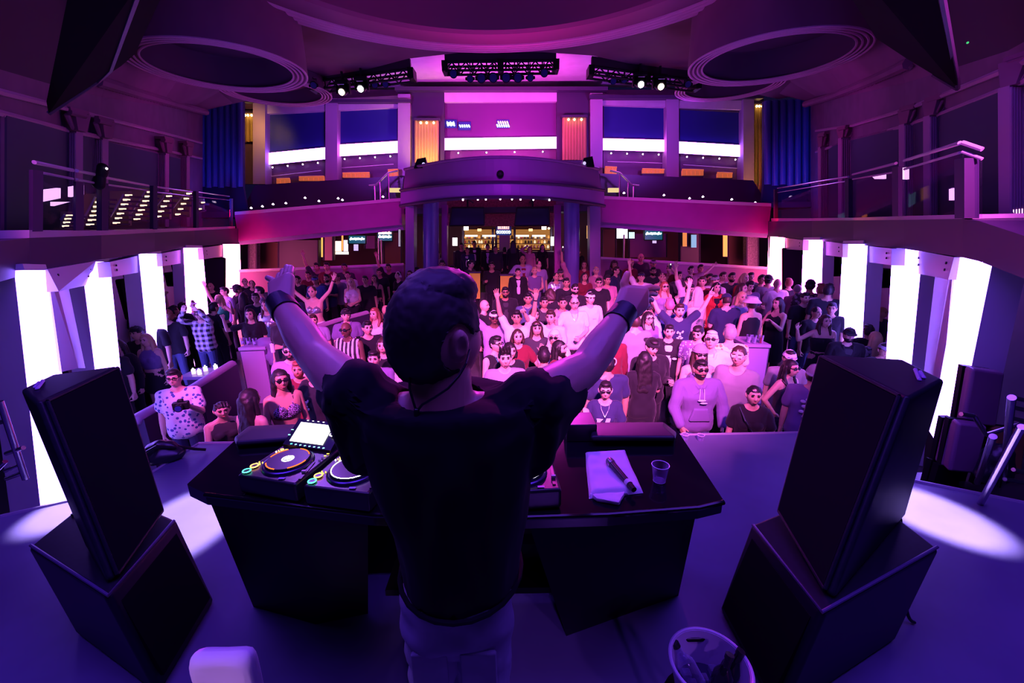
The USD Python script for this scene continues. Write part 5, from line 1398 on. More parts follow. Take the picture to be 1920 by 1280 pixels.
            part(tt, 'viewfinder', rhull([q + rr * a * .025 + fdir * b_ + np.array([0, 0, z]) for a in (-1, 1) for b_ in (-.02, .02) for z in (.04, .07)], .008), m_black)


def tube_m(pts, r):
    return M.batch_boolean([bone(a, b, r, r, 8) for a, b in zip(pts[:-1], pts[1:])], m3.OpType.Add)


CAT = open_catalog = '''
75 655 .84 60 | M long:k | tee:black pants:black | down down | f,hl=.34 | person with long dark hair in profile before the nearest left column
160 640 .80 20 | L short:k | tee:stripe pants:black | down down | - | young person in striped shirt half hidden behind the left loudspeaker
180 665 .76 170 | M short:k | tee:black pants:black | down down | - | dark haired head turned away, low behind the left loudspeaker
195 640 .84 5 | L bald:b | tee:black pants:black | down down | w=1.08 | bald person in black tee above the left loudspeaker
219 635 .86 5 | L long:k | jacket:black pants:black | down down | f,in=black,hl=.3 | person with long dark hair in black v-neck jacket by left loudspeaker
254 611 .86 -5 | L short:k | tee:black pants:black | bent/open down | hat=capb.black | person in black cap and tee raising one open hand, left side
271 624 .86 8 | L long:y | crop:violet mini:black | down down | f,hl=.32 | blonde person in grey halter crop top and black skirt, left side
256 570 .88 20 | L short:k | tee:black pants:black | down down | hat=bucket.white | person in white bucket hat and black tee, left side
277 590 .88 -4 | L bald:b | tee:black pants:black | down down | beard | bald bearded person behind the blonde one, left side
292 572 .90 0 | M buzz:k | long:black pants:black | up/point down | - | person with shaved head pointing one finger up by left columns
310 580 .88 10 | L curly:r | tee:black pants:denim | down down | w=1.1 | person with curly auburn hair in loose black tee, left side
322 572 .88 150 | M short:k | tee:black pants:black | down up/fist | - | person seen from behind with a raised fist near the curly haired one
339 566 .88 170 | M short:k | tee:char pants:black | down down | - | dark figure turned away near the lampshade, left side
356 562 .89 60 | L short:b | tee:lilac pants:black | down down | hat=cap.grey | person in grey cap and pale tee in profile, left side
372 578 .88 5 | L short:b | long:plaid pants:denim | clap clap | specs | person in black and white plaid shirt clapping above the head
394 530 .92 10 | L bald:b | tee:black pants:black | down down | - | bald person in dark clothes beside the second farthest left column
409 551 .90 -12 | L long:y | crop:green pants:black | up wave | f | blonde person in green top with one arm stretched up
420 537 .92 -30 | M short:k | tee:lilac pants:black | down down | - | person in pale tee behind the blonde one in green
398 566 .9 160 | M short:k | tee:black pants:black | down down | - | dark haired figure facing away left of the blonde one in green
443 535 .92 140 | M short:k | long:black pants:black | down hip | hat=fedora.black | person in black brimmed hat and black shirt before the farthest column
458 521 .94 20 | L bald:b | tee:black pants:black | down down | - | bald person lit red at the foot of the farthest left column
471 524 .94 30 | M buzz:k | tee:black pants:black | down down | - | person with shaved head beside the red lit wall, left
455 546 .93 170 | M long:k | long:black pants:black | down down | f | person with long black hair turned away near the farthest left column
467 577 .92 15 | L long:k | tee:black pants:black | fist down | f,itemB=cup,who=person_with_raised_fist_at_left_table | person with dark hair and one raised fist behind the left table
486 536 .95 -60 | L short:k | tee:ash pants:black | down down | - | person with a faded haircut looking left, near the red wall
497 561 .96 5 | L long:b | vest:silver shorts:white | down down | f,hl=.24 | person in shiny silver top and white shorts left of the performer's arm
478 548 .95 20 | M short:k | tee:black pants:black | down down | - | dark figure left of the one with the faded haircut
507 528 .96 10 | M short:k | tee:black pants:black | down down | - | dim figure near the red wall behind the silver top
524 580 .92 -20 | L short:b | tee:black pants:black | down hold | itemB=can,who=person_behind_the_left_forearm | person half hidden behind the performer's left forearm holding a can
545 545 .95 10 | M short:k | tee:navy pants:black | down down | - | dim figure just right of the performer's left wrist
557 516 .97 -10 | M short:k | tee:black pants:black | down down | - | dim figure above the performer's left wrist
584 535 1.04 5 | L back:b | bikini:silver pants:white | vup vup | f,bandB | person in silver bra top with both arms thrown up high
590 517 .98 10 | M short:k | tee:blue pants:black | down down | hat=cap.blue | person in blue cap behind the one with both arms up
612 513 .98 -5 | M short:k | tee:navy pants:black | down hold | itemB=phone,who=bearded_person_right_of_the_raised_arms,beard | bearded person in navy tee right of the raised arms
577 508 .98 0 | M short:k | tee:maroon pants:black | down down | - | dim figure lit red behind the raised left arm
593 492 1 5 | M short:k | tee:char pants:black | up down | - | distant dim figure raising one arm under the left opening
612 491 1 5 | M short:k | tee:maroon pants:black | down down | - | distant dim figure right of the one raising an arm, left opening
645 493 1 5 | M short:k | tee:char pants:black | down down | - | distant figure below the wide teal screen on the left
586 588 .88 20 | L short:b | tee:lilac pants:black | down down | - | person with short brown hair behind the performer's left forearm
632 512 .98 -20 | M buzz:k | tee:ash pants:black | down down | - | person in grey tee left of the two in white jackets
651 508 .98 5 | L short:b | jacket:white pants:black | down down | in=white | taller person in white jacket behind the long haired blonde one
657 520 .97 10 | L long:y | crop:white pants:black | hold clasp | f,itemA=can,who=blonde_person_in_white_crop_top | blonde person in white crop top with a tall can
647 578 .93 25 | L short:k | polo:violet pants:black | hold hold | hat=capb.black,itemB=phone,who=person_in_backward_cap | person in backward black cap and purple polo looking at a phone
648 604 .92 -10 | D bald:k | vest:stripe pants:black | hold hold | shades,itemB=phone,who=person_in_striped_vest | dark skinned bald person in black and white striped vest and sunglasses
687 600 .92 35 | L short:k | tee:black pants:black | bentv down | - | person in black tee holding up two fingers, left of the performer
702 575 .93 -15 | L long:r | tank:white pants:black | down down | f,hl=.22 | brightly lit person with swept back reddish hair
723 572 .94 60 | M bald:b | tee:black pants:black | down down | hp=-20 | bald person with head tilted back beside the performer's head
730 597 .92 10 | L short:b | tee:ash pants:black | clasp clasp | - | person in pale grey tee with clasped hands left of the performer's head
736 612 .91 20 | L bob:b | tank:white pants:black | down bent | f | brightly lit person with bobbed hair tight beside the performer's head
702 514 .98 -5 | M long:k | tube:black mini:black | down down | f,belt,hl=.3 | person in black strapless top with a white waist bag
710 503 .99 10 | M short:k | tee:black pants:black | down down | - | dim figure behind the one with the white waist bag
684 516 .98 5 | M short:k | tee:black pants:black | down down | - | black clad figure left of the one with the white waist bag
746 509 .98 -30 | L bun:b | long:black pants:black | down hold | hat=phones.white,f | person with white headphones over tied hair, left of the performer
728 494 1 0 | M short:k | tee:black pants:black | up down | - | distant figure raising one arm near the left square pillar
717 631 .93 5 | L long:b | tee:black pants:black | clasp clasp | f,hl=.3 | smiling person with long brown hair hugged from behind
700 655 .86 5 | L short:k | long:violet pants:black | clasp clasp | - | lilac sleeved person hugging the one with long brown hair
754 680 .86 200 | L long:w | tank:white pants:white | down down | f,hl=.2 | platinum blonde person in white seen from behind left of performer's neck
540 640 .92 20 | L short:k | tee:lilac pants:black | down down | shades,beard | person in lilac tee and sunglasses below the performer's left arm
557 675 .88 15 | M short:r | tee:maroon pants:black | down down | beard | ruddy bearded person behind the mesh bikini top
522 690 .90 40 | M long:k | bikini:mesh pants:black | down down | f,shades,hl=.34 | person with long black hair in mesh bikini top and sunglasses
583 678 .90 -30 | L curly:k | tee:black pants:ash | face down | print=art | person with curly black fringe in black tee, hand near the chin
463 727 .86 160 | L long:k | tank:black pants:black | down down | f,hl=.42 | person with very long dark hair turned away at the stage edge
404 727 .84 40 | L braid:k | crop:char pants:black | reach reach | f,lean=.35 | person with braids in halter top leaning on the stage edge
323 690 .86 20 | L short:k | tee:floral pants:navy | down phone | specs,itemB=camera,who=person_in_floral_shirt | person in white floral shirt raising a camera
889 451 1 5 | M short:k | jacket:black pants:black | down down | z=.4 | dark suited figure with black hair before the left bar shelves
914 457 1 0 | M short:k | jacket:black pants:black | down down | z=.4 | broad dark figure left of the purple bar cabinet
929 460 1 10 | M short:b | long:char pants:black | down down | z=.4 | dark figure touching the purple bar cabinet
876 463 1 -10 | M short:k | jacket:navy pants:black | down hold | z=.4,itemB=lit,who=dark_figure_near_the_left_bar_post | dark figure with a lit phone near the left bar post
962 450 1 180 | M long:k | long:black pants:black | down down | f,z=.4 | figure with long dark hair silhouetted against the right bar shelves
993 461 1 0 | L long:r | long:pink pants:black | head down | f,z=.4 | person in pink with one hand at the head before the bar
1017 457 1 0 | L long:k | tee:black pants:black | down down | f,z=.4 | person with long black hair before the right end of the bar
865 455 1 0 | M short:k | long:char pants:black | down down | z=.4 | dim figure at the far left end of the bar
946 463 1 170 | M short:k | jacket:black pants:black | down down | z=.4 | dark figure under the purple bar cabinet
822 472 1 10 | L bob:b | tee:white pants:black | down down | f | person in white top by the left round pillar
829 487 1 5 | M short:k | tee:char pants:black | down down | - | figure in dark grey beside the left round pillar
812 488 1 -10 | M short:b | tee:violet pants:black | down down | - | figure in violet left of the round pillar
848 496 1 5 | M short:k | tee:black pants:black | down down | - | dim figure just above the performer's hair
782 500 1 5 | M short:k | tee:pink pants:black | down down | - | figure in pink near the left square pillar
768 506 1 -10 | L bob:b | tee:ash pants:black | down down | f,specs | person in glasses left of the performer's hair
881 487 1 70 | L short:k | jacket:char pants:black | down down | - | person in grey suit in profile right of the performer's hair
922 490 1 -5 | M short:k | long:black pants:black | hold down | - | broad person in black before the yellow panels
980 479 1 10 | T bald:k | jacket:lilac pants:black | hip hip | in=maroon | bald person in lilac jacket with hands on hips
971 502 1 5 | L short:k | jacket:black pants:black | down down | in=white | person in black jacket and white shirt before the lilac jacket
1002 500 1 5 | L short:y | vest:violet pants:denim | clasp clasp | w=1.1 | short blond haired person in sleeveless top with clasped hands
1010 488 1 20 | L buzz:b | tee:lilac pants:black | down down | - | person with shaved head in pale lilac tee turned right
1043 510 .99 10 | M back:k | jacket:silver pants:black | down down | f,in=silver | person in shiny metallic zip jacket
1051 503 1 -10 | M short:k | tee:char pants:black | down down | hat=cap.char | person in dark cap right behind the metallic jacket
1064 458 1 30 | L short:k | long:lilac pants:black | down down | z=.4 | figure with a face lit pale near the right red pillar
1085 467 1 -10 | M short:k | tee:black pants:black | down down | - | dim figure beside the right round pillar
1070 484 1 20 | M short:k | tee:pink pants:black | up/curl down | itemA=lit,who=distant_person_near_the_right_round_pillar | distant person filming with a raised phone light
1096 488 1 -15 | M long:b | tee:maroon pants:black | down down | f | dim figure in maroon below the raised phone light
1078 531 .98 10 | L short:k | tee:black pants:black | down down | shades,beard | bearded person in sunglasses behind the bald clapping one
1062 520 .99 0 | M short:k | tee:black pants:black | down down | - | dim figure left of the bearded one in sunglasses
1077 556 .97 5 | L bald:b | tee:white pants:black | bent/flat clasp | specs,chain | bald person in glasses and white tee raising one hand
947 537 .97 5 | T short:k | jacket:black pants:black | down down | beard,specs,in=char | bearded person in glasses and black jacket right of the performer's head
907 562 .95 60 | L bald:b | tee:black pants:black | down down | - | bald head just right of the performer's head
926 582 .94 10 | D short:k | tee:lilac pants:black | vup down | shades,hat=capb.white | dark skinned person in sunglasses with one arm flung up
969 580 .95 -5 | M short:k | tee:white pants:black | up up | bandB | person with two hands raised right of the performer's head
1002 576 .95 15 | L short:k | hood:black pants:black | down down | hat=hood.black,yell | person in black hood shouting
1032 539 .98 170 | M bob:b | tee:black pants:black | down down | f | person with brown bob seen from behind, near the middle
1033 580 .95 -20 | L short:b | tee:white pants:black | point down | - | person pointing up with a pale arm near the middle
990 548 .98 0 | M short:k | tee:denim pants:black | down down | - | figure in blue behind the raised hands
1020 555 .97 10 | M short:k | tee:char pants:black | down down | - | dark figure left of the brown bob
1055 555 .97 0 | M short:k | tee:lilac pants:black | down down | - | figure in lilac left of the bald clapping one
928 628 .92 50 | L short:k | vest:black pants:black | down down | specs,lanyard | person with a faded haircut, glasses and blue lanyard
946 651 .92 8 | L spike:k | tee:lilac pants:navy | cross cross | - | spiky haired person in lilac tee with folded arms at the front
970 615 .93 10 | L bob:b | tee:maroon pants:black | down bent/flat | f | person in dark red top with one flat palm raised
955 640 .90 20 | L bob:k | tee:black pants:black | down down | f | small face behind the spiky haired one
1006 600 .94 5 | L long:b | tee:char pants:black | down bent | f,up | brightly lit person with sunglasses pushed up on the head
1040 616 .92 -15 | L long:w | shawl:cream pants:black | down down | f,shades,hat=scarf.cream | person in cream head scarf, shawl and sunglasses
1048 636 .91 60 | L long:k | long:maroon pants:black | down down | beard,hl=.34 | laughing long haired bearded person in profile
1020 650 .88 180 | M short:k | tee:black pants:black | down down | - | dark head turned away in front of the cream shawl
1123 520 .99 -5 | L short:k | tee:black pants:black | down down | specs,w=1.08 | person in glasses and black tee above the performer's right arm
1107 547 .98 15 | L short:k | tee:white pants:black | down down | hat=capb.white,print=bar | person in white backward cap and white tee by the right arm
1118 499 1 0 | L bun:y | tee:pink pants:black | down down | f,hat=band.silver | pink lit person with a sparkling headband
1096 510 1 5 | M long:k | tee:maroon pants:black | down down | f | person with long dark hair in maroon left of the glasses and black tee
1139 515 1 10 | M short:k | tee:pink pants:black | down down | - | pinkish figure between the glasses wearer and the short haired profile
1155 499 1 50 | L short:b | tee:navy pants:black | down down | - | short haired person in navy looking right, above the right wrist
1152 488 1 0 | M curly:b | tee:char pants:black | down down | - | distant curly haired figure above the short haired profile
1203 510 1 -15 | L short:k | tee:white pants:black | up wave | hp=-15,hat=cap.navy | person in navy cap with face lifted and both hands up
1202 475 1 0 | M bald:k | tee:char pants:black | down down | z=.4 | distant bald figure below the right opening
1183 485 1 5 | M bun:b | tee:maroon pants:black | down down | f,hat=band.yellow | distant person with a gold headband near the slim pole
1225 500 1 0 | M short:k | tee:char pants:black | down bent | beard | bearded dark haired person right of the navy cap
1225 486 1 0 | M short:k | tee:char pants:black | down down | hat=cap.ash | distant figure in pale cap under the right opening
1242 510 1 -10 | L back:b | tank:white pants:black | down down | f | brightly lit person with hair tied back, behind the sunglasses wearer
1246 526 .99 5 | L long:r | tank:lilac pants:black | hip hold | f,shades,itemB=cup,who=red_haired_person_in_lilac_tank | red haired person in lilac tank top and sunglasses
1256 496 1 -50 | L short:b | tee:maroon pants:black | down down | - | short haired person looking left under the right opening
1213 564 .97 0 | L short:k | tee:white pants:black | down clasp | hat=cap.black | person in black cap and white tee beside the right pointing hand
1216 582 .95 10 | L long:k | vest:violet pants:black | hip phone | specs,strap,hl=.2 | person with long dark hair, glasses and grey vest below the right hand
1192 588 .94 185 | L short:b | tee:lilac pants:black | down down | w=1.1 | broad back in pale lilac tee below the performer's right hand
1257 559 .97 170 | L short:p | tee:blue pants:black | up down | - | pink haired person seen from behind with one arm up
1275 568 .96 -5 | L short:b | tee:navy pants:black | vup vup/point | yell,print=art | shouting person in navy printed tee with both arms up
1272 508 1 30 | L short:k | jacket:char pants:black | down down | in=white | person in open dark jacket over white, right of the red haired one
1296 498 1 5 | L short:k | tee:pink pants:black | wide wide | itemA=lit,who=person_with_arms_spread_wide | person in pale shirt with arms spread wide, phone lit
1314 495 1 0 | M short:k | tee:maroon pants:black | down down | - | dim figure right behind the wide spread arms
1292 517 1 -20 | L short:k | tee:white pants:black | up down | hat=capb.black | person in backward cap below the wide spread arms
1294 532 .99 20 | L short:k | tee:navy pants:black | down down | - | person in navy tee left of the platinum hair
1309 536 .99 190 | L long:w | tank:white pants:black | down bent | f,hl=.26 | platinum blonde person seen from behind near the right middle
1318 517 1 -30 | L short:b | tee:maroon pants:black | down down | - | person looking left above the platinum hair
1331 512 1 0 | M short:k | tee:maroon pants:black | down down | - | dim red lit figure right of the wide spread arms
1342 515 1 -40 | L short:k | tee:white pants:black | down down | hat=cap.grey | person in grey cap and white tee behind the red jacket
1344 528 .99 -5 | L long:k | jacket:red pants:red | down down | f,in=black,hl=.3 | black haired person in shiny red jacket
1356 509 1 10 | L short:b | tee:white pants:black | down down | - | person in white tee above the navy back
1364 550 .98 175 | L short:b | tee:navy pants:black | down hold | hat=cap.navy,hp=18,w=1.1 | broad back in navy tee and cap, head bowed
1373 510 1 0 | M short:k | tee:char pants:black | down down | beard | bearded dim figure before the far right low wall
1392 529 .99 30 | L long:b | long:pink pants:black | down down | f | person in pink with brown hair near the right red wall
1392 545 .98 0 | L long:y | tee:lilac pants:black | hold clasp | f,itemB=cup,who=blonde_person_in_lilac_top | blonde person in lilac top looking at a cup
1408 510 1 0 | M short:k | tee:char pants:black | down down | - | dark haired figure by the far right wall
1406 525 1 5 | L short:k | tee:violet pants:black | down hold | hp=15,w=1.1 | broad person in violet tee looking down
1412 556 .97 185 | L back:b | dress:black pants:black | down down | f,hat=bucket.white | person in white bucket hat and black dress from behind
1397 511 1 10 | L bob:y | tee:red pants:black | down down | f | red lit fair haired figure by the far right wall
1429 514 1 0 | M short:k | tee:black pants:black | down down | - | figure in black left of the farthest right column
1442 515 1 170 | M short:k | tee:ash pants:black | down down | hat=capb.black | person in black cap seen from behind at the farthest right column
1145 608 .94 180 | L short:b | long:maroon pants:black | down down | print=cee | maroon shirt seen from behind with a pale letter on the back
1140 664 .90 185 | M short:k | tee:navy pants:black | down down | w=1.1 | broad back in navy tee below the performer's right elbow
1223 632 .92 10 | L short:k | jacket:black pants:black | down hold | hat=capb.black,hp=16,in=black | person in backward black cap looking down at the front
1210 657 .89 175 | L long:k | tee:black pants:black | phone down | f,hl=.40,itemA=phone,who=long_haired_person_seen_from_behind | very long haired person from behind lifting a phone
1256 607 .94 -15 | L short:k | jacket:black pants:black | down down | stache,in=white,print=oval | person with a moustache, black jacket over a white shirt
1136 712 .84 -10 | L short:k | tee:navy pants:black | rest rest | shades,chain,print=seven,f | person in sunglasses and dark jersey with a large number at the stage edge
1076 722 .82 10 | L long:b | tank:white pants:black | down down | f | person in white top half hidden by the performer's right sleeve
1315 672 .88 -2 | M short:k | hood:violet pants:denim | rest rest | shades,beard,w=1.14,print=swoosh | heavy bearded person in purple hoodie and sunglasses at the stage edge
1314 645 .90 -4 | L long:b | tank:white pants:black | down down | shades,hat=beanie.ash,f,w=1.1 | person in ribbed grey beanie behind the purple hoodie
1311 608 .94 -40 | L short:k | tee:dots pants:black | down down | hp=20 | dark haired person in spotted shirt leaning to the right
1336 619 .93 -30 | L short:w | jacket:white pants:black | clasp down | shades,in=white,hp=-12 | white lit person in dark sunglasses, head thrown back
1371 608 .94 170 | L short:g | tee:bloom pants:black | hold down | itemA=drink,who=person_in_yellow_floral_shirt | person in yellow floral shirt seen from behind with a red drink
1388 646 .90 -40 | L back:b | shawl:ash pants:black | down down | f,wshades | person wrapped in a grey shawl with white sunglasses
1415 716 .84 -18 | L pony:k | tee:black pants:black | down rest | f,strap,lean=.06,itemB=bottle,who=smiling_person_at_the_stage_edge | smiling person in black v-neck leaning on the stage edge
1461 556 .94 -70 | L long:k | dress:black pants:black | phone phone | f,hl=.36,itemA=cup,who=person_in_black_dress_in_profile | long haired person in black dress in profile, right side
1459 523 .95 170 | L bald:b | tee:white pants:black | down hold | - | bald person in white tee from behind, right side
1481 521 .95 175 | M short:r | tee:black pants:black | down down | - | person with reddish hair and black tee from behind, right side
1497 532 .98 165 | L buzz:g | tee:pink pants:char | down down | - | person with shaved grey hair in pale pink shirt from behind
1521 524 1.03 150 | M short:k | tee:camo pants:black | down down | hat=cap.black | person in black cap and mottled shirt by the second right column
1511 547 .92 -5 | L short:k | tee:black pants:denim | down down | - | tall person in black v-neck and jeans, right side
1532 573 .88 5 | M buzz:k | tee:black pants:denim | down clasp | - | person with round face in black tee behind the waving one
1543 531 1.0 180 | L short:r | tee:white pants:black | down down | w=1.1 | broad white tee seen from behind between right columns
1556 531 1.0 150 | M short:k | tee:black pants:black | down down | - | dark haired person right of the broad white tee
1562 566 .88 -40 | M short:k | tee:black pants:black | down down | - | person in black tee beside the middle right column
1550 588 .89 -10 | L long:b | tube:black skirt:black | wave down | f,hl=.24,w=1.08 | person in black strapless dress waving one hand
1484 672 .86 20 | L long:k | tank:char pants:black | hip lean | f,strap,shades,hl=.26 | long haired person with a fringe and shoulder strap near the right loudspeaker
1482 655 .85 -20 | L short:k | tee:grey pants:black | down down | hat=cap.floral | person in patterned cap behind the fringe and shoulder strap
1529 684 .82 140 | L short:k | tee:violet pants:char | reach down | hat=capb.ash,print=backart,lean=.1 | person in printed grey tee leaning beside the right loudspeaker
1609 566 .86 170 | M short:k | hood:black pants:black | down down | hat=hood.violet | hooded figure from behind before the second nearest right column
1655 574 .84 20 | L buzz:y | tee:navy pants:black | down down | - | brightly lit person in navy tee beside the second nearest right column
1632 596 .83 10 | L long:k | long:black pants:black | down down | f | dark haired person between hooded figure and bright one
1594 614 .84 -20 | L short:k | jacket:black pants:black | down down | hat=cap.black,beard,in=char | bearded person in black cap above the right loudspeaker
1632 608 .80 170 | M short:k | jacket:black pants:black | down down | - | dark haired person with bowed head above the right loudspeaker
1644 620 .80 185 | L long:y | long:camo pants:black | down down | f,hl=.36 | long blonde hair seen from behind above the right loudspeaker
1660 642 .77 -20 | M short:k | tee:char pants:black | down down | hat=cap.ash | person in grey cap low behind the right loudspeaker
1740 598 .84 -60 | L short:b | tee:black pants:black | hold hold | hat=capb.maroon,itemB=drink,who=person_in_backward_red_cap | person in backward red cap and black tee at the nearest right column
1726 608 .82 -30 | M short:k | tee:maroon pants:black | down down | - | dim figure behind the one in the red cap
'''
def arrange(lines):
    """floor height and height factor for each person, nudged so that nobody stands inside a neighbour, a column or the furniture"""
    n_ = len(lines)
    px, py, sc, z, rad = (np.zeros(n_) for _ in range(5))
    fixed = np.zeros(n_, bool)
    for i, l in enumerate(lines):
        q = l.split('|')
        px[i], py[i], sc[i], _y = [float(a) for a in q[0].split()]
        raised = 'z=.4' in q[4]
        z[i], rad[i] = FLOOR, .24 if 'w=1.1' in q[4] else .215
        if raised or Zp(px[i], py[i], FLOOR + 1.755 * sc[i])[1] > 13.9 or Zp(px[i], py[i], FLOOR + 1.755 * sc[i])[1] < 0:
            best = []
            for D in (13.0, 13.5, 15.7, 16.3, 16.9):
                f = .40 if D > 15 else FLOOR
                k = (W(px[i], py[i], D)[2] - f) / 1.755
                best.append((abs(k - 1) + .02 * ((i * 7) % 5 == int(D) % 5), k, f))
            _, sc[i], z[i] = min(best)
            fixed[i] = True
    s0 = sc.copy()
    at = lambda i: Zp(px[i], py[i], z[i] + 1.755 * sc[i])[:2]
    for it in range(260):
        X = np.array([at(i) for i in range(n_)])
        move = np.zeros(n_)
        for i in range(n_):
            d = np.hypot(*(X - X[i]).T)
            for j in np.nonzero(d < rad[i] + .24)[0]:
                if j > i:
                    need = rad[i] + rad[j] - d[j]
                    if need > 0:
                        s = 1 if X[i][1] > X[j][1] else -1
                        move[i] += s * need * .5; move[j] -= s * need * .5
            for c, r in OBST:
                dd = math.hypot(X[i][0] - c[0], X[i][1] - c[1])
                if dd < r + .22:
                    move[i] -= (r + .22 - dd) * .8
            if abs(X[i][0]) < 2.95 and X[i][1] < 3.66:
                move[i] += 3.66 - X[i][1]
        for i in range(n_):
            if abs(move[i]) > 1e-4:
                dzdy = (z[i] + 1.755 * sc[i] - CAM[2]) / X[i][1]
                lim = (.95, 1.04) if fixed[i] else (.88, 1.09)
                sc[i] = np.clip(sc[i] + np.clip(move[i], -.12, .12) * dzdy / 1.755 * .6, s0[i] * lim[0], s0[i] * lim[1])
    return list(zip(sc, z))


OBST = [(Zp(471, 652, .85) + (0, .2, 0), .34), (Zp(1421, 645, .85) + (0, .25, 0), .36), (Zp(505, 640, .9) + (0, .2, 0), .28), (Zp(385, 700, .5), .32)] + [(b_, .17) for b_ in col_base]
lines_ = CAT.strip().split('\n')
for ln_, (sc_, z_) in zip(lines_, arrange(lines_)):
    make_person(ln_, float(sc_), float(z_))
# ================================================================ the performer, seen from behind
def performer():
    A = lambda px, py, D: W(px, py, D)
    foot = np.array([-.12, .86, STAGE])
    t = thing('person', 'performer from behind in loose black tee and pale jeans, both arms raised over the booth', 'person', foot)
    sk = mat('performer_skin', (.50, .27, .20), .45, spec=.4)
    Sx = lambda p, r, n=20: M.sphere(r, n).translate(tuple(p))
    hc_ = A(821, 631, .88)
    nk0, nk1 = A(828, 700, .87), A(826, 790, .85)
    sl, sr = A(672, 742, .90), A(1000, 752, .90)
    el, er = A(592, 668, 1.05), A(1098, 690, 1.05)
    wl, wr = A(527, 570, 1.22), A(1168, 588, 1.22)
    neck = M.batch_hull([Sx(nk0, .064), Sx(nk1, .073)])
    trap = M.batch_hull([Sx(nk1 + (0, 0, -.01), .07), Sx(A(760, 775, .87), .05), Sx(A(905, 775, .87), .05), Sx(A(826, 840, .86), .09)])
    chest = M.batch_hull([Sx(A(775, 850, .88), .07), Sx(A(888, 850, .88), .07), Sx(A(805, 930, .88), .06), Sx(A(865, 930, .88), .06)])
    arms = []
    for s, e, w in ((sl, el, wl), (sr, er, wr)):
        m = e * .62 + w * .38
        arms += [M.batch_hull([Sx(s, .062), Sx(s * .5 + e * .5, .056)]), M.batch_hull([Sx(s * .5 + e * .5, .056), Sx(e, .046)]), M.batch_hull([Sx(e, .046), Sx(m, .047)]), M.batch_hull([Sx(m, .047), Sx(w, .031)])]
    body = man(soft(M.batch_boolean([neck, trap, chest] + arms, m3.OpType.Add), .018, 10))
    hd = man(soft(head_unit(True).scale((1.06, 1.06, 1.12)), .012, 3))
    yaw = 138
    ph = lambda mf: mf.rotate((4, 0, 0)).rotate((0, 0, yaw)).translate(tuple(hc_))
    # hands: left one closed with the forefinger out to the side, right one pointing to the right with the thumb up
    def digits(root, tip, r0, r1, bow, n=14):
        mid = (np.array(root) + tip) / 2 + np.array(bow)
        return [M.batch_hull([Sx(root, r0, n), Sx(mid, (r0 + r1) / 2, n)]), M.batch_hull([Sx(mid, (r0 + r1) / 2, n), Sx(tip, r1, n)])]
    hL = [M.batch_hull([Sx(A(519, 567, 1.22), .022), Sx(A(536, 566, 1.22), .022), Sx(A(516, 536, 1.27), .020), Sx(A(541, 522, 1.27), .018), Sx(A(538, 545, 1.27), .020)])]
    hL += digits(A(519, 534, 1.275), A(502, 521, 1.30), .012, .0085, (0, 0, .004))
    for i, (x, y) in enumerate(((523, 526), (530, 520), (537, 515), (543, 513))):
        k = A(x, y, 1.285)
        hL += digits(k, A(x + 1.5, y - 10 - 2 * i % 5, 1.325), .0125 - .0007 * i, .010, (0, .008, .006))
        hL += digits(A(x + 1.5, y - 10 - 2 * i % 5, 1.325), A(x + 3, y + 4, 1.345), .010, .0085, (0, .01, 0))
    hR = [M.batch_hull([Sx(A(1160, 585, 1.22), .022), Sx(A(1178, 592, 1.22), .022), Sx(A(1174, 546, 1.26), .020), Sx(A(1205, 572, 1.26), .018), Sx(A(1204, 548, 1.27), .020)])]
    for i, (x, y, tx, ty) in enumerate(((1201, 545, 1233, 540), (1205, 552, 1229, 551), (1205, 561, 1222, 562), (1202, 570, 1215, 573))):
        hR += digits(A(x, y, 1.27), A(tx, ty, 1.33 + .01 * i), .0125 - .0008 * i, .0085, (0, -.004, .006))
    hR += digits(A(1174, 548, 1.26), A(1176, 514, 1.27), .015, .010, (-.008, 0, 0))
    body = M.batch_boolean([body, ph(hd)] + [man(soft(M.batch_boolean(h, m3.OpType.Add), .006, 8)) for h in (hL, hR)], m3.OpType.Add)
    part(t, 'body', body, sk, 60)
    # cropped hair, longer on top, shorn at the sides and nape
    cap = M.sphere(1, 56).scale((.0875, .110, .128)).translate((0, .010, .012))
    bigb = lambda lo, hi: M.cube(tuple(np.array(hi, float) - lo), False).translate(tuple(lo))
    hair = cap - bigb((-.2, -.3, -.3), (.2, -.058, .074)) - bigb((-.2, -.3, -.3), (.2, .000, .016)) - bigb((-.2, -.3, -.3), (.2, .3, -.082))
    hair = hair - M.sphere(.044, 20).scale((1, 1, 1.2)).translate((-.088, .012, -.010)) - M.sphere(.044, 20).scale((1, 1, 1.2)).translate((.088, .012, -.010))
    top = M.sphere(1, 40).scale((.070, .084, .050)).translate((0, -.008, .098))
    hv, hf = soft(union(hair, top), .010, 4, .0025, 120, 5)
    part(t, 'hair', ph(man((hv, hf))), mat('performer_hair', (.010, .007, .008), .6))
    # tee
    def ring(px0, px1, py, D, k):
        mid = (px0 + px1) / 2
        z = A(mid, py, D - k)[2]                       # the row is where the back of the shirt is seen
        w = FPX / (D * math.cos(PITCH) + (CAM[2] - z) * math.sin(PITCH))
        c_ = np.array([(mid - 960) / w, D, z])
        return [c_ + np.array([math.cos(a) * (px1 - px0) / 2 / w, math.sin(a) * k, 0]) for a in np.linspace(0, 2 * math.pi, 25)[:-1]]
    rows = [(752, 908, 772, .86, .085), (668, 1004, 792, .875, .125), (664, 1020, 850, .88, .145), (688, 1002, 920, .88, .15), (710, 988, 990, .88, .15), (728, 984, 1050, .88, .155), (742, 976, 1110, .88, .16), (750, 966, 1166, .88, .16)]
    tee = [hullp(ring(*a) + ring(*b)) for a, b in zip(rows[:-1], rows[1:])]
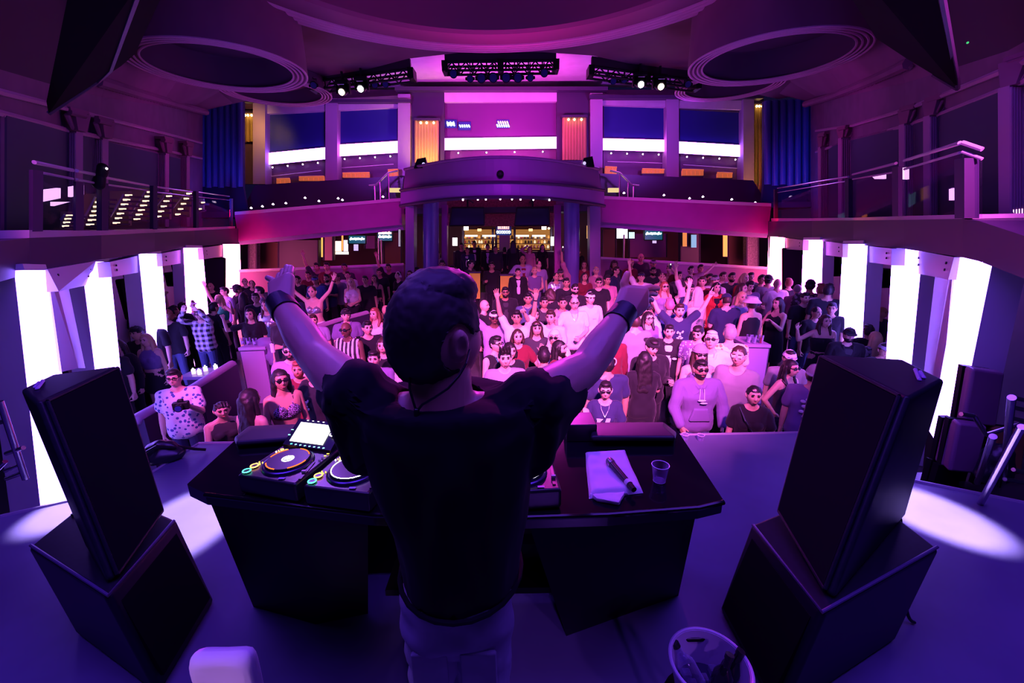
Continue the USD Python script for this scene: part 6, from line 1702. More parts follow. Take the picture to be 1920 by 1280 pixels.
    for s, e, sh2, lowk, op in ((sl, el, A(742, 800, .87), A(690, 846, .90), A(638, 708, .985)), (sr, er, A(918, 800, .87), A(1000, 846, .90), A(1054, 728, .985))):
        tee += [M.batch_hull([Sx(sh2, .085), Sx(s, .080), Sx(lowk, .062)]), M.batch_hull([Sx(s, .080), Sx(lowk, .055), Sx(op + (0, -.01, -.03), .054), Sx(op, .057)])]
    tee = M.batch_boolean(tee, m3.OpType.Add)
    for s, e, op in ((sl, el, A(638, 708, .985)), (sr, er, A(1054, 728, .985))):
        d = (e - s) / np.linalg.norm(e - s)
        c = op + d * .035
        tee = tee - cyl(c, c + d * .2, .16, n=24)
    tee = tee - M.sphere(.088, 28).scale((1.05, 1, 1)).translate(tuple(A(826, 742, .865)))
    v, f = soft(tee, .016, 6)
    n = np.array(trimesh.Trimesh(v, f, process=False).vertex_normals)
    fold = (meshkit.noise(v * np.array([15, 10, 5]), 3) - .5) * .022 + (meshkit.noise(v * np.array([26, 18, 11]), 8) - .5) * .007
    # draped folds that run from each shoulder down to the waist
    for s, k in ((sl, 1), (sr, -1)):
        q = v - s
        ang = np.arctan2(q[:, 0] * k, -q[:, 2])
        fold += .0045 * np.sin(ang * 8) * np.exp(-np.linalg.norm(q, axis=1) / .22)
    v = v + n * fold[:, None]
    tp = part(t, 't_shirt', (v, f), mat('performer_tee', (.007, .007, .010), .85, sheen=.03, spec=.1))
    hem = ring(746, 970, 1166, .88, .163)
    part(tp, 'hem', tube([p + np.array([0, 0, -.004]) for p in hem + hem[:1]], .006, 8), mats['performer_tee'])
    part(tp, 'neckband', tube([A(826, 742, .865) + np.array([.080 * math.cos(a) * 1.1, .070 * math.sin(a), -.052 - .012 * math.sin(a)]) for a in np.linspace(0, 2 * math.pi, 25)], .006, 8), mats['performer_tee'])
    # jeans and shoes
    jm = mat('pale_jeans', (.30, .30, .40), .8, noise=(9, .25))
    c = A(856, 1140, .88)
    P = lambda x, y, z: np.array([c[0] + x, c[1] + y, STAGE + z])
    legs = [M.batch_hull([Sx(P(-.058, 0, .88), .088), Sx(P(.058, 0, .88), .088), Sx(P(-.058, 0, .80), .086), Sx(P(.058, 0, .80), .086)])]
    for s in (-1, 1):
        legs += [M.batch_hull([Sx(P(s * .060, 0, .80), .080), Sx(P(s * .068, .01, .48), .062)]), M.batch_hull([Sx(P(s * .068, .01, .48), .062), Sx(P(s * .09, 0, .08), .056)])]
    v, f = soft(M.batch_boolean(legs, m3.OpType.Add), .018, 5)
    n = np.array(trimesh.Trimesh(v, f, process=False).vertex_normals)
    v = v + n * ((meshkit.noise(v * np.array([14, 14, 22]), 2) - .5) * .022)[:, None]
    jp = part(t, 'jeans', (v, f), jm)
    for s in (-1, 1):
        part(jp, 'back_pocket', rhull([P(s * .060 + a * .044, -.074 - .014 * k, z) for a in (-1, 1) for k in (0, 1) for z in (.70, .80)], .004), jm)
        part(t, 'shoe', M.batch_hull([Sx(P(s * .105, -.06, .045), .042), Sx(P(s * .115, .12, .035), .040), Sx(P(s * .117, .19, .03), .032), Sx(P(s * .105, -.03, .09), .045)]) - bbox((-9, -9, STAGE - 1), (9, 9, STAGE)), m_black, 60)
    # wristbands
    for w, e, l in ((wl, el, 'left'), (wr, er, 'right')):
        d = (w - e) / np.linalg.norm(w - e)
        part(t, 'wristband', soft(cyl(w - d * .048, w + d * .016, .041, .038, 28) - cyl(w - d * .06, w + d * .03, .027, n=20), .012, 2), mat('black_band', (.006, .006, .008), .5), label=f'wide black band on the {l} wrist')
    # earphone cable
    pts = [(881, 655, .845), (874, 682, .800), (860, 705, .785), (840, 728, .775), (815, 745, .770), (792, 758, .772), (781, 772, .775)]
    cv = np.array([A(*p) for p in pts])
    part(t, 'earphone_cable', tube(cv, .0026, 8), m_black)
    cv = np.array([A(*p) for p in ((768, 700, .80), (768, 728, .782), (774, 750, .775), (781, 772, .775))])
    part(t, 'earphone_cable', tube(cv, .0026, 8), m_black)
    part(t, 'cable_clip', bone(A(781, 770, .773), A(782, 786, .772), .006, .006), m_black)


performer()

# ================================================================ the booth table and what lies on it
TZ = 1.90
m_table = mat('glossy_black_table', (.005, .005, .007), .10, spec=.35)
m_plinth = mat('black_booth_front', (.005, .005, .007), .6, spec=.12)
tb = [Zp(350, 908, TZ), Zp(462, 806, TZ), Zp(600, 800, TZ), Zp(840, 798, TZ), Zp(1100, 797, TZ), Zp(1266, 800, TZ), Zp(1357, 938, TZ), Zp(1310, 949, TZ), Zp(1140, 962, TZ), Zp(960, 968, TZ), Zp(700, 962, TZ), Zp(500, 938, TZ), Zp(384, 924, TZ)]
tc = np.mean(tb, 0)
t = thing('performer_table', 'long glossy black booth table with players on it', 'table', (tc[0], tc[1], STAGE))
top = M.extrude(m3.CrossSection([[(p[0], p[1]) for p in tb]], m3.FillRule.NonZero).offset(-.012, m3.JoinType.Round).offset(.012, m3.JoinType.Round, 2, 24), .045).translate((0, 0, TZ - .045))
part(t, 'table_top', top, m_table)
part(t, 'edge_lip', tube([p + np.array([0, 0, -.006]) for p in tb[6:]] , .008, 8), m_table)
for (pts, low) in [([(388, 926), (505, 942), (690, 958), (470, 806)], [(475, 1137), (592, 1170), (690, 1150), (560, 1075)]), ([(985, 964), (1308, 949), (1258, 808), (1050, 806)], [(1062, 1192), (1272, 1116), (1245, 1060), (1060, 1085)])]:
    part(t, 'pedestal', hullp([Zp(*p, TZ - .046) for p in pts] + [Zp(*p, STAGE) for p in low]), m_plinth)
a, b = Zp(470, 806, TZ - .05), Zp(1262, 806, TZ - .05)
part(t, 'front_board', panel([a, b, Zp(1245, 1062, STAGE), Zp(560, 1077, STAGE)], (0, .03, 0)), m_plinth)
part(t, 'cross_brace', cyl(Zp(600, 1010, 1.2), Zp(585, 1130, 1.0), .012, n=8), m_dkpurple)
part(t, 'shelf', panel([(-.55, 1.45, 1.25), (.3, 1.45, 1.25), (.3, 1.7, 1.25), (-.55, 1.7, 1.25)], (0, 0, .03)), m_plinth)
t = thing('padded_riser', 'low black padded bar along the back of the booth table, right', 'riser', Zp(1190, 805, TZ))
part(t, 'pad', rhull([Zp(x, y, TZ + z) for x, y in ((1108, 818), (1268, 818), (1245, 799), (1110, 799)) for z in (.0, .045)], .012), mat('matte_black_vinyl', (.012, .012, .016), .5))
t = thing('padded_riser', 'low black padded bar along the back of the booth table, left', 'riser', Zp(520, 805, TZ))
part(t, 'pad', rhull([Zp(x, y, TZ + z) for x, y in ((440, 828), (610, 815), (612, 800), (468, 806)) for z in (.0, .035)], .012), mats['matte_black_vinyl'])

g_ob = glow('orange_button', (1, .38, .10), 4)
g_gb = glow('green_button', (.08, 1, .55), 3)
g_wb = glow('white_button', (.85, .8, 1), 3)
g_yb = glow('yellow_button', (1, .62, .08), 2.5)
g_screen = glow('player_screen', (.95, .95, 1), 1.7)
m_deck = mat('player_panel', (.014, .013, .018), .3)


def deck(cpx, cpy, rot, lab, ringmat, lit=True, k=.68):
    """a media player: k scales its 0.33 m wide case; c is the centre of its jog wheel"""
    z = TZ + .075
    c = Zp(cpx, cpy, z)
    co, si = math.cos(math.radians(rot)), math.sin(math.radians(rot))
    X = lambda x, y, h=0.0: np.array([c[0] + (x * co - y * si) * k, c[1] + (x * si + y * co) * k, z + h * k])
    t = thing('media_player', lab, 'media player', X(0, 0.04) - (0, 0, z - TZ), 'media players on the booth table')
    part(t, 'case', rhull([X(x, y, h) for x in (-.165, .165) for y in (-.15, .27) for h in (-.105, -.004)], .010, 10), m_deck)
    part(t, 'screen_hood', hullp([X(x, y, h) for x in (-.15, .15) for y, h in ((.13, -.01), (.27, -.01), (.13, .012), (.27, .098))]), m_deck, False)
    sc = [X(-.120, .148, .0255), X(.090, .148, .0255), X(.090, .250, .0885), X(-.120, .250, .0885)]
    part(t, 'screen', panel(sc, (0, -.0008, .0016)), g_screen)
    jog = part(t, 'jog_wheel', cyl(X(0, 0, -.004), X(0, 0, .020), .103 * k, .100 * k, 48), m_deck)
    part(jog, 'rim', tube([X(.112 * math.cos(a), .112 * math.sin(a), .0) for a in np.linspace(0, 2 * math.pi, 49)], .010 * k, 8), mat('jog_rim_metal', (.10, .08, .2), .25, .8))
    arcs = [(0, 2 * math.pi)] if ringmat == 'white' else [(.9 + i * 1.57 - .2, .9 + i * 1.57 + .75) for i in range(4)]
    for a0, a1 in arcs:
        part(jog, 'light_ring', tube([X(.098 * math.cos(a), .098 * math.sin(a), .020) for a in np.linspace(a0, a1, 26)], .0032 * k, 6), g_wb if ringmat == 'white' else glow('jog_orange', (1, .14, .03), 2.2))
    part(jog, 'centre_display', cyl(X(0, 0, .020), X(0, 0, .0215), .030 * k, n=28), g_wb)
    part(jog, 'centre_ring', tube([X(.02 * math.cos(a), .02 * math.sin(a), .0222) for a in np.linspace(0, 2 * math.pi, 25)], .0012 * k, 6), m_deck)
    for (x, y, g, l) in ((-.138, -.118, g_gb, 'play'), (-.138, -.072, g_ob, 'cue')):
        b_ = part(t, 'round_button', cyl(X(x, y, -.006), X(x, y, .004), .017 * k, n=24), m_deck)
        part(b_, 'light_ring', tube([X(x + .0175 * math.cos(a), y + .0175 * math.sin(a), .004) for a in np.linspace(0, 2 * math.pi, 25)], .0034 * k, 6), g)
    for (x, y, r, g) in [(-.128, .098, .009, g_ob), (-.100, .098, .009, g_ob)] + [(-.142, .072, .004, g_wb), (-.118, .072, .004, g_wb), (-.136, .083, .003, g_ob), (-.11, .083, .003, g_ob)] + [(-.145 + i * .02, -.035, .0035, g_yb) for i in range(2)] + [(-.150 + i * .02, -.048, .0035, g_yb) for i in range(2)]:
        part(t, 'small_button', cyl(X(x, y, -.006), X(x, y, .003), r * k, n=12), g)
    for i in range(8):
        p = X(-.10 + i * .029, .137, .016)
        part(t, 'key', box(p, (.011 * k, .006 * k, .005 * k)), glow('teal_key', (.3, .9, .85), 2) if i else g_gb)
    for i in range(6):
        p = X(-.085 + i * .034, .263, .0965)
        part(t, 'key', box(p, (.009 * k, .004 * k, .004 * k)), g_wb)
    part(t, 'browse_knob', cyl(X(.122, .20, .03), X(.122, .20, .072), .014 * k, .012 * k, 24), m_deck)
    part(t, 'knob_ring', tube([X(.122 + .018 * math.cos(a), .20 + .018 * math.sin(a), .066) for a in np.linspace(2.6, 6.4, 14)], .003 * k, 6), g_wb)
    for (x, y) in ((-.145, .205), (-.145, .178)):
        part(t, 'key', box(X(x, y, .062 if y > .2 else .045), (.012 * k, .004 * k, .004 * k)), glow('teal_key', (.3, .9, .85), 2))
    fs = part(t, 'pitch_slider', box(X(.143, -.04, -.002), (.014 * k, .15 * k, .004 * k)), m_black)
    part(fs, 'slider_cap', box(X(.143, -.06, .004), (.02 * k, .012 * k, .012 * k)), m_ledge)
    for i in range(4):
        part(fs, 'lamp', box(X(.143, .05 + i * .022, .001), (.012 * k, .004 * k, .004 * k)), g_yb if i > 1 else mat('dim_key', (.2, .15, .3), .4))
    part(t, 'maker_plate', box(X(.075, -.128, .0), (.03 * k, .014 * k, .002 * k)), mat('violet_plate', (.25, .15, .6), .4))


deck(541, 866, -15, 'media player at the left end of the table with an orange lit jog wheel', 'orange')
deck(662, 882, -12, 'media player beside the performer with a white lit jog wheel, left side', 'white')
deck(978, 884, 4, 'media player half hidden right of the performer with a white lit jog wheel', 'white')
z = TZ
mx0, mx1 = Zp(745, 868, TZ), Zp(880, 868, TZ)
t = thing('mixer', 'black mixing desk hidden in front of the performer', 'mixer', (mx0 + mx1) / 2)
part(t, 'case', rhull([(x, y, zz) for x in (mx0[0], mx1[0]) for y in (mx0[1] - .10, mx0[1] + .16) for zz in (TZ, TZ + .07)], .008), m_deck)
for i in range(4):
    for j in range(4):
        p = np.array([mx0[0] + .035 + i * .045, mx0[1] + .12 - j * .04, TZ + .07])
        part(t, 'knob', cyl(p, p + (0, 0, .014), .009, .008, 14), m_black)
    p = np.array([mx0[0] + .035 + i * .045, mx0[1] - .05, TZ + .071])
    part(t, 'fader', box(p, (.012, .01, .012)), m_ledge)

# small amber lamp box, towel, microphone, cup
c = Zp(1084, 815, TZ)
t = thing('device_box', 'small black box with amber indicators on the back of the table', 'device', c)
part(t, 'case', rhull([c + np.array([x, y, zz]) for x in (-.055, .065) for y in (-.06, .06) for zz in (0, .075)], .005), mat('device_black', (.018, .012, .02), .4))
for dz, dx in ((.025, .0), (.035, .006), (.018, -.006), (.042, -.002)):
    part(t, 'indicator', sph(c + np.array([.066, -.045 + dx, dz]), .0035, 8), g_yb)


def towel():
    q = [Zp(1098, 850, TZ), Zp(1172, 846, TZ), Zp(1206, 925, TZ), Zp(1104, 936, TZ)]
    n, m = 34, 34
    v = []
    for i in range(n):
        for j in range(m):
            a, b = i / (n - 1), j / (m - 1)
            p = (q[0] * (1 - b) + q[1] * b) * (1 - a) + (q[3] * (1 - b) + q[2] * b) * a
            edge = min(a, 1 - a, b, 1 - b)
            h = .013 * min(1, edge / .07) ** .5 + .006 * (meshkit.noise(np.array([p * 28]), 4)[0]) * min(1, edge / .1) + .006 * max(0, a - .72) / .28 * (1 if .1 < b < .7 else 0)
            wob = .010 * (meshkit.noise(np.array([p * 14 + 7]), 2)[0] - .5)
            v.append(p + np.array([wob, wob * .6, h + .002]))
    top_ = np.array(v); bot = top_.copy(); bot[:, 2] = TZ + .001
    idx = np.arange(n * m).reshape(n, m)
    f = []
    for i in range(n - 1):
        for j in range(m - 1):
            a, b, c_, d = idx[i, j], idx[i, j + 1], idx[i + 1, j + 1], idx[i + 1, j]
            f += [(a, c_, b), (a, d, c_), (a + n * m, b + n * m, c_ + n * m), (a + n * m, c_ + n * m, d + n * m)]
    ring_ = list(idx[0]) + list(idx[1:, -1]) + list(idx[-1, ::-1][1:]) + list(idx[::-1, 0][1:])
    for a, b in zip(ring_[:-1], ring_[1:]):
        f += [(a, b, b + n * m), (a, b + n * m, a + n * m)]
    return np.vstack([top_, bot]), np.array(f)


m_towel = mat('white_towel', (.62, .58, .64), .9, sheen=.3)
t = thing('towel', 'folded white towel under the microphone on the booth table', 'towel', Zp(1150, 890, TZ))
part(t, 'cloth', towel(), m_towel)
fl_ = [Zp(1110, 932, TZ + .004), Zp(1172, 926, TZ + .004), Zp(1160, 948, TZ + .002), Zp(1118, 940, TZ + .002)]
part(t, 'folded_corner', soft(hullp(np.vstack([fl_, np.array(fl_) + (0, 0, .012)])), .012, 4, .003, 40, 1), m_towel)
a, b = Zp(1141, 862, TZ + .030), Zp(1189, 918, TZ + .026)
d = (b - a) / np.linalg.norm(b - a)
L_ = np.linalg.norm(b - a)
t = thing('microphone', 'black wireless handheld microphone lying on the white towel', 'microphone', a - (0, 0, .014))
part(t, 'grille', hullm(sph(a + d * .010, .0145, 20), cyl(a + d * .018, a + d * .022, .0145, n=20)), mat('microphone_mesh', (.16, .15, .2), .35, .8))
part(t, 'collar', cyl(a + d * .022, a + d * .030, .0150, .0135, 24), CHROME)
part(t, 'handle', cyl(a + d * .030, a + d * (L_ * .74), .0125, .0105, 24), mat('microphone_body', (.03, .02, .035), .3))
part(t, 'tape_band', cyl(a + d * (L_ * .74), a + d * (L_ * .84), .0112, n=24), m_towel)
part(t, 'end_cap', cyl(a + d * (L_ * .84), a + d * L_, .0100, .0088, 20), m_black)
c = Zp(1236, 902, TZ)
m_cup = usdkit.material(stage, '/World/Looks/clear_cup', {'t': ('transparent_bsdf', {'color': (.80, .78, .9)}), 'g': ('glossy_bsdf', {'color': (.8, .75, .95), 'roughness': .15}), 'd': ('diffuse_bsdf', {'color': (.7, .65, .9)}),
    'l': ('layer_weight', {'blend': .35}), 'm': ('mix_closure', {}), 'n': ('mix_closure', {'fac': .5})}, [('g.BSDF', 'n.closure1'), ('d.BSDF', 'n.closure2'), ('l.facing', 'm.fac'), ('t.BSDF', 'm.closure1'), ('n.closure', 'm.closure2')], surface='m.closure')
t = thing('plastic_cup', 'empty clear plastic cup on the booth table beside the towel', 'cup', c)
part(t, 'cup_wall', lathe([(.001, .003), (.020, .002), (.0205, .006), (.0235, .03), (.028, .062), (.0275, .0625), (.0228, .030), (.019, .006), (.001, .005)], c, 40), m_cup)
part(t, 'rim', tube([c + np.array([.0282 * math.cos(u), .0282 * math.sin(u), .0625]) for u in np.linspace(0, 2 * math.pi, 33)], .0016, 8), mat('cup_rim', (.75, .7, .85), .2))
part(t, 'base_ring', tube([c + np.array([.0195 * math.cos(u), .0195 * math.sin(u), .003]) for u in np.linspace(0, 2 * math.pi, 33)], .0013, 8), mats['cup_rim'])
for (x, y, l) in ((1284, 824, 'left'), (1313, 825, 'right')):
    c = Zp(x, y, STAGE)
    t = thing('plastic_cup', f'low clear cup standing on the stage edge before the purple hoodie, {l} one', 'cup', c)
    part(t, 'cup_wall', lathe([(.001, .002), (.024, .002), (.030, .05), (.029, .05), (.022, .005), (.001, .005)], c, 28), m_cup)
    part(t, 'rim', tube([c + np.array([.030 * math.cos(u), .030 * math.sin(u), .05]) for u in np.linspace(0, 2 * math.pi, 25)], .0022, 6), mats['cup_rim'])

# ================================================================ loudspeaker stacks
m_cab = mat('speaker_cabinet', (.010, .010, .018), .42, noise=(60, .2), spec=.3)


def stack(side, sub_px, up_lo, up_hi, zs, zt):
    """sub_px: top corners of the bass bin (front-inner, front-outer, back-outer); up_lo / up_hi: lower and upper corners of the top cabinet"""
    ztop = STAGE + zs
    fi, fo, bi = Zp(*sub_px[0], ztop), Zp(*sub_px[1], ztop), Zp(*sub_px[2], ztop)
    bo = fo + bi - fi
    cen = (fi + fo + bi + bo) / 4
    t = thing('bass_loudspeaker', f'black bass loudspeaker on the stage floor under the {side} top cabinet', 'loudspeaker', (cen[0], cen[1], STAGE), 'bass loudspeakers on the stage')
    cor = [fi, fo, bi, bo]
    inn = [np.array([p[0] + (-.10 if side == 'left' else .10) * -1, p[1] - .02, STAGE]) for p in cor]
    part(t, 'cabinet', rhull(np.vstack([cor, inn]), .018, 10), m_cab)
    part(t, 'top_edge', tube([bi, fi, fo], .007, 8), mat('pale_cabinet_edge', (.10, .08, .16), .4))  # paler line along the top edges
    n1 = np.cross(bi - fi, (0, 0, 1)); n1 /= np.linalg.norm(n1)
    if np.dot(n1, fi - cen) < 0:
        n1 = -n1
    q = [fi + (bi - fi) * .06 - (0, 0, .05), fi + (bi - fi) * .94 - (0, 0, .05), inn[0] + (inn[2] - inn[0]) * .94 + (0, 0, .06), inn[0] + (inn[2] - inn[0]) * .06 + (0, 0, .06)]
    part(t, 'front_grille', panel([p + n1 * .002 for p in q], n1 * .012), GRILLE)
    hd_ = fo + (bo - fo) * .5 + (cen - fo) * .25
    part(t, 'socket_plate', box(hd_ + (0, 0, .004), (.09, .07, .012)), m_black)
    part(t, 'plug', cyl(hd_ + (0, 0, .006), hd_ + (0, 0, .045), .014, n=14), m_black)
    lo = [Zp(*p, ztop + .004) for p in up_lo]            # front-inner-low ... : (front outer edge, front inner edge, side back)
    hi = [Zp(*p, zt) for p in up_hi]
    pn_ = np.cross(hi[1] - hi[0], lo[0] - hi[0])       # keep the front flat
    rd = ray(*up_lo[1])
    lo[1] = CAM + rd * (np.dot(hi[0] - CAM, pn_) / np.dot(rd, pn_))
    lo4 = lo + [lo[1] + lo[2] - lo[0]]
    c2 = np.mean(lo4, 0)
    t2 = thing('loudspeaker', f'tall black top loudspeaker on the {side} bass loudspeaker, leaning back', 'loudspeaker', (c2[0], c2[1], ztop), 'top loudspeakers beside the booth')
    part(t2, 'cabinet', rhull(np.vstack([lo4, hi]), .016, 10), m_cab)
    f0, f1, f2, f3 = hi[0], hi[1], lo[1], lo[0]
    n2 = np.cross(f1 - f0, f3 - f0); n2 /= np.linalg.norm(n2)
    if np.dot(n2, f0 - c2) < 0 and np.dot(n2, (f0 + f2) / 2 - (c2 + np.mean(hi, 0)) / 2) < 0:
        n2 = -n2
    g = lambda u, v_: (f0 * (1 - u) + f1 * u) * (1 - v_) + (f3 * (1 - u) + f2 * u) * v_
    part(t2, 'front_grille', panel([g(.04, .03) + n2 * .004, g(.96, .03) + n2 * .004, g(.96, .97) + n2 * .004, g(.04, .97) + n2 * .004], n2 * .024), GRILLE)
    part(t2, 'grille_frame', cat(*[cyl(g(*a) + n2 * .02, g(*b) + n2 * .02, .008, n=8) for a, b in (((.03, .02), (.97, .02)), ((.97, .02), (.97, .98)), ((.97, .98), (.03, .98)), ((.03, .98), (.03, .02)))]), m_cab)
    tcn = np.mean(hi, 0)
    for k in (.62, .80):
        p0 = hi[2] * k + hi[0] * (1 - k); p1 = hi[2] * k + hi[3] * (1 - k)
        a_ = p0 * .75 + tcn * .25; b_ = p1 * .7 + tcn * .3
        part(t2, 'top_handle', hullm(sph(a_ + (0, 0, .004), .008, 8), sph(b_ + (0, 0, .004), .008, 8)), mat('handle_lilac', (.35, .22, .5), .35))
    return hd_, fo, bo


hdL, foL, boL = stack('left', [(203, 1116), (58, 1022), (326, 976)], [(210, 1092), (300, 964), (168, 1022)], [(72, 752), (215, 686), (45, 727), (100, 701)], .47, 2.10)
hdR, foR, boR = stack('right', [(1541, 1147), (1757, 1025), (1412, 984)], [(1556, 1122), (1464, 964), (1692, 966)], [(1703, 742), (1543, 664), (1766, 709), (1692, 673)], .47, 2.10)
t = thing('power_cable', 'black power cable hanging over the side of the right bass loudspeaker', 'cable', hdR)
pts = np.array([hdR + (0, 0, .04), hdR + (.05, -.01, .05), hdR + (.11, -.03, .03), foR * .55 + boR * .45 + (.012, -.01, .0), foR * .6 + boR * .4 + (.03, -.03, -.14), foR * .7 + boR * .3 + (.02, -.05, -.34), foR * .75 + boR * .25 + (.06, -.06, -.46)])
u = np.linspace(0, len(pts) - 1, 40)
from scipy.interpolate import CubicSpline
part(t, 'cable', tube(CubicSpline(np.arange(len(pts)), pts)(u), .007, 8), m_black)
part(t, 'strain_relief', cyl(pts[0], pts[0] + (0, 0, .02), .010, n=10), m_black)

# ================================================================ stage bits and pieces
c = Zp(308, 862, STAGE)
t = thing('duffel_bag', 'crumpled black bag lying on the left front of the stage', 'bag', c)
bag = soft(hullm(sph(c + (-.08, 0, .07), .075), sph(c + (.08, .02, .06), .065), sph(c + (0, .0, .10), .08), sph(c + (.0, -.08, .04), .05)), .016, 4, .022, 14, 3)
part(t, 'bag_body', (np.column_stack([bag[0][:, 0], bag[0][:, 1], np.maximum(bag[0][:, 2], STAGE)]), bag[1]), mat('black_nylon', (.014, .014, .022), .3))
part(t, 'strap', tube([c + (-.12, -.05, .05), c + (-.05, -.10, .12), c + (.04, -.08, .17), c + (.12, .0, .11)], .010, 8), m_black)
part(t, 'strap', tube([c + (.10, .04, .10), c + (.20, .08, .05), c + (.26, .12, .02)], .012, 8), m_black)
c = Zp(268, 850, STAGE)
t = thing('plastic_cup', 'small cup tipped over beside the black bag on the stage', 'cup', c)
part(t, 'cup_wall', cyl(c + (-.03, 0, .026), c + (.035, .01, .026), .025, .021, 20), m_cup)
part(t, 'rim', tube([c + np.array([-.03, .025 * math.cos(u_), .026 + .025 * math.sin(u_)]) for u_ in np.linspace(0, 2 * math.pi, 21)], .002, 6), mats['cup_rim'])

# ice bucket with bottles at the bottom right
zb_ = STAGE + .42
c = Zp(1330, 1252, zb_)
t = thing('bucket_stand', 'black stool carrying the ice bucket, right of the performer', 'stool', (c[0], c[1], STAGE))
part(t, 'seat', cyl((c[0], c[1], zb_ - .20), (c[0], c[1], zb_ - .17), .13, n=28), m_black)
for k in range(3):
    a_ = k * 2.094 + .4
    part(t, 'leg', cyl((c[0] + .10 * math.cos(a_), c[1] + .10 * math.sin(a_), zb_ - .2), (c[0] + .12 * math.cos(a_), c[1] + .12 * math.sin(a_), STAGE), .012, n=8), m_black)
c = c - (0, 0, .17)
t = thing('ice_bucket', 'white oval ice bucket with bottles in it near the bottom edge', 'bucket', c)
m_bkt = mat('white_bucket_plastic', (.5, .42, .6), .3)
prof = [(.001, .0), (.085, .0), (.10, .09), (.118, .175), (.122, .19), (.114, .19), (.095, .09), (.080, .01), (.001, .01)]
part(t, 'bucket_wall', lathe(prof, c, 56), m_bkt)
part(t, 'rim', tube([c + np.array([.121 * math.cos(u_), .121 * math.sin(u_), .19]) for u_ in np.linspace(0, 2 * math.pi, 49)], .006, 8), m_bkt)
part(t, 'handle_slot', rhull([c + np.array([x, .112 - .25 * x * x - .0 + yy, z_]) for x in (-.05, 0, .05) for yy in (-.008, .0) for z_ in (.150, .165)], .003), m_black)
part(t, 'melt_water', cyl(c + (0, 0, .06), c + (0, 0, .075), .092, n=40), mat('dark_water', (.02, .02, .05), .05))
for k, (dx, dy, tx, ty, l, m_) in enumerate([(-.02, .02, -.25, .2, 'clear bottle lying across the ice bucket', 'clear'), (.03, -.01, .25, .15, 'dark bottle standing in the ice bucket, left of the pair', 'd'), (.06, .02, .35, .05, 'dark bottle standing in the ice bucket, right of the pair', 'd')]):
    a_ = c + np.array([dx, dy, .07]); ax = np.array([tx, ty, .9 if m_ == 'd' else .45]); ax /= np.linalg.norm(ax)
    tt = thing('bottle', l, 'bottle', a_)
    mm = mat('dark_bottle_glass', (.008, .01, .01), .08) if m_ == 'd' else m_cup
    part(tt, 'bottle_body', hullm(cyl(a_, a_ + ax * .075, .030, n=20), sph(a_ + ax * .095, .016, 12)), mm)
    part(tt, 'bottle_neck', cyl(a_ + ax * .09, a_ + ax * .135, .013, .011, 16), mm)
    part(tt, 'bottle_cap', cyl(a_ + ax * .13, a_ + ax * .145, .0135, n=14), m_black)
random.seed(9)
for k in range(12):
    u_, r_ = random.uniform(0, 6.28), random.uniform(.02, .08)
    p = c + np.array([r_ * math.cos(u_), r_ * math.sin(u_), .085])
    part(t, 'ice_cube', rhull([p + np.array([a_, b_, d_]) * .013 for a_ in (-1, 1) for b_ in (-1, 1) for d_ in (-1, 1)], .003, 6), m_cup)

# white cloth covered chair at the bottom left
c = Zp(424, 1250, STAGE + .80)
t = thing('covered_chair', 'chair with a white cloth over its back at the bottom left', 'chair', (c[0], c[1] - .15, STAGE))
bk = [c + np.array([x, y, z_]) for x in (-.070, .075) for y in (-.03, .02) for z_ in (-.42, .055)]
part(t, 'cloth_cover', soft(rhull(bk, .028, 14), .02, 4, .004, 16, 2), m_towel)
part(t, 'seat', rhull([c + np.array([x, y, z_]) for x in (-.12, .12) for y in (-.32, -.02) for z_ in (-.42, -.37)], .015), m_black)
for sx in (-1, 1):
    for sy in (-.29, -.05):
        part(t, 'leg', cyl(c + np.array([sx * .10, sy, -.40]), c + np.array([sx * .11, sy, -.80]), .012, n=8), m_black)

# railings and padded benches at both stage sides
m_rail = mat('lilac_lit_steel', (.55, .48, .62), .25, 1.0)
t = thing('stair_railing', 'steel stair railing beside the stage at the right edge', 'railing', Zp(1852, 942, STAGE))
for pts in ([(1838, 944, STAGE), (1916, 800, 1.72)], [(1832, 905, STAGE - .1), (1862, 818, 1.55)], [(1880, 905, STAGE - .2), (1897, 745, 1.85)]):
    part(t, 'post', cyl(Zp(*pts[0]), Zp(*pts[1]), .017, n=12), m_rail)
D_ = 2.75
for (a_, b_) in (((1848, 815), (1912, 795)), ((1896, 744), (1960, 760)), ((1894, 762), (1960, 778)), ((1890, 782), (1960, 798)), ((1884, 898), (1960, 912)), ((1900, 880), (1960, 895)), ((1802, 776), (1826, 779)), ((1826, 779), (1848, 815))):
    part(t, 'rail', cyl(W(*a_, D_), W(*b_, D_), .015, n=10), m_rail)
t = thing('stair_railing', 'steel stair railing beside the stage at the left edge', 'railing', W(45, 900, 2.5))
part(t, 'post', cyl(W(0, 752, 2.5), W(48, 898, 2.5), .017, n=12), m_rail)
for (a_, b_) in (((-40, 800), (12, 789)), ((12, 850), (44, 839)), ((10, 882), (38, 871)), ((12, 897), (42, 886)), ((-30, 905), (10, 865))):
    part(t, 'rail', cyl(W(*a_, 2.5), W(*b_, 2.5), .014, n=10), m_rail)
m_pad = mat('mauve_vinyl', (.30, .15, .26), .35)
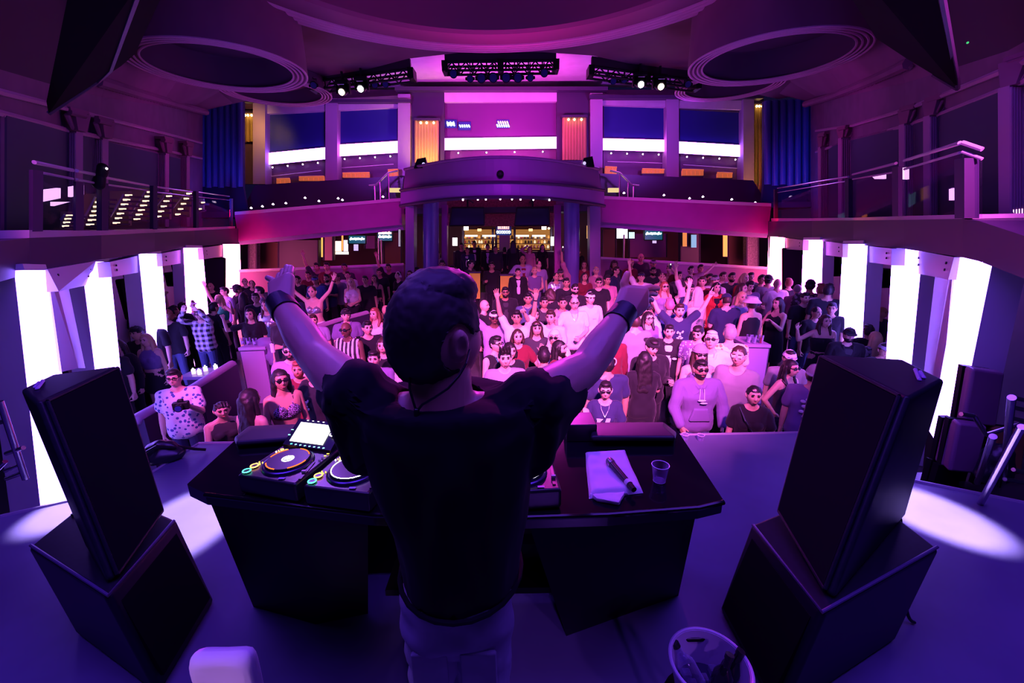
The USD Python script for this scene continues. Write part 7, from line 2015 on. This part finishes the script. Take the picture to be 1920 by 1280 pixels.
for (q, D0, D1, l) in [([(1826, 692), (1884, 700), (1868, 800), (1808, 796)], 3.25, 2.95, 'tall mauve padded seat back at the right edge, behind the railing'), ([(1800, 794), (1852, 800), (1830, 888), (1782, 884)], 3.1, 2.85, 'lower mauve padded seat front at the right edge'), ([(1786, 792), (1803, 792), (1784, 880), (1768, 874)], 3.2, 3.0, 'narrow blue lit padded seat side at the right edge'), ([(1870, 806), (1925, 812), (1915, 890), (1862, 880)], 3.2, 3.0, 'ochre lit padded seat behind the right railing')]:
    p = [W(*a_, D0) for a_ in q]
    t = thing('padded_bench', l, 'bench', np.mean(p, 0) * (1, 1, 0) + (0, 0, min(a_[2] for a_ in p)))
    part(t, 'cushion', rhull(np.vstack([p, np.array(p) + (.03, .10, 0)]), .022, 10), m_pad if 'ochre' not in l else mat('ochre_vinyl', (.35, .2, .06), .4))
    part(t, 'backing', hullp(np.vstack([np.array(p) + (.03, .115, -.01), np.array(p) + (.04, .16, -.01)])), DARK)
    part(t, 'plinth', panel([p[3] + (.0, .1, 0), p[2] + (.0, .1, 0), p[2] * (1, 1, 0) + (0, .1, FLOOR), p[3] * (1, 1, 0) + (0, .1, FLOOR)], (0, .05, 0)), DARK)
c = W(1880, 880, 2.9)
t = thing('backpack', 'black backpack leaning behind the right stair railing', 'bag', c - (0, 0, .12))
part(t, 'bag_body', soft(hullm(sph(c + (0, .05, .10), .09), sph(c + (.02, .05, -.05), .10), sph(c + (-.06, .05, -.08), .07)), .02, 4, .012, 18, 7), mats['black_nylon'])
part(t, 'strap', tube([c + (-.05, -.04, .12), c + (-.07, -.06, 0), c + (-.05, -.05, -.12)], .010, 8), m_black)

# drink tables, sofa backs and their glasses among the crowd
m_tbl = mat('violet_lit_table', (.30, .20, .36), .3)


def block(label, x0, y0, x1, y1, zt, d, extra=()):
    a_, b_ = Zp(x0, y0, zt), Zp(x1, y1, zt)
    t = thing('drink_table', label, 'table', ((a_[0] + b_[0]) / 2, a_[1], FLOOR))
    dv = np.array([0, d, 0])
    part(t, 'table_top', hullp(np.vstack([[a_, b_, a_ + dv, b_ + dv], np.array([a_, b_, a_ + dv, b_ + dv]) - (0, 0, .05)])), m_tbl)
    lo = [np.array([p[0], p[1] + .02, FLOOR]) for p in (a_, b_)] + [np.array([p[0], p[1] + d - .02, FLOOR]) for p in (a_, b_)]
    hi_ = [np.array([p[0], p[1], zt - .05]) for p in lo]
    part(t, 'body', hullp(np.vstack([lo, hi_])), m_dkpurple)
    part(t, 'front_panel', hullp([lo[0] + (.03, -.02, .1), lo[1] + (-.03, -.02, .1), hi_[0] + (.03, -.02, -.02), hi_[1] + (-.03, -.02, -.02), lo[0] + (.03, .0, .1), lo[1] + (-.03, .0, .1), hi_[0] + (.03, .0, -.02), hi_[1] + (-.03, .0, -.02)]), m_tbl)
    return t


block('violet drink table with three glasses, left of the performer', 446, 652, 497, 650, .85, .45)
block('violet drink table among the crowd at right, with cups on it', 1397, 645, 1446, 646, .85, .5)
for i, (x, y) in enumerate(((456, 649), (467, 649), (479, 650))):
    c = Zp(x, y - 3, .85)
    t = thing('drinking_glass', f"short clear glass on the left violet drink table, {['left', 'middle', 'right'][i]} one of three", 'glass', c)
    part(t, 'glass_wall', lathe([(.001, .002), (.03, .002), (.036, .12), (.034, .12), (.027, .01), (.001, .01)], c, 20), m_cup)
    part(t, 'ice', rhull([c + np.array([a_, b_, d_ + 2.2]) * .02 for a_ in (-1, 1) for b_ in (-1, 1) for d_ in (-1, 1)], .004, 6), mats['cup_rim'])
for (x, y, l, col) in ((1403, 642, 'white drink in a clear cup on the right violet table', (.7, .6, .7)), (1413, 643, 'short clear cup on the right violet table', (.4, .35, .5)), (1426, 643, 'red drink cup on the right violet table', (.5, .03, .04))):
    c = Zp(x, y, .85)
    t = thing('plastic_cup', l, 'cup', c)
    part(t, 'cup_wall', lathe([(.001, .002), (.028, .002), (.038, .13), (.036, .13), (.026, .01), (.001, .01)], c, 20), m_cup)
    part(t, 'drink', cyl(c + (0, 0, .008), c + (0, 0, .09), .026, .032, 16), mat('drink_%d' % x, col, .2))
for (q, l) in [([(243, 787), (300, 756), (352, 729), (425, 684)], 'dark sofa back running along the left side, pale top edge'), ([(594, 617), (640, 602), (692, 588)], 'pink lit sofa back behind the striped vest')]:
    zt = .62 if q[0][0] < 500 else .80
    p = [Zp(x, y, zt) for x, y in q]
    t = thing('sofa', l, 'sofa', np.mean(p, 0) * (1, 1, 0) + (0, 0, FLOOR))
    for a_, b_ in zip(p[:-1], p[1:]):
        n_ = np.cross(b_ - a_, (0, 0, 1)); n_ /= np.linalg.norm(n_)
        n_ = n_ if n_[1] > 0 else -n_
        lo = [np.array([s_[0], s_[1], FLOOR]) for s_ in (a_, b_)]
        part(t, 'back_panel', hullp(np.vstack([[a_, b_], lo, np.array([a_, b_]) + n_ * .16, np.array(lo) + n_ * .16])), m_dkpurple)
        part(t, 'top_pad', hullm(sph(a_ + n_ * .08, .07, 12), sph(b_ + n_ * .08, .07, 12)), mat('lit_edge_vinyl', (.42, .25, .42), .35))  # paler top: light along the upper edge put into the colour
c = Zp(385, 700, .50)
t = thing('drink_table', 'low lit table with candle glasses behind the left sofa', 'table', (c[0], c[1], FLOOR))
part(t, 'table_top', box(c, (.55, .45, .05)), m_tbl)
part(t, 'body', bbox((c[0] - .2, c[1] - .15, FLOOR), (c[0] + .2, c[1] + .15, c[2] - .02)), m_dkpurple)
for k, (dx, dy) in enumerate(((-.12, -.08), (-.02, .05), (.10, .12), (.0, -.12))):
    p = c + np.array([dx, dy, .03])
    tt = thing('candle_glass', f"small bright candle glass on the low table behind the left sofa, {['left', 'second', 'right', 'nearest'][k]} one", 'candle', p)
    part(tt, 'glass_wall', cyl(p, p + (0, 0, .07), .03, n=14), glow('candle_white', (1, .7, .95), 2.2))
    part(tt, 'flame', sph(p + (0, 0, .085), .014, 8), g_white)
c = Zp(505, 640, .9)
t = thing('jacket', 'crumpled grey jacket hung over the chair beside the left drink table', 'jacket', c * (1, 1, 0) + (0, 0, .35))
part(t, 'cloth', soft(hullm(sph(c + (-.1, 0, 0), .10), sph(c + (.12, 0, -.04), .11), sph(c + (.15, -.02, -.42), .10), sph(c + (-.06, -.02, -.32), .09)), .03, 3, .04, 9, 4), cloth('violet'))
t = thing('chair', 'dark high backed chair under the crumpled grey jacket', 'chair', c * (1, 1, 0) + (0, .12, FLOOR))
part(t, 'backrest', bbox(c + (-.2, .06, -.55), c + (.2, .12, -.02)), m_black)
part(t, 'seat', bbox(c + (-.2, .06, -.66), c + (.2, .46, -.58)), m_black)
for sx in (-.18, .18):
    for sy in (.09, .43):
        part(t, 'leg', cyl(c + (sx, sy, -.6), np.array([c[0] + sx, c[1] + sy, FLOOR]), .02, n=8), m_black)
